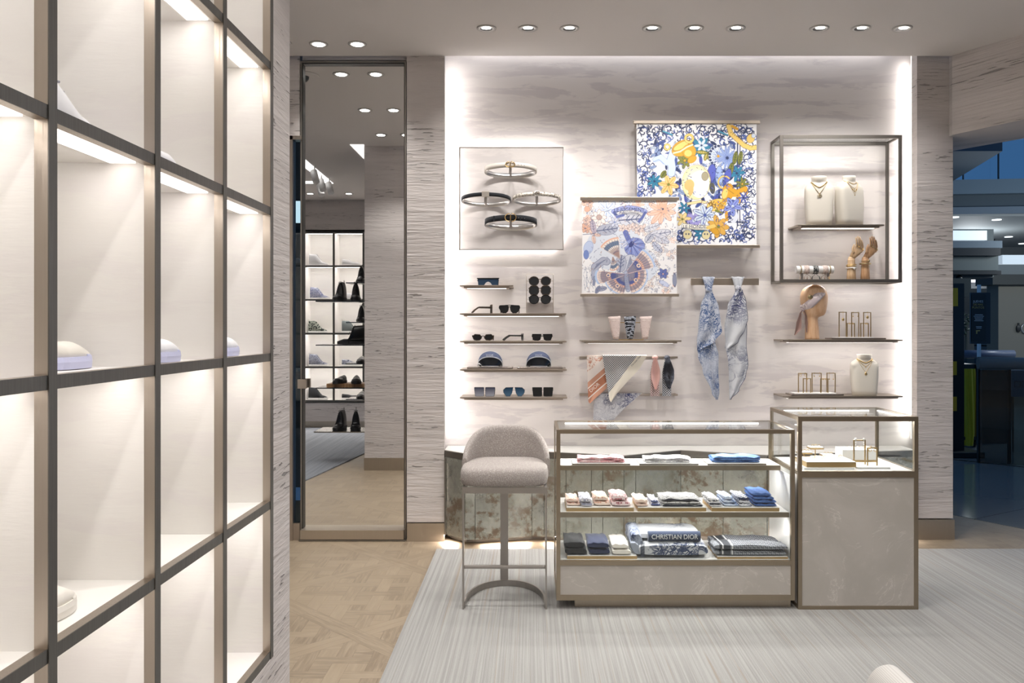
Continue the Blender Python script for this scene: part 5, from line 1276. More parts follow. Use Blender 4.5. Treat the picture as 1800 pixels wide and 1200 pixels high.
for (a, b_, pt, yy, lab, es) in [(1475, 1487.5, 548, 6.05, 'tall brass earring stand, left on the upper tray', [('big', .048, .5)]), (1489, 1502, 567.5, 6.03, 'short brass earring stand, left of the centre one on the upper tray', [('stud', 0, .3), ('stud', 0, .75)]),
        (1497, 1509.5, 548.5, 6.07, 'tall brass earring stand in the centre of the upper tray', [('drop', .030, .15), ('drop', .030, .85)]), (1513, 1526.5, 567.5, 6.03, 'short brass earring stand, right on the upper tray', [('stud', 0, .6), ('stud', 0, .8)]), (1518, 1530.5, 548.5, 6.07, 'tall brass earring stand, rightmost on the upper tray', [('big', .030, .5)])]:
    x0, x1, zt = u_stand(a, b_, pt, zp, yy, lab)
    for i, (k, L, f) in enumerate(es): earring(x0+(x1-x0)*f, yy-.003, zt, L, k, '%s gold earring on the %s' % ('small' if k != 'big' else 'large', lab.replace(' brass earring', '').replace(', left of the centre one', ' left of centre')) + ('' if len(es) == 1 else (', left hook' if i == 0 else ', right hook')))
t2, zp = earring_tray(1391, 1483, RS2[0], 'white and mirrored earring tray on the lowest right shelf', 0, (1397, 1470))
for (a, b_, pt, yy, lab, es) in [(1403.5, 1418, 655.5, 6.07, 'tall brass earring stand, left on the lower tray', [('hoop', 0, .2), ('hoop', 0, .8)]), (1412, 1425, 664.5, 6.03, 'short brass earring stand, left on the lower tray', [('stud', 0, .5)]),
        (1427.5, 1443.5, 655, 6.07, 'tall brass earring stand in the centre of the lower tray', [('drop', .024, .2), ('drop', .024, .8)]), (1442.5, 1455.5, 665, 6.03, 'short brass earring stand, right on the lower tray', [('stud', 0, .3), ('stud', 0, .7)]), (1453.5, 1468, 655, 6.07, 'tall brass earring stand, rightmost on the lower tray', [('drop', .045, .25), ('drop', .045, .75)])]:
    x0, x1, zt = u_stand(a, b_, pt, zp, yy, lab)
    for i, (k, L, f) in enumerate(es): earring(x0+(x1-x0)*f, yy-.003, zt, L, k, 'gold earring on the %s' % lab.replace(' brass earring', '') + ('' if len(es) == 1 else (', left hook' if i == 0 else ', right hook')))
# ================================================================ LOW MIRRORED CABINET
CH = .64; CB = .05
A_ = (x_pl1+.004, 5.97); pl = [A_, (-.457, 5.81), (-.387, 5.81), (.0, 5.90), (.085, 5.90), (.617, 5.716), (1.042, 5.97), (1.58, 5.733), (2.68, 5.97)]
def off(pl, d): return [(x, y+d) for x, y in pl]
cab = thing('low_cabinet', 'low zigzag-fronted cabinet faced in mottled antique mirror under the wall shelves', 'cabinet', (.95, 6.0, 0))
bk_ = [(2.68, W-.005), (A_[0], W-.005)]
obj('body', MB().prism(off(pl, .02)+bk_, CB, CH-.045), Mat('cabinet_core', (.2, .19, .17), .5).m, cab)
obj('plinth', MB().prism(off(pl, .14)[0:]+bk_, .0005, CB), Mat('plinth_dark', (.3, .28, .26), .5).m, cab)
obj('top_edge', MB().prism(off(pl, -.004)+bk_, CH-.012, CH-.001).prism(off(pl, .008)+bk_, CH-.045, CH-.0121), BRONZE_D, cab)
obj('countertop', MB().prism(off(pl, .010)+bk_, CH-.0009, CH+.0015), Mat('counter_top', (.72, .69, .66), .45).m, cab)
def mk_antique():
    m = Mat('antique_mirror', (.45, .44, .40), .2, .75); v = m.vmap((1, 1, 1)); n = m.noise(v, 5, 7, .62, .25); n2 = m.noise(v, 2.4, 4, .6, .2); n3 = m.noise(v, 28, 4, .7)
    c = m.mix(n.smooth(.38, .62), hexc('bcbcb2'), hexc('85867a')); c = m.mix((n*.6+n3*.4).smooth(.50, .57)*n2.smooth(.40, .52)*.9, c, hexc('6f5d4c')); c = m.mix(n2.smooth(.56, .70)*.5, c, hexc('c9c8c0'))
    m.set('Base Color', c); m.set('Metallic', n.smooth(.35, .62, .75, .25)); m.set('Roughness', n.smooth(.35, .65, .10, .40)); return m.m
ANT = mk_antique()
def panel_between(p, q, n_seams=()):
    cuts = [0]+list(n_seams)+[1]
    for a, b in zip(cuts[:-1], cuts[1:]):
        g = .0018/max(math.dist(p, q), .01)
        P1 = (p[0]+(q[0]-p[0])*(a+g), p[1]+(q[1]-p[1])*(a+g)); P2 = (p[0]+(q[0]-p[0])*(b-g), p[1]+(q[1]-p[1])*(b-g))
        obj('mirror_panel', MB().prism([P1, P2, (P2[0], P2[1]+.014), (P1[0], P1[1]+.014)], CB+.004, CH-.047), ANT, cab)
segs = [(), (), (), (), (.28, .60, .74), (.20,), (.5,), (.3, .6)]
for (p, q, s_) in zip(pl[:-1], pl[1:], segs): panel_between(p, q, s_)
obj('corner_strip', MB().box(A_[0], A_[0]+.008, 5.955, 5.975, CB, CH-.05), BRONZE_D, cab)
for (p, q) in zip(pl[:-1], pl[1:]):
    c = ((p[0]+q[0])/2, (p[1]+q[1])/2); L = math.dist(p, q); dx, dy = (q[0]-p[0])/L, (q[1]-p[1])/L
    lamp('AREA', (c[0]-dy*-.055, c[1]+.055, CB-.006), 5*L, max(L-.06, .03), .03, aim=(dy*.6, -dx*.6, -1), color=(1, .90, .85), name='plinth_led', xax=(dx, dy, 0)) if L > .12 else None

# ================================================================ GLASS DISPLAY CASES
def mk_onyx():
    m = Mat('cream_onyx', (.5, .46, .42), .32); v = m.vmap((1, 1, 1)); n = m.noise(v, 2.6, 5, .6, 1.4); e = (m.noise(m.vmap((1.2, 1.2, 1.5), (0, .5, 0)), 2.2, 7, .62, 2.2)-.5).abs(); e2 = m.noise(v, 6, 5, .7, 1.8)
    c = m.mix(n.smooth(.3, .7), (.415, .385, .345), (.475, .44, .40)); vein = e.smooth(.0, .018, 1, 0)*n.smooth(.42, .56); c = m.mix(vein*.75, c, (.62, .58, .53)); c = m.mix((e2.smooth(.60, .66)*n.smooth(.5, .62))*.4, c, (.60, .56, .51))
    m.set('Base Color', c); m.bump(vein, .2, .002); return m.m
ONYX = mk_onyx()
CF = 4.50
CBZ = mk_bronze('case_bronze', (.37, .31, .235), .36)
c0, c1, cb_ = X(978, CF), X(1397.5, CF), 4.95; ct = Zh(755, CF); z1, z0 = .270, .060
lc = thing('display_case', 'long low glass display case of folded scarves with three white shelves', 'display case', ((c0+c1)/2, 4.72, 0), 'glass display cases in bronze frames')
def post(x, y, za, zb_, w=.020): return MB().box(x, x+w, y, y+w, za, zb_)
pw = .021
for x_, y_ in ((c0, CF), (c1-pw, CF)): obj('post', post(x_, y_, z0, ct, pw), CBZ, lc)
for x_, y_ in ((c0, cb_-.016), (c1-.016, cb_-.016)): obj('post', post(x_, y_, z0, ct, .016), CBZ, lc)
obj('top_rail', MB().box(c0+pw, c1-pw, CF, CF+pw, ct-.021, ct).box(c0, c0+.016, CF+pw, cb_-.016, ct-.012, ct).box(c1-.016, c1, CF+pw, cb_-.016, ct-.012, ct).box(c0+.016, c1-.016, cb_-.008, cb_, ct-.008, ct), CBZ, lc)
obj('bottom_rail', MB().box(c0+pw, c1-pw, CF, CF+pw, z0, z0+.028).box(c0, c0+.016, CF+pw, cb_-.016, z0, z0+.028).box(c1-.016, c1, CF+pw, cb_-.016, z0, z0+.028), CBZ, lc)
obj('plinth', MB().box(c0+.10, c1-.01, CF+.045, cb_-.04, .0128, z0), BASEB, lc)
obj('front_panel', MB().box(c0+pw, c1-pw, CF+.006, CF+.016, z0+.028, z1-.024), ONYX, lc)
obj('body', MB().box(c0+.006, c1-.006, CF+.022, cb_-.017, z0+.002, z1-.024), WHITE, lc)
dk = obj('deck', MB().box(c0+.017, c1-.017, CF+.022, cb_-.017, z1-.024, z1), WHITE, lc); obj('edge_rail', MB().box(c0+pw, c1-pw, CF+.001, CF+.0215, z1-.026, z1-.002), CBZ, dk)
S2F, S1F = 4.535, 4.69; s2, s1 = .517, .741
for nm, yf, zz in (('shelf', S2F, s2), ('shelf', S1F, s1)):
    s_ = obj('shelf', MB().box(c0+.017, c1-.021, yf+.008, cb_-.017, zz-.022, zz), WHITE, lc)
    obj('edge_rail', MB().box(c0+.017, c1-.021, yf, yf+.0078, zz-.027, zz-.001), CBZ, s_)
    lamp('AREA', ((c0+c1)/2, yf+.05, zz-.03), 2.4, 1.15, .03, aim=(0, .3, -1), color=NEU, name='case_led')
obj('side_panel', MB().box(c1-.0155, c1-.006, CF+pw+.001, cb_-.0165, z1, s1-.03), WHITE, lc)
obj('glass_pane', MB().box(c0+.017, c1-.017, CF+.018, cb_-.009, ct-.006, ct-.001), GLASS, lc, label='clear glass top')
obj('glass_pane', MB().box(c0+pw+.0005, c1-pw-.0005, CF+.008, CF+.013, z1, ct-.0215), GLASS, lc, label='clear glass front')
obj('glass_pane', MB().box(c0+.003, c0+.008, CF+pw+.001, cb_-.017, z1, ct-.013), GLASS, lc, label='clear glass side')
ly = 4.885
obj('light_strip', MB().box(X(993, ly), X(1333, ly), ly-.006, ly+.006, ct-.014, ct-.0065), LED, lc, label='glowing white tube under the glass top')
lamp('AREA', ((c0+c1)/2, ly, ct-.018), 8.0, 1.1, .012, aim=(0, -.4, -1), color=NEU, name='case_led')

d0, d1, db_ = X(1403, CF), X(1614.5, CF), 5.03; dt = Zh(732, CF); dz = Zh(828, CF)
jc = thing('display_case', 'tall jewellery display case with onyx front and glass top, right of the scarf case', 'display case', ((d0+d1)/2, 4.75, 0), 'glass display cases in bronze frames')
for x_, y_ in ((d0, CF), (d1-pw, CF)): obj('post', post(x_, y_, .0128, dt, pw), CBZ, jc)
for x_, y_ in ((d0, db_-.016), (d1-.016, db_-.016)): obj('post', post(x_, y_, .0128, dt, .016), CBZ, jc)
obj('top_rail', MB().box(d0+pw, d1-pw, CF, CF+pw, dt-.025, dt).box(d0, d0+.016, CF+pw, db_-.016, dt-.020, dt).box(d1-.016, d1, CF+pw, db_-.016, dt-.010, dt).box(d0+.016, d1-.016, db_-.008, db_, dt-.006, dt), CBZ, jc)
obj('middle_rail', MB().box(d0+pw, d1-pw, CF, CF+pw, dz-.033, dz).box(d0, d0+.016, CF+pw, db_-.016, dz-.02, dz).box(d1-.016, d1, CF+pw, db_-.016, dz-.02, dz), CBZ, jc)
obj('bottom_rail', MB().box(d0+pw, d1-pw, CF, CF+pw, .0128, .030).box(d0, d0+.016, CF+pw, db_-.016, .0128, .030), CBZ, jc)
obj('front_panel', MB().box(d0+pw, d1-pw, CF+.006, CF+.016, .030, dz-.033), ONYX, jc)
obj('body', MB().box(d0+.006, d1-.006, CF+.022, db_-.017, .014, dz-.021), WHITE, jc)
obj('deck', MB().box(d0+.017, d1-.017, CF+.022, db_-.017, dz-.0209, dz-.002), WHITE, jc)
obj('glass_pane', MB().box(d0+.017, d1-.017, CF+.018, db_-.009, dt-.006, dt-.001), GLASS, jc, label='clear glass top')
obj('glass_pane', MB().box(d0+pw+.0005, d1-pw-.0005, CF+.008, CF+.013, dz+.0005, dt-.0255), GLASS, jc, label='clear glass front')
for q in (d0+.003, d1-.008): obj('glass_pane', MB().box(q, q+.005, CF+pw+.001, db_-.017, dz+.0005, dt-.0205), GLASS, jc, label='clear glass side')
ly2 = 4.93
obj('light_strip', MB().box(X(1378, ly2), X(1527, ly2), ly2-.005, ly2+.005, dt-.014, dt-.0065).box(d1-.045, d1-.035, 4.60, 4.93, dt-.014, dt-.0065), LED, jc, label='glowing white strip under the glass top')
lamp('AREA', ((d0+d1)/2, ly2, dt-.018), 3, .5, .012, aim=(0, -.5, -1), color=NEU, name='case_led')

# ================================================================ FOLDED GOODS
def slab(b, x0, x1, y0, y1, z0_, z1_, e=.45, wav=.002, shear=0., seed=0, n=28, m=16, taper=0.):
    """soft rounded pad: superellipse section (x,z) swept along y"""
    cx_, hx_ = (x0+x1)/2, (x1-x0)/2; cz_, hz_ = (z0_+z1_)/2, (z1_-z0_)/2; rings = []
    for i in range(m+1):
        v = i/m; k = min(1, math.sin(PI*min(max(v, .0), 1))**.35+.02) if i in (0, m) else min(1, (math.sin(PI*v))**.22)
        k = max(k, .6)
        r = []
        for j in range(n):
            a = 2*PI*j/n; c, s = math.cos(a), math.sin(a)
            xx = math.copysign(abs(c)**e, c); zz = math.copysign(abs(s)**e, s)
            wz = wav*math.sin(xx*7+seed+v*5)+wav*.6*math.sin(xx*15+seed*2+v*9)
            h = hz_*(1-taper*(xx*.5+.5))
            r.append((cx_+hx_*xx*(.96+.04*k)-shear*(zz+1)*hz_, y0+(y1-y0)*v, cz_-hz_+h*(zz*k+1)+(wz if zz > -.5 else 0)))
        rings.append(r)
    return b.loft(rings)
def fold(name, px0, px1, pyt, zb, y0, y1, mat, label, layers=2, shear=0., seed=0, e=.5, taper=0., grp=None, cat='folded scarf', wav=.0025, top=None):
    x0, x1 = X(px0, y0), X(px1, y0); zt = Zh(pyt, y0+(y1-y0)*.25); zb = zb+.001; h = (zt-zb)/layers
    b = MB()
    for i in range(layers):
        ins = .0015*((i*7+seed) % 3); s_ = len(b.v)
        slab(b, x0+ins-shear*h*i, x1-ins*2-shear*h*i-(.006*i if shear else 0), y0+ins*1.5, y1-ins, zb+h*i*.94, zb+h*(i+1), e, wav, shear, seed+i*2.1, taper=taper)
    return solo(name, b, mat, label, cat, grp, org=((x0+x1)/2, (y0+y1)/2, zb))
def tray(px0, px1, yf, yb, zb, h, mat, label, top=None, grp=None):
    x0, x1 = X(px0, yf), X(px1, yf)
    if top:
        t = thing('display_tray', label, 'tray', ((x0+x1)/2, (yf+yb)/2, zb), grp)
        obj('tray_base', MB().box(x0, x1, yf, yb, zb+.0005, zb+h*.85), mat, t); obj('pad', MB().box(x0+.002, x1-.002, yf+.002, yb-.002, zb+h*.85, zb+h), top, t)
    else: solo('display_tray', MB().box(x0, x1, yf, yb, zb+.0005, zb+h), mat, label, 'tray', grp)
    return zb+h
MP = toile('pink_toile', hexc('edd5d3'), hexc('cf6f7d'), 42, .5); MW = toile('white_toile', hexc('f0ecea'), hexc('b0aeb6'), 36, .35); MD = toile('denim_toile', hexc('5a80b8'), hexc('30508a'), 34, .4)
g = 'folded scarves on the top shelf of the long case'
for px, a, b_, mm, nm, tp in ((0, 1006, 1108, MP, 'pink and white', 799.5), (1, 1124, 1228, MW, 'white and pale printed', 800), (2, 1244, 1347, MD, 'blue printed', 798)):
    zt = tray(a, b_, 4.70, 4.86, s1, .009, TRAYM, 'thin white-topped tray under the %s folded scarf' % nm, WH, 'thin trays on the top shelf of the long case')
    f = fold('folded_scarf', a+(8 if px else 9), b_-(8 if px != 1 else 13), tp+3, zt, 4.72, 4.84, mm, '%s folded scarf on its own tray, top shelf of the long case' % nm, 3, 0, px, .6, 0, g, wav=.0035)
g = 'folded scarves on the middle shelf of the long case'; gt = 'gold-edged trays on the lower shelves of the long case'
TZ = .022
za = tray(995.5, 1114, S2F+.02, 4.80, s2, TZ, BRASSTRAY, 'gold tray under four pink and grey folded scarves', WH, gt)
zb_ = tray(1121, 1241.5, S2F+.02, 4.80, s2, TZ, BRASSTRAY, 'gold tray in the middle of the second shelf, under striped scarves', WH, gt)
zc = tray(1251, 1370, S2F+.02, 4.80, s2, TZ, BRASSTRAY, 'gold tray under four blue folded scarves', WH, gt)
PL1 = letters('peach_letters', hexc('efd5c8'), hexc('d79a86'), .022); GL1 = letters('lilac_letters', hexc('dcdbe4'), hexc('6b7090'), .02); PL2 = letters('peach_letters2', hexc('f0dacc'), hexc('dba48c'), .03); RL = letters('burgundy_letters', hexc('ecd6d6'), hexc('9a3b4c'), .024)
NL = letters('navy_letters', hexc('e4e2e2'), hexc('2f3654'), .02); BT = toile('blue_toile', hexc('d7dfec'), hexc('5379b8'), 40, .7); NS = stripes('navy_stripe', hexc('e3e3e8'), hexc('39425f'), .028, 1, .3); DN = toile('denim_plain', hexc('4d70ae'), hexc('35568f'), 30, .3)
BS = stripes('black_stripe', hexc('e8e6e4'), hexc('34363f'), .020, 1, .35); PEA = plain('peach_cloth', hexc('edd3c4')); LS_ = stripes('lilac_stripe', hexc('e0e0ea'), hexc('5c648c'), .03, 1, .25)
yf = S2F+.03
for (a, b_, tp, mm, lab, sd, ly_, dd) in [(996, 1022, 873, PL1, 'peach lettered folded scarf, far left on the middle shelf of the long case', 1, 2, .02), (1021, 1044, 871, GL1, 'lilac-grey lettered folded scarf, second from left on the middle shelf', 2, 2, .0), (1045, 1074, 868, PL2, 'larger peach folded scarf, third from left on the middle shelf', 3, 2, .02), (1076, 1111, 866, RL, 'burgundy lettered folded scarf on the middle shelf of the long case', 4, 2, .0)]:
    fold('folded_scarf', a, b_, tp, za, yf+dd, 4.76, mm, lab, ly_, .18, sd, .62, .15, g)
for (a, b_, tp, zz, mm, lab, sd, ly_, y0_) in [(1118, 1142, 874, zb_, PEA, 'plain peach folded scarf at the left of the middle tray', 5, 2, yf), (1145, 1161, 875, zb_, LS_, 'lilac and navy striped folded scarf, partly covered, on the middle tray', 6, 2, yf+.02), (1164, 1238, 872, zb_, BS, 'wide black and white striped folded scarf on the middle tray', 7, 3, yf)]:
    fold('folded_scarf', a, b_, tp, zz, y0_, 4.76, mm, lab, ly_, .15, sd, .6, .25 if b_ > 1200 else .1, g)
for (a, b_, tp, mm, lab, sd, y0_) in [(1247, 1272, 872, NL, 'navy lettered folded scarf at the left of the right-hand gold tray', 8, yf), (1273, 1299, 869, BT, 'pale blue toile folded scarf on the right-hand gold tray', 9, yf+.01), (1300, 1324, 869, NS, 'navy striped folded scarf on the right-hand gold tray', 10, yf), (1326, 1369, 862, DN, 'bright denim blue folded scarf, rightmost on the middle shelf', 11, yf)]:
    fold('folded_scarf', a, b_, tp, zc, y0_, 4.76, mm, lab, 3 if sd != 11 else 4, .18, sd, .62, .2, g)
zd = tray(997, 1120, CF+.03, 4.78, z1, .018, BRASSTRAY, 'gold tray under three plain folded knits on the bottom deck', WH, gt)
g2 = 'folded knits on the bottom deck'
for (a, b_, tp, c_, lab, sd) in [(993, 1033.5, 946, hexc('17181c'), 'black folded knit on the bottom deck', 1), (1034.5, 1075, 947, hexc('232c4a'), 'navy folded knit on the bottom deck', 2), (1077, 1110, 949, hexc('ece6dc'), 'cream white folded knit on the bottom deck', 3)]:
    fold('folded_knit', a, b_, tp, zd, CF+.035, 4.76, plain('knit_'+str(sd), c_, .95, .5, 160.), lab, 2, .10, sd, .55, .08, g2, 'folded knit')
# toile blanket with a lettered roll on top
BL1 = toile('blanket_toile', hexc('c4c6ca'), hexc('2b3a5c'), 8., .97); BLD = toile('blanket_dark', hexc('9aa0ac'), hexc('28365a'), 22., .95); BAND = plain('blanket_band', hexc('26324a'), .9, .3)
bt = thing('blanket', 'large folded grey and navy toile blanket with lettered band, centre of the bottom deck', 'blanket', (X(1178, 4.6), 4.65, z1))
b = slab(MB(), X(1124, 4.54), X(1247, 4.54), 4.54, 4.84, z1+.001, Zh(951, 4.56), .5, .002, .12, 3); obj('outer_fold', b, BL1, bt)
b = slab(MB(), X(1112, 4.56), X(1133, 4.56), 4.57, 4.84, z1+.02, Zh(927, 4.62), .6, .003, .12, 5); slab(b, X(1116, 4.55), X(1130, 4.55), 4.55, 4.83, z1+.001, z1+.10, .6, .002, .3, 6); obj('inner_fold', b, BLD, bt)
b = slab(MB(), X(1120, 4.60), X(1232, 4.60), 4.60, 4.84, Zh(952, 4.56), Zh(932, 4.62), .45, .003, 0, 4, taper=.1); obj('upper_fold', b, BL1, bt)
# rolled band lying along the front
xa, xb = X(1140, 4.565), X(1232, 4.565); zc_ = Zh(944, 4.565); rb = .027
rings = [[(xx, 4.592+rb*.95*math.cos(a), zc_+rb*math.sin(a)) for a in [2*PI*k/24 for k in range(24)]] for xx in (xa, xa+.004, xb-.004, xb)]
obj('lettered_band', MB().loft(rings), BAND, bt)
text('lettering', 'CHRISTIAN DIOR', .0345, ((xa+xb)/2, 4.5645, zc_+.001), (PI/2-.05, 0, 0), Mat('band_text', hexc('d9dad8'), .8).m, bt, .0012, .93)
b = MB()
for k in range(22):
    xx = X(1129, 4.54); zz = z1+.012+.006*k*.62; b.tube([(xx-.010, 4.536, zz+.002), (xx+.012, 4.534, zz)], .0012, 5)
obj('blanket_stitch', b, BAND, bt)
# oblique-patterned scarves on the right tray
ze = tray(1261, 1385, CF+.03, 4.78, z1, .013, BRASSTRAY, 'gold tray under the two grey jacquard scarves', WH, gt)
def jq(name, bg, ink):
    m = Mat(name, bg, .9); x, y, z = m.sep(); s_ = .022; a = x/s_; b0 = (z+y*.55)/(s_*.55); r = b0.floor(); a2 = a+(r*.5).frac(); fa = a2.frac(); fb = b0.frac()
    f = ((fa-.3).abs().lt(.22)*fb.gt(.25)*fb.lt(.85)).max((fa-.75).abs().lt(.12)*fb.gt(.1)*fb.lt(.7)); f = f*((fa-.3).abs().lt(.09)*fb.gt(.4)*fb.lt(.65)).inv()
    xs = x+.16; band = (xs-.035).abs().lt(.018).max((xs-.0).abs().lt(.007)); line = ((xs-.062).abs().lt(.003)).max((xs-.011).abs().lt(.003)); c = m.mix(f, bg, ink)
    sp = m.noise(m.vmap((400, 400, 400)), 1, 1); plain_ = xs.lt(.07); c = m.mix(plain_, c, m.mix(sp.smooth(.45, .55), bg, ink)); c = m.mix(band, c, tuple(q*.6 for q in bg)); c = m.mix(line, c, (.8, .8, .78)); m.set('Base Color', c); return m.m
JQ1 = jq('grey_jacquard', hexc('55585f'), hexc('a9abb0')); JQ2 = jq('dark_jacquard', hexc('33363e'), hexc('9a9ca2'))
g3 = 'folded jacquard scarves on the bottom deck'
fold('folded_scarf', 1251, 1371, 947, ze, 4.66, 4.80, JQ2, 'darker grey jacquard scarf, behind, at the right of the bottom deck', 3, 0, 2, .6, 0, g3)
fold('folded_scarf', 1254, 1386, 953, ze, 4.535, 4.655, JQ1, 'mid-grey jacquard scarf with banded end, front right of the bottom deck', 2, 0, 5, .6, .22, g3)

# ================================================================ CONTENTS OF THE JEWELLERY CASE
dzt = dz-.002
za = tray(1414, 1502, 4.56, 4.80, dzt, .010, WH, 'low white riser under the gold ring tray in the jewellery case')
t = thing('ring_tray', 'thick gold-edged white ring tray, front left of the jewellery case', 'tray', (X(1460, 4.58), 4.68, za))
obj('tray_base', MB().box(X(1418, 4.58), X(1505, 4.58), 4.58, 4.80, za+.0005, za+.026), BRASSTRAY, t); obj('pad', MB().box(X(1418, 4.58)+.001, X(1505, 4.58)-.001, 4.581, 4.799, za+.026, za+.029), WH, t)
for k in range(6):
    xx = X(1430, 4.7)+.022*k+(.05 if k > 3 else 0); yy = 4.70+.02*(k % 2)+(.03 if k > 3 else 0)-.012*k*.3
    solo('ring', MB().tube([(xx+.007*math.cos(a), yy+.002, za+.0365+.007*math.sin(a)) for a in [2*PI*j/12 for j in range(12)]], .0014, 5, loop=True), GCH, 'gold ring standing in the thick gold-edged tray, %s from left' % ('first', 'second', 'third', 'fourth', 'fifth', 'sixth')[k], 'ring', 'rings in the gold-edged tray')
tray(1508, 1565, 4.585, 4.76, dzt, .009, WH, 'low white tray under the two brass earring stands in the jewellery case')
zl = dzt+.009
for (px, pz, yy, lab, w_) in [(1433, 792.5, 4.86, 'highest brass pedestal with a white ring cushion in the jewellery case', 11.5), (1413.5, 801, 4.80, 'brass pedestal with ring cushion nearest the case left corner', 11), (1454.5, 806, 4.84, 'lowest brass ring pedestal, right of the taller two', 11)]:
    xx = X(px, yy); zt = Zh(pz-8, yy); t = thing('ring_pedestal', lab, 'pedestal', (xx, yy, dzt), 'brass ring pedestals')
    obj('stem', MB().cyl(xx, yy, dzt+.0005, zt-.012, .003, 10), BRASS, t)
    obj('plate', MB().box(xx-w_*yy/F, xx+w_*yy/F, yy-.035, yy+.035, zt-.012, zt-.004), BRASSTRAY, t); obj('cushion', MB().box(xx-w_*yy/F+.002, xx+w_*yy/F-.002, yy-.033, yy+.033, zt-.004, zt), WH, t)
    for k in range(3):
        x2 = xx-.018+.018*k
        solo('ring', MB().tube([(x2+.006*math.cos(a), yy-.01, zt+.0072+.006*math.sin(a)) for a in [2*PI*j/12 for j in range(12)]], .0013, 5, loop=True), GCH, 'gold ring, %s on the %s' % (('left', 'middle', 'right')[k], lab.replace(' with a white ring cushion', '').replace(' with ring cushion', '')), 'ring', 'rings on the brass pedestals')
bx_ = thing('jewel_box', 'white jewellery box with a gold foot at the back of the jewellery case', 'box', (X(1505, 4.80), 4.85, dzt))
obj('box_body', MB().box(X(1481, 4.80), X(1541, 4.80), 4.80, 4.92, dzt+.014, Zh(790, 4.80)), WH, bx_, bevel=.002); obj('gold_foot', MB().box(X(1486, 4.80), X(1540, 4.80), 4.799, 4.915, dzt+.0005, dzt+.014), BRASSTRAY, bx_)
for k in range(7):
    xx = X(1490+7*k, 4.83); solo('ring', MB().tube([(xx+.006*math.cos(a), 4.84, Zh(790, 4.80)+.0076+.006*math.sin(a)) for a in [2*PI*j/12 for j in range(12)]], .0013, 5, loop=True), GCH, 'gold ring on top of the white jewellery box, %s from left' % ('first', 'second', 'third', 'fourth', 'fifth', 'sixth', 'seventh')[k], 'ring', 'rings on the white jewellery box')
PEARL = Mat('pearl', (.85, .82, .78), .2).m
x0, x1, zt = u_stand(1501, 1520.5, 772.5, zl, 4.68, 'taller brass earring stand with pearl drops in the jewellery case', r=.0032)
for q, s_ in ((x0+.008, 'left'), (x1-.008, 'right')):
    t = thing('earring', 'pearl drop earring on the %s of the taller case stand' % s_, 'earring', (q, 4.68, zt), 'pearl earrings in the jewellery case')
    obj('stud', MB().sph((q, 4.674, zt+.004), .007, 10, 8), PEARL, t)
    b = MB()
    for k in range(5): b.sph((q, 4.673, zt-.008-.010*k), .0035, 8, 6)
    obj('drop_chain', b, PEARL, t)
x0, x1, zt = u_stand(1525, 1541.5, 786, zl, 4.64, 'shorter brass earring stand, right in the jewellery case', r=.0032)
for q, s_ in ((x0+.010, 'left'), (x1-.012, 'right')): earring(q, 4.637, zt, 0, 'hoop', 'small gold hoop on the %s of the shorter case stand' % s_)
# ================================================================ BAR STOOL
def mk_boucle():
    m = Mat('grey_boucle', hexc('a49c97'), .95); v = m.vmap((1, 1, 1)); n = m.vor(v, 240); n2 = m.noise(v, 120, 3, .7)
    m.set('Base Color', m.mix(n.smooth(.25, .42, 1, 0)*n2.gt(.46), hexc('9c948f'), hexc('cdc7c0'))); m.bump(n2+n*-.6, .6, .004); return m.m
BOUC = mk_boucle(); STM = mk_bronze('stool_metal', (.40, .375, .35), .38)
sx0, sx1, sy = X(812.5, CF), X(961.5, CF), CF; sc = (sx0+sx1)/2; hw = (sx1-sx0)/2
st = thing('bar_stool', 'grey boucle bar stool on a slim bronze frame, left of the scarf case', 'stool', (sc, sy+.25, .012))
fz = Zh(867, CF); ft = Zh(857, CF)+.002; fl = .0125; by = 4.93
obj('seat_frame', MB().box(sx0, sx1, sy, sy+.012, fz, ft).box(sx0, sx0+.012, sy+.012, by, fz, ft).box(sx1-.012, sx1, sy+.012, by, fz, ft).box(sx0, sx1, by, by+.012, fz, ft), STM, st)
for a in (sx0, sx1-.009): obj('leg', MB().box(a, a+.009, sy, sy+.032, fl, fz), STM, st)
n = 24; arc = [(sc-(hw-.004)*math.cos(PI*k/n), sy+.02+(by-sy-.03)*math.sin(PI*k/n)**.8) for k in range(n+1)]
inn = [(sc-(hw-.014)*math.cos(PI*k/n), sy+.02+(by-sy-.042)*math.sin(PI*k/n)**.8) for k in range(n+1)]
b = MB(); rings = [[(o_[0], o_[1], fl), (o_[0], o_[1], fl+.034), (i_[0], i_[1], fl+.034), (i_[0], i_[1], fl)] for o_, i_ in zip(arc, inn)]; b.loft(rings, smooth=False)
obj('base_hoop', b, STM, st)
obj('back_strut', MB().box(X(879.5, by), X(893.5, by), by-.012, by, fl, fz), STM, st)
obj('footrest', MB().box(sx0+.009, sx1-.009, sy+.004, sy+.024, Zh(1000, CF), Zh(994.5, CF)), STM, st, bevel=.003)
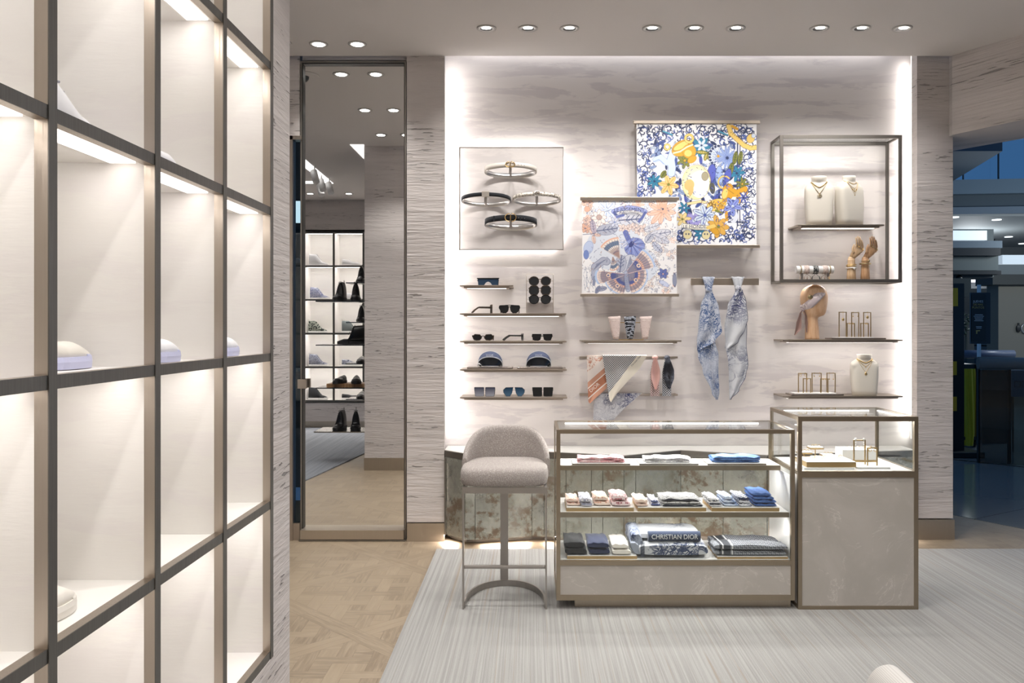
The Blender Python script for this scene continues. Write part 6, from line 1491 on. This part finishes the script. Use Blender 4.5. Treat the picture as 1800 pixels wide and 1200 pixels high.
# seat cushion
def cushion(x0, x1, y0, y1, z0_, z1_, ex=.28, n=56, crown=.02):
    cx_, cy_ = (x0+x1)/2, (y0+y1)/2; hx_, hy_ = (x1-x0)/2, (y1-y0)/2; rings = []
    H_ = z1_-z0_
    for t_, k in ((0, .90), (.03, .955), (.10, .98), (.35, 1.), (.6, 1.), (.78, .985), (.90, .95), (.97, .88), (1.0, .78), (1.04, .55), (1.07, .25), (1.08, .02)):
        r = []
        for j in range(n):
            a = 2*PI*j/n; c, s = math.cos(a), math.sin(a)
            r.append((cx_+hx_*k*math.copysign(abs(c)**ex, c), cy_+hy_*k*math.copysign(abs(s)**ex, s), z0_+H_*t_))
        rings.append(r)
    return MB().loft(rings)
zs = Zh(857, CF)+.003; seat_t = Zh(822, CF)
obj('seat_cushion', cushion(X(806.5, CF+.02), X(964.5, CF+.02), sy-.012, by+.03, zs, seat_t-.004, .42), BOUC, st)
# wrap-around backrest
zt_ = .930; m_ = 40; rings = []
for i in range(m_+1):
    u = -1+2*i/m_; ang = u*R(82)
    ex_ = .232*math.copysign(abs(math.sin(ang))**.9, ang); y_ = by+.055-.30*(1-math.cos(ang))**1.15
    hgt = (1-abs(u)**3.2*.80) ; top = seat_t-.02+(zt_-seat_t+.02)*hgt; bot = zs+.02
    if abs(u) == 1: top = seat_t+.015
    nx_, ny_ = math.sin(ang)*.85, math.cos(ang); th = .030*(1-.45*abs(u)**3)
    r = []
    for j in range(18):
        a = 2*PI*j/18; c, s = math.cos(a), math.sin(a); zz = (top+bot)/2+(top-bot)/2*math.copysign(abs(s)**.35, s); o_ = th*math.copysign(abs(c)**.8, c)*(1 if abs(s) < .9 else .8)
        flare = .0+.03*(zz-seat_t)
        r.append((sc+ex_*(1-.05*max(0, (zz-.8)/.15))+nx_*o_, y_+ny_*o_+flare, zz))
    rings.append(r)
obj('backrest', MB().loft(rings), BOUC, st)

# ================================================================ ARMCHAIR (only one arm top reaches the frame)
RIB = Mat('ribbed_cream', hexc('c6c3bf'), .9); x, y, z = RIB.sep(); q = ((z*.9+x*.3)/.004).frac(); RIB.set('Base Color', RIB.mix(q.lt(.3)*.5, hexc('c2bfba'), hexc('9d9994'))); RIB.bump(q.pp(.5), .3, .001)
ac = thing('armchair', 'cream ribbed armchair, only one rounded arm showing at the bottom right edge', 'chair', (1.29, 2.0, .012))
ax0 = X(1568, 2.3)
def pill(xc, w_, y0, y1, zb, zt): 
    r = []
    for yy, k in ((y0, .72), (y0+.012, .9), (y0+.035, 1), (y1-.035, 1), (y1-.012, .9), (y1, .72)):
        r.append([(xc+w_*k*math.cos(a), yy, (zt-.117+.117*k*math.sin(a)) if math.sin(a) > 0 else zb+.02*(1+math.sin(a))) for a in [2*PI*j/32 for j in range(32)]])
    return MB().loft(r)
at = Zh(1168.5, 2.32)
obj('arm', pill(ax0, .068, 1.72, 2.36, .16, at), RIB.m, ac); obj('arm', pill(ax0+.64, .068, 1.72, 2.36, .16, at), RIB.m, ac)
obj('seat', cushion(ax0+.07, ax0+.57, 1.74, 2.34, .20, .42), RIB.m, ac); obj('backrest', MB().box(ax0+.0, ax0+.64, 1.62, 1.72, .18, .72), RIB.m, ac, bevel=.04)
for a in (ax0, ax0+.64):
    for y_ in (1.68, 2.3): obj('leg', MB().cyl(a, y_, .0125, .165, .012, 12, .016), BRONZE_D, ac)

# ================================================================ SHOES
def shoe(kind, upm, solem, label, grp, laces=None, L=.29):
    """local: heel at x=0, toe at +x, z up from the sole"""
    t = thing('shoe', label, 'shoe', (0, 0, 0), grp); ORG[t.name] = Vector((0, 0, 0))
    hi = dict(high=.185, low=.105, boot=.215, loafer=.085)[kind]; sh = .028 if kind != 'boot' else .034
    def hw(v): return .034+.016*math.sin(min(v, 1)*PI*.9)**.8 if v < .55 else .050*math.cos((v-.55)/.45*PI/2)**.45+.006
    st_ = [i/26 for i in range(27)]
    b = MB().loft([[(v*L, s*max(hw(v), .008), z_) for s, z_ in ((-1, .001), (1, .001), (1.06, sh*.6), (1.0, sh), (-1.0, sh), (-1.06, sh*.6))] for v in st_], smooth=False)
    obj('sole', b, solem, t)
    rings = []
    for v in st_:
        op = .33 if kind in ('high', 'boot') else .36
        lowt = .062
        f0, f1 = dict(high=(.36, .74), boot=(.42, .62), low=(.34, .60), loafer=(.30, .5))[kind]
        q = min(max((v-f0)/(f1-f0), 0), 1); q = q*q*(3-2*q)*(.6)+q*.4
        top = hi+(lowt-hi)*q - (.008*v/f0 if v < f0 else .008*(1-q))
        top = top*(1-max(0, v-.78)/.22*.45)
        w_ = max(hw(v)*.94, .007); r = []
        for j in range(18):
            a = PI*j/17; c, s = math.cos(a), math.sin(a)
            nar = 1-.38*(s*min(1, (top-.05)/.1) if top > .05 else 0)
            r.append((v*L*.985+.002+(.0), w_*c*nar, sh*.8+(top-sh*.8)*s**.55))
        rings.append(r)
    obj('upper', MB().loft(rings), upm, t)
    if kind in ('high', 'low'): obj('toe_cap', MB().loft([[(L*v*.99+.003, max(hw(v), .006)*1.0*math.cos(PI*j/11), sh*.9+(.020*(1-(v-.84)/.3))*math.sin(PI*j/11)) for j in range(12)] for v in (.84, .88, .92, .96, .99)]), solem, t)
    if laces:
        b = MB()
        n_ = 6 if kind != 'low' else 4
        for k in range(n_):
            v = .38+.055*k*(6/n_)*.8; q = min(max((v-.36)/.38, 0), 1); q = q*q*(3-2*q)*.6+q*.4; top = hi+(.062-hi)*q; b.tube([(v*L, -.022, top-.004), (v*L, 0, top+.004), (v*L+.006, .022, top-.004)], .0028, 5)
        obj('laces', b, laces, t)
    if kind in ('high', 'boot'):
        obj('pull_tab', MB().tube([(.004, 0, hi-.01), (-.006, 0, hi+.006), (.0, 0, hi+.020), (.010, 0, hi+.006)], .003, 6), laces or upm, t)
    return t
WSH = Mat('white_canvas', hexc('eeeef0'), .6).m; WSO = Mat('white_sole', hexc('f1f0ee'), .5).m; LSO = Mat('lilac_sole', hexc('c9cbe6'), .5).m
BLK = Mat('black_leather', (.008, .008, .009), .3).m; BSO = Mat('black_sole', (.015, .015, .016), .5).m
BLO = jacq('blue_oblique', hexc('d9dbe8'), hexc('4a5584'), .02, .7); GRO = jacq('green_oblique', hexc('262c2a'), hexc('b9bfb0'), .02, .5); GYS = Mat('grey_suede', hexc('6f7675'), .9).m; NVO = jacq('navy_oblique', hexc('c6c8d2'), hexc('2b3350'), .018, .75); BCV = plain('black_canvas', hexc('17181c'), .8)
CLC = plain('cream_lace', hexc('e8e4da'), .8, .1); WCL = Mat('white_lace', hexc('f4f4f4'), .7).m; BCL = Mat('black_lace', (.01, .01, .01), .6).m
# near shelves: toe tips show past the uprights
def near(kind, up, so, lab, x, y, z, rz, lc=None, L=.29):
    s = shoe(kind, up, so, lab, 'shoes in the left foreground shelving', lc, L); put(s, (x, y, z+.0008), rz); return s
CRM_ = Mat('cream_leather', hexc('e9e4da'), .45).m
near('low', CRM_, LSO, 'cream sneaker with lilac sole, second bay, shelf at eye level', -1.09, 1.70, 1.41-.004, R(80), WCL)
near('low', WSH, LSO, 'white sneaker with lilac sole, third bay, shelf at eye level', -1.04, 2.075, 1.41-.004, R(80), WCL)
near('low', WSH, LSO, 'white sneaker toe, last bay, shelf at eye level', -1.03, 2.56, 1.41-.004, R(84), WCL)
near('high', WSH, LSO, 'white laced high sneaker, second bay, upper shelf', -1.07, 1.68, 1.915-.004, R(80), plain('grey_lace', hexc('a9a9b4')), .30)
near('low', WSH, LSO, 'white sneaker, third bay, upper shelf', -1.05, 2.085, 1.915-.004, R(80), WCL)
near('low', CRM_, CRM_, 'cream leather sneaker, second bay, lower shelf', -1.060, 1.632, .90-.004, R(75), CRM_, L=.225)
t = thing('sandal', 'strappy copper sandal, last bay, upper shelf of the left shelving', 'shoe', (-1.08, 2.62, 1.9118))
COP = Mat('copper_leather', hexc('b98470'), .4).m
obj('sole', MB().tube([(-1.08, 2.56, 1.955), (-1.08, 2.62, 1.945), (-1.08, 2.70, 1.925), (-1.08, 2.78, 1.917)], .012, 8, flat=.4), COP, t); obj('heel', MB().cyl(-1.08, 2.565, 1.912, 1.955, .006, 8), COP, t)
for dy, r_ in ((2.60, .045), (2.72, .028)): obj('strap', MB().tube([(-1.08+.025*math.cos(a), dy, 1.945+r_*math.sin(a)) for a in [PI*k/10 for k in range(11)]], .003, 5), COP, t)

# shoes in the mirror: the far wall unit (front plane at virtual depth yv)
RT = [Zh(703-59.2*i, yv)-.004 for i in range(6)]   # shelf board tops, from the bottom
def far(kind, up, so, lab, px, row, lc=None, grp='sneakers in the reflected shelving', L=.29):
    s = shoe(kind, up, so, lab, grp, lc, L); put(s, (X(px, yv+.1), fy-.15, RT[row]+.0008), 0); return s
far('high', WSH, WSO, 'white high-top sneaker seen in the mirror, left on the top row', 542, 4, WCL)
far('low', WSH, WSO, 'white low sneaker seen in the mirror, right on the top row', 600, 4, WCL)
far('high', BLO, WSO, 'pale blue patterned high-top sneaker seen in the mirror, second row', 544, 3, WCL)
far('low', WSH, WSO, 'white low sneaker behind the black ankle boots, seen in the mirror', 604, 3, WCL)
far('high', GRO, WSO, 'black and green patterned high-top sneaker seen in the mirror, third row', 541, 2, CLC)
far('high', GYS, WSO, 'grey suede high-top seen in the mirror behind the single black boot', 600, 2, CLC)
far('high', NVO, WSO, 'navy patterned high-top sneaker seen in the mirror, fourth row', 542, 1, WCL)
far('low', NVO, WSO, 'navy patterned low sneaker seen in the mirror, fourth row', 600, 1, WCL)
far('high', BCV, WSO, 'black canvas high-top with cream laces seen in the mirror, bottom row', 541, 0, CLC)
far('loafer', BCV, WSO, 'black low slip-on seen in the mirror, bottom row', 600, 0, None)
# cantilever shelves on the side of the partition, seen in the mirror
GSH = Mat('shelf_steel', (.55, .54, .52), .2, 1).m
def cant(px_tip, py, zv, lab, d=.34):
    xt_ = (px_tip-VX)*zv/F; z = H-(py-VY)*zv/F; yy = 2*MZ-zv
    solo('cantilever_shelf', MB().box(xt_, -1.757, yy, yy+d, z-.012, z), GSH, lab, 'shelf', 'cantilever shelves seen in the mirror'); return xt_, yy, z
def far2(kind, px, py, zv, rz, lab, grp, L=.29, z=None):
    s = shoe(kind, BLK, BSO, lab, grp, BCL if kind == 'boot' else None, L); z_ = H-(py-VY)*zv/F if z is None else z
    put(s, ((px-VX)*zv/F, 2*MZ-zv, z_+.0008), rz); return s
zv = 9.75
g = 'black boots and shoes on the cantilever shelves'
cant(568, 530, zv, 'cantilever shelf under the black laced ankle boots, seen in the mirror'); cant(568, 604.5, zv, 'cantilever shelf under the single side-on black boot, seen in the mirror')
cant(568, 677.5, zv, 'cantilever shelf under the wooden board and loafers, seen in the mirror'); x_, y_, z_ = cant(568, 750.5, zv, 'lowest cantilever shelf under black lug boots, seen in the mirror', .42)
far2('boot', 605, 527.5, zv-.12, R(98), 'left one of the black ankle boots on the top cantilever shelf', g, z=H-(530-VY)*zv/F); far2('boot', 626, 527.5, zv-.12, R(80), 'right one of the black ankle boots on the top cantilever shelf', g, z=H-(530-VY)*zv/F)
far2('boot', 643, 602, zv-.15, R(180), 'single black chelsea-style boot standing side-on, toe to the left', g, .32, z=H-(604.5-VY)*zv/F)
zb2 = H-(677.5-VY)*zv/F
solo('wooden_board', MB().box((585-VX)*zv/F, -1.759, 2*MZ-zv+.02, 2*MZ-zv+.30, zb2+.0005, zb2+.04), wood('oak_board', hexc('b08a64'), hexc('966f4b'), .3), 'wooden board under the black loafers, seen in the mirror', 'board')
far2('loafer', 605, 0, zv-.1, R(98), 'left black loafer on the wooden board', g, z=zb2+.0405); far2('loafer', 627, 0, zv-.1, R(80), 'right black loafer on the wooden board', g, z=zb2+.0405)
far2('boot', 605, 0, zv-.1, R(98), 'left black lug-soled boot on the lowest cantilever shelf', g, z=z_); far2('boot', 626, 0, zv-.1, R(80), 'right black lug-soled boot on the lowest cantilever shelf', g, z=z_)
zv2 = 11.0
for py, lab in ((498.5, 'topmost'), (566, 'second'), (636.5, 'third'), (697, 'lowest')):
    cant(618, py, zv2, '%s of the farther cantilever shelves at the reflected wall corner' % lab)
    far2('boot' if py < 600 else 'loafer', 637, 0, zv2-.12, R(85), 'black shoe on the %s farther cantilever shelf, cut by the wall corner' % lab, 'black shoes on the farther shelves', z=H-(py-VY)*zv2/F)
# ================================================================ THE MALL beyond the shop front
def mm(name, c, r=.5, me=0): return Mat(name, c, r, me).m
DK = mm('mall_dark', (.012, .016, .018), .4); GREYM = mm('mall_grey', (.16, .19, .20), .6); PALEM = mm('mall_pale', (.34, .37, .38), .7); BEI = mm('mall_beige', (.20, .19, .155), .7); GRN = mm('mall_green', (.02, .035, .035), .6)
def bxp(px0, px1, py0, py1, y, d): return MB().box(X(px0, y), X(px1, y), y, y+d, Zh(py1, y), Zh(py0, y))
COVE = emis('cove_glow', (.80, .92, 1), .32); WLIT = emis('shop_lit', (.9, .95, 1), .5)
# upper gallery: curved fascia slabs
def arcslab(y_, z0_, z1_, mat, r=30, x0=4.6, x1=18., dep=1.2, n=16):
    pts = [(x0+(x1-x0)*i/n, y_-((x0+(x1-x0)*i/n-x0)**2)/(2*r)) for i in range(n+1)]
    return MB().prism(pts+[(p[0], p[1]+dep) for p in pts[::-1]], z0_, z1_)
g_y = 15.
gal = struct('wall_mall_gallery', arcslab(g_y, Zh(343, g_y), Zh(318, g_y), GREYM), mm('gallery_a', (.10, .15, .19), .7))
struct('wall_mall_gallery_lower', arcslab(g_y+.15, Zh(365, g_y), Zh(343, g_y)-.001, GREYM), mm('gallery_b', (.045, .07, .09), .7))
struct('wall_mall_gallery_base', arcslab(g_y+.05, Zh(378, g_y)+.004, Zh(365, g_y)-.001, GREYM, dep=.06), mm('gallery_c', (.11, .15, .19), .7))
struct('ceiling_mall', MB().prism([(4.4, 15.12), (20, 15.12), (20, 26), (4.4, 26)], 3.47, 3.52), PALEM)
t = thing('gallery_glass', 'glass railing with thin posts along the upper mall gallery', 'railing', (8, g_y, Zh(318, g_y)))
obj('glass_pane', arcslab(g_y+.3, Zh(318, g_y), Zh(245, g_y), GREYM, dep=.02), mk_glass('gallery_pane', (.8, .9, .95)), t)
for px in (1694, 1756): obj('post', MB().box(X(px-.6, g_y-.1), X(px+.6, g_y-.1), g_y-.1, g_y-.06, Zh(320, g_y), Zh(250, g_y)), DK, t)
struct('ceiling_mall_soffit', MB().prism([(X(1670, 12), 12), (X(1762, 12), 12), (X(1700, 14), 14.5), (X(1650, 14), 14.5)], Zh(263, 12)-.02, Zh(263, 12)+.15), mm('soffit', (.06, .09, .12), .7))
# shop front opposite: stepped fascia
yf2 = 13.
t = thing('shop_fascia', 'stepped grey and black shop fascia above the mall walkway', 'fascia', (X(1720, yf2), yf2, Zh(510, yf2)))
obj('light_cove', bxp(1640, 1735, 405, 422, yf2+.5, .09), COVE, t)
obj('fascia_board', bxp(1640, 1762, 423, 435.5, yf2, .6), mm('fa', (.13, .18, .22), .6), t)
obj('fascia_board', bxp(1640, 1759, 436, 449, yf2-.1, .6), DK, t); obj('fascia_board', bxp(1640, 1755, 449.5, 475, yf2, .6), mm('fb', (.10, .13, .13), .6), t); obj('fascia_board', bxp(1640, 1760, 475.5, 482, yf2-.1, .6), DK, t)
obj('fascia_board', bxp(1640, 1745, 482.5, 488, yf2, .5), mm('fc', (.06, .075, .08), .6), t)
obj('camera_dome', MB().sph((X(1686, yf2), yf2, Zh(489, yf2)), .05), DK, t)
# right-hand shop wall
yr2 = 15.5
struct('wall_mall_right', bxp(1755, 2100, 500, 640, yr2, .4), BEI); struct('trim_3', bxp(1745, 2100, 482, 500, yr2-.15, .6), mm('ta', (.05, .055, .05), .6)); struct('trim_4', bxp(1750, 2100, 465, 482, yr2-.05, .6), mm('tb', (.22, .25, .25), .7))
t = solo('light_cove', bxp(1762, 2100, 448, 464, yr2+.4, .2), COVE, 'bright light cove above the beige shop wall at the right edge', 'ceiling light')
lg = thing('shop_logo', 'dark metal emblem on the beige shop wall at the right edge', 'sign', (X(1794, yr2), yr2, Zh(584, yr2)))
lx, lz_ = X(1790.5, yr2-.03), Zh(577, yr2-.03)
obj('emblem', MB().sph((lx, yr2-.03, lz_), .072, 16, 10, (.55, .25, 1.0)).box(lx-.012, lx+.012, yr2-.04, yr2-.02, lz_+.06, lz_+.1), mm('logo_dark', (.05, .05, .045), .4, .5), lg)
obj('letter', MB().tube([(lx+.13+.08*math.cos(a), yr2-.03, lz_+.085*math.sin(a)) for a in [PI*.3+PI*1.4*k/14 for k in range(15)]], .012, 6), mm('logo_light', (.5, .5, .47), .3, .8), lg)
# shop interior between
yi = 19.
struct('wall_mall_back', bxp(1600, 2300, 330, 680, yi+2, .2), mm('mb', (.16, .175, .18), .8))
solo('lit_ceiling_panel', bxp(1708, 1746, 486, 495.5, yi, .2), emis('lit_panel', (.95, .93, 1), .9), 'bright ceiling panel inside the shop across the mall', 'ceiling light')
struct('trim_5', bxp(1690, 1760, 497, 507, yi+.3, .2), PALEM); struct('trim_6', bxp(1690, 1765, 514, 520, yi+.4, .2), mm('tc', (.08, .075, .07), .6))
sg = thing('hanging_sign', 'small red and white hanging sign inside the far shop', 'sign', (X(1749, yi), yi, Zh(514, yi)))
obj('sign_panel', bxp(1745.5, 1753, 508.5, 514, yi, .05), mm('redsign', (.28, .03, .03), .5), sg); obj('rod', MB().cyl(X(1749, yi), yi+.02, Zh(508.6, yi), 3.468, .01, 8), DK, sg); obj('mark', bxp(1747, 1750, 510, 513, yi-.01, .012), mm('whm', (.6, .6, .6), .5), sg)
rr_ = random.Random(3)
cols = [('red', (.30, .03, .035)), ('yellow', (.45, .33, .03)), ('white', (.45, .46, .48)), ('navy', (.03, .05, .12)), ('orange', (.5, .15, .03)), ('pale blue', (.25, .33, .42)), ('green', (.10, .17, .09)), ('peach', (.45, .28, .2))]
cm = {k: plain('cloth_'+k.replace(' ', '_'), v) for k, v in cols}
gk = thing('clothes_rack', 'dark shelf rack of bright folded clothes in the shop across the mall', 'rack', (X(1745, 17.2), 17.4, .003))
obj('rack_frame', MB().box(X(1740, 17), X(1741, 17), 17, 17.6, .003, Zh(545, 17)).box(X(1757, 17), X(1758, 17), 17, 17.6, .003, Zh(545, 17)), DK, gk)
lev = [(560, 'white', 'navy'), (573, 'navy', 'white'), (588, 'red', 'peach'), (598, 'yellow', 'yellow'), (607, 'yellow', 'green'), (616, 'white', 'pale blue')]
rn = ['top', 'second', 'third', 'fourth', 'fifth', 'sixth']
for i, (py, ca, cb2) in enumerate(lev):
    obj('rack_shelf', MB().box(X(1740, 17), X(1758, 17), 17, 17.6, Zh(py, 17)-.02, Zh(py, 17)), DK, gk)
    for j, c_ in enumerate((ca, cb2)):
        b = slab(MB(), X(1741.5+8*j, 17.05), X(1748.5+8*j, 17.05), 17.05, 17.4, Zh(py, 17)+.001, Zh(py-8.5, 17), .6, .006, .1, i+j)
        solo('folded_garment', b, cm[c_], '%s folded garments on the %s rack shelf across the mall, %s pile' % (c_, rn[i], ('left', 'right')[j]), 'clothes', 'folded clothes in the far shop')
pp_ = thing('potted_plant', 'leafy plant behind the mall poster stand, left side', 'plant', (X(1698, 16), 16, .003))
obj('pot', MB().lathe(X(1698, 16), 16, [(.12, .003), (.16, .3)], 16), GREYM, pp_); obj('stem', MB().cyl(X(1698, 16), 16, .28, Zh(575, 16), .02, 8), GRN, pp_)
b = MB()
for k in range(46):
    c = Vector((X(1698, 16)+rr_.uniform(-.09, .09), 16+rr_.uniform(-.15, .15), Zh(rr_.uniform(550, 582), 16))); d = Vector((rr_.uniform(-1, 1), rr_.uniform(-1, 1), rr_.uniform(-.3, 1))).normalized()*.09; s_ = d.cross(Vector((.3, .2, 1))).normalized()*.028
    b.loft([[tuple(c-s_*.1), tuple(c+s_*.1), tuple(c+Vector((0, 0, .004)))], [tuple(c+d*.5-s_), tuple(c+d*.5+s_), tuple(c+d*.5+Vector((0, 0, .006)))], [tuple(c+d-s_*.1), tuple(c+d+s_*.1), tuple(c+d+Vector((0, 0, .003)))]])
obj('foliage', b, mm('leaves', (.10, .15, .12), .6), pp_)
# black advertising stand with yellow labels
yt = 9.9
tm = thing('black_stand', 'tall black stand with yellow labels just outside the shop opening', 'stand', (X(1680, yt), yt, .003))
obj('panel', MB().box(X(1640, yt), X(1695, yt), yt, yt+.12, .06, Zh(498, yt)), DK, tm); obj('base', MB().box(X(1640, yt), X(1720, yt), yt-.15, yt+.3, .0035, .07), DK, tm, bevel=.01)
YEL = mm('yellow_label', (.55, .38, .02), .6)
for a, b_ in ((506, 538), (635, 659), (697, 722)): obj('label_plate', MB().box(X(1672, yt), X(1683.5 if a < 600 else 1681.5, yt), yt-.006, yt-.001, Zh(b_, yt), Zh(a, yt)), YEL, tm)
struct('wall_mall_shop', MB().box(X(1600, 13.8), X(1735, 13.8), 13.601, 13.7, Zh(488, 13.8), Zh(405, 13.8)), mm('shopw', (.1, .12, .12), .7))
struct('wall_mall_green', bxp(1676, 1707, 489, 522, 12.6, .2), GRN)
# janitor cart with a yellow bag
yc = 10.6
jc_ = thing('cleaning_cart', 'cleaning cart with a tall yellow bag behind the black stand', 'cart', (X(1705, yc), yc+.2, .003))
def gfn(u, v): 
    return (X(1695, yc)+(X(1714-3*max(0, .15-v)*6, yc)-X(1695, yc))*u, yc-.03*math.sin(PI*u)+.01*math.sin(u*14+v*4), Zh(783, yc)+(Zh(648, yc)-Zh(783, yc))*v)
obj('bag', MB().shell(gfn, 16, 20, .35), mm('yellow_bag', (.52, .45, .01), .55), jc_)
obj('frame', MB().box(X(1693, yc), X(1722, yc), yc+.02, yc+.5, Zh(650, yc), Zh(640, yc)).box(X(1716, yc), X(1718, yc), yc, yc+.03, .12, Zh(640, yc)).box(X(1690, yc), X(1725, yc), yc, yc+.6, .10, .14), DK, jc_)
for q in (1697, 1719): obj('wheel', MB().join(MB().cyl(0, 0, -.02, .02, .058, 20).xf((X(q, yc), yc+.1, .0615), (0, PI/2, 0))), DK, jc_)
# glass balustrade with thick tube rail
yb2 = 9.4
bl = thing('balustrade', 'glass mall balustrade with a thick grey tube handrail at right edge', 'railing', (X(1760, yb2), yb2, .003))
TUBE = mm('tube_grey', (.17, .17, .16), .4); TUBEB = mm('tube_blue', (.10, .13, .20), .4)
obj('handrail', MB().tube([(X(1719, yb2), yb2, Zh(637.5, yb2)), (X(1800, yb2), yb2-.1, Zh(638.5, yb2)), (X(1950, yb2), yb2-.5, Zh(640, yb2))], .068, 18), TUBE, bl)
obj('glass_pane', MB().prism([(X(1722, yb2), yb2), (X(1950, yb2), yb2-.5), (X(1950, yb2), yb2-.48), (X(1722, yb2), yb2+.02)], .003, Zh(650, yb2)), mk_glass('balustrade_glass', (.42, .52, .55)), bl)
for px in (1723, 1777): obj('post', MB().box(X(px-2, yb2), X(px+2, yb2), yb2+.02, yb2+.05, .003, Zh(640, yb2)), mm('postm', (.05, .055, .055), .4, .6), bl)
yb3 = 12.5
b3 = thing('balustrade', 'blue-grey tube handrail of the farther mall balustrade', 'railing', (X(1740, yb3), yb3, .003))
obj('handrail', MB().tube([(X(1680, yb3), yb3, Zh(622, yb3)), (X(1782, yb3), yb3, Zh(622, yb3))], .058, 18), TUBEB, b3)
obj('glass_pane', MB().box(X(1680, yb3), X(1782, yb3), yb3, yb3+.02, .003, Zh(630, yb3)), mk_glass('balustrade_glass_far', (.35, .45, .5)), b3)
# poster stand
yp = 11.6
ps = thing('poster_stand', 'black poster with gold and white lettering in a steel stand', 'sign', (X(1722, yp), yp, .003))
obj('post', MB().box(X(1722, yp), X(1726.5, yp), yp+.03, yp+.07, .003, Zh(500, yp)), STEEL, ps)
obj('frame', bxp(1706.5, 1741, 514, 604, yp, .03), mm('poster_frame', (.04, .045, .05), .3, .5), ps)
pn = obj('poster_panel', bxp(1708, 1733, 517, 600, yp-.008, .007), mm('poster_black', (.012, .016, .018), .4), ps)
GT = emis('poster_gold', (.45, .30, .08), .25); WT = emis('poster_white', (.5, .52, .52), .25)
GT = mm('poster_gold_ink', (.5, .36, .12), .5); WT = mm('poster_white_ink', (.6, .62, .62), .5)
for s_, py, sz, m_ in (('JUEVES', 530, .045, WT), ('DE MAS', 535.3, .038, GT), ('PUNTOS', 540.5, .042, GT)): text('lettering', s_, sz, (X(1719.5, yp-.01), yp-.010, Zh(py, yp)), (PI/2, 0, 0), m_, pn, .001)
b = MB()
for k, (py, w_) in enumerate(((553, 14), (555.7, 18), (558.4, 15), (561, 13), (563.6, 16), (574, 10), (576.5, 9))): b.box(X(1720-w_/2, yp), X(1720+w_/2, yp), yp-.0105, yp-.0085, Zh(py+.5, yp), Zh(py-.5, yp))
obj('small_print', b, WT, pn)
obj('gold_mark', MB().box(X(1715, yp), X(1717.5, yp), yp-.0105, yp-.0085, Zh(586.5, yp), Zh(580, yp)).box(X(1717.5, yp), X(1722, yp), yp-.0105, yp-.0085, Zh(582, yp), Zh(580, yp)), GT, pn)
# notice board low on the right behind the glass, dark counter and stools of the mall
nb = thing('notice_board', 'pale blue notice board with pictogram boxes behind the glass balustrade', 'sign', (X(1790, 10.2), 10.2, .003))
nbp = obj('board', MB().box(X(1779, 10.2), X(1840, 10.2), 10.2, 10.24, Zh(697, 10.2), Zh(650, 10.2)), mm('nb', (.16, .24, .30), .5), nb)
obj('leg', MB().box(X(1784, 10.2), X(1785.5, 10.2), 10.24, 10.26, .003, Zh(660, 10.2)).box(X(1836, 10.2), X(1838, 10.2), 10.24, 10.26, .003, Zh(660, 10.2)), DK, nb)
for q in (1783.5, 1797): obj('pictogram', MB().tube([(X(q+a, 10.19), 10.19, Zh(c, 10.19)) for a, c in ((0, 670), (10, 670), (10, 680), (0, 680))], .004, 4, loop=True), DK, nbp)
ct_ = thing('dark_counter', 'dark kiosk counter behind the mall balustrade', 'counter', (X(1765, 11), 11, .003))
obj('body', MB().box(X(1726, 11), X(1775, 11), 11, 11.5, .003, Zh(650, 11)), mm('kiosk', (.025, .04, .045), .5), ct_); obj('top', MB().box(X(1724, 11), X(1777, 11), 10.97, 11.52, Zh(650, 11), Zh(646, 11)), mm('kiosk_top', (.06, .07, .075), .4), ct_)
struct('trim_7', MB().prism([(X(1680, 9.6), 9.62), (X(1800, 9.1), 9.13), (X(2100, 8.), 8.0), (X(2100, 8.), 8.06), (X(1800, 9.1), 9.20), (X(1680, 9.6), 9.69)], .0032, .006), DK)
# a few mall ceiling lamps
for i, (px, py) in enumerate(((1677, 381.5), (1752, 386), (1773, 416), (1797, 428))):
    yy = (3.465-H)*F/(VY-py)
    x_ = X(px, yy); b = MB().lathe(x_, yy, [(.08, 3.455), (.08, 3.469)], 16)
    solo('ceiling_lamp', b, emis('mall_lamp', (.9, .97, 1), 1.3) if i == 0 else bpy.data.materials['mall_lamp'], 'small round mall ceiling lamp, %s from the pilaster' % ('first', 'second', 'third', 'fourth')[i], 'ceiling light', 'mall ceiling lamps')
for x_, y_, e in ((8.5, 12, 120), (13, 12, 110), (9, 17.5, 45)): lamp('POINT', (x_, y_, 2.9), e, .3, color=(.90, .96, 1), name='mall_light')
# seen through the glazed door on the left
lf = thing('side_display', 'narrow sliver of dark shelving with red column behind the glazed door', 'display', (-2.5, 7.2, 0))
yy = 7.2
obj('back', MB().box(-4.4, -1.2, yy+.8, yy+.9, 0, 3.6), mm('sd_dark', (.04, .05, .055), .5), lf); obj('red_column', MB().box(X(524, yy), X(529, yy), yy+.2, yy+.3, .3, Zh(425, yy)), mm('sd_red', (.22, .04, .04), .5), lf)
for py in (455, 648): obj('shelf_board', MB().box(X(500, yy), X(530, yy), yy-.1, yy+.2, Zh(py+4, yy), Zh(py, yy)), mm('sd_sh', (.3, .31, .32), .4), lf)
obj('lit_panel', MB().box(X(512, yy), X(530, yy), yy+.1, yy+.15, Zh(388, yy), Zh(350, yy)), emis('sd_lit', (.85, .95, 1), 1.6), lf)
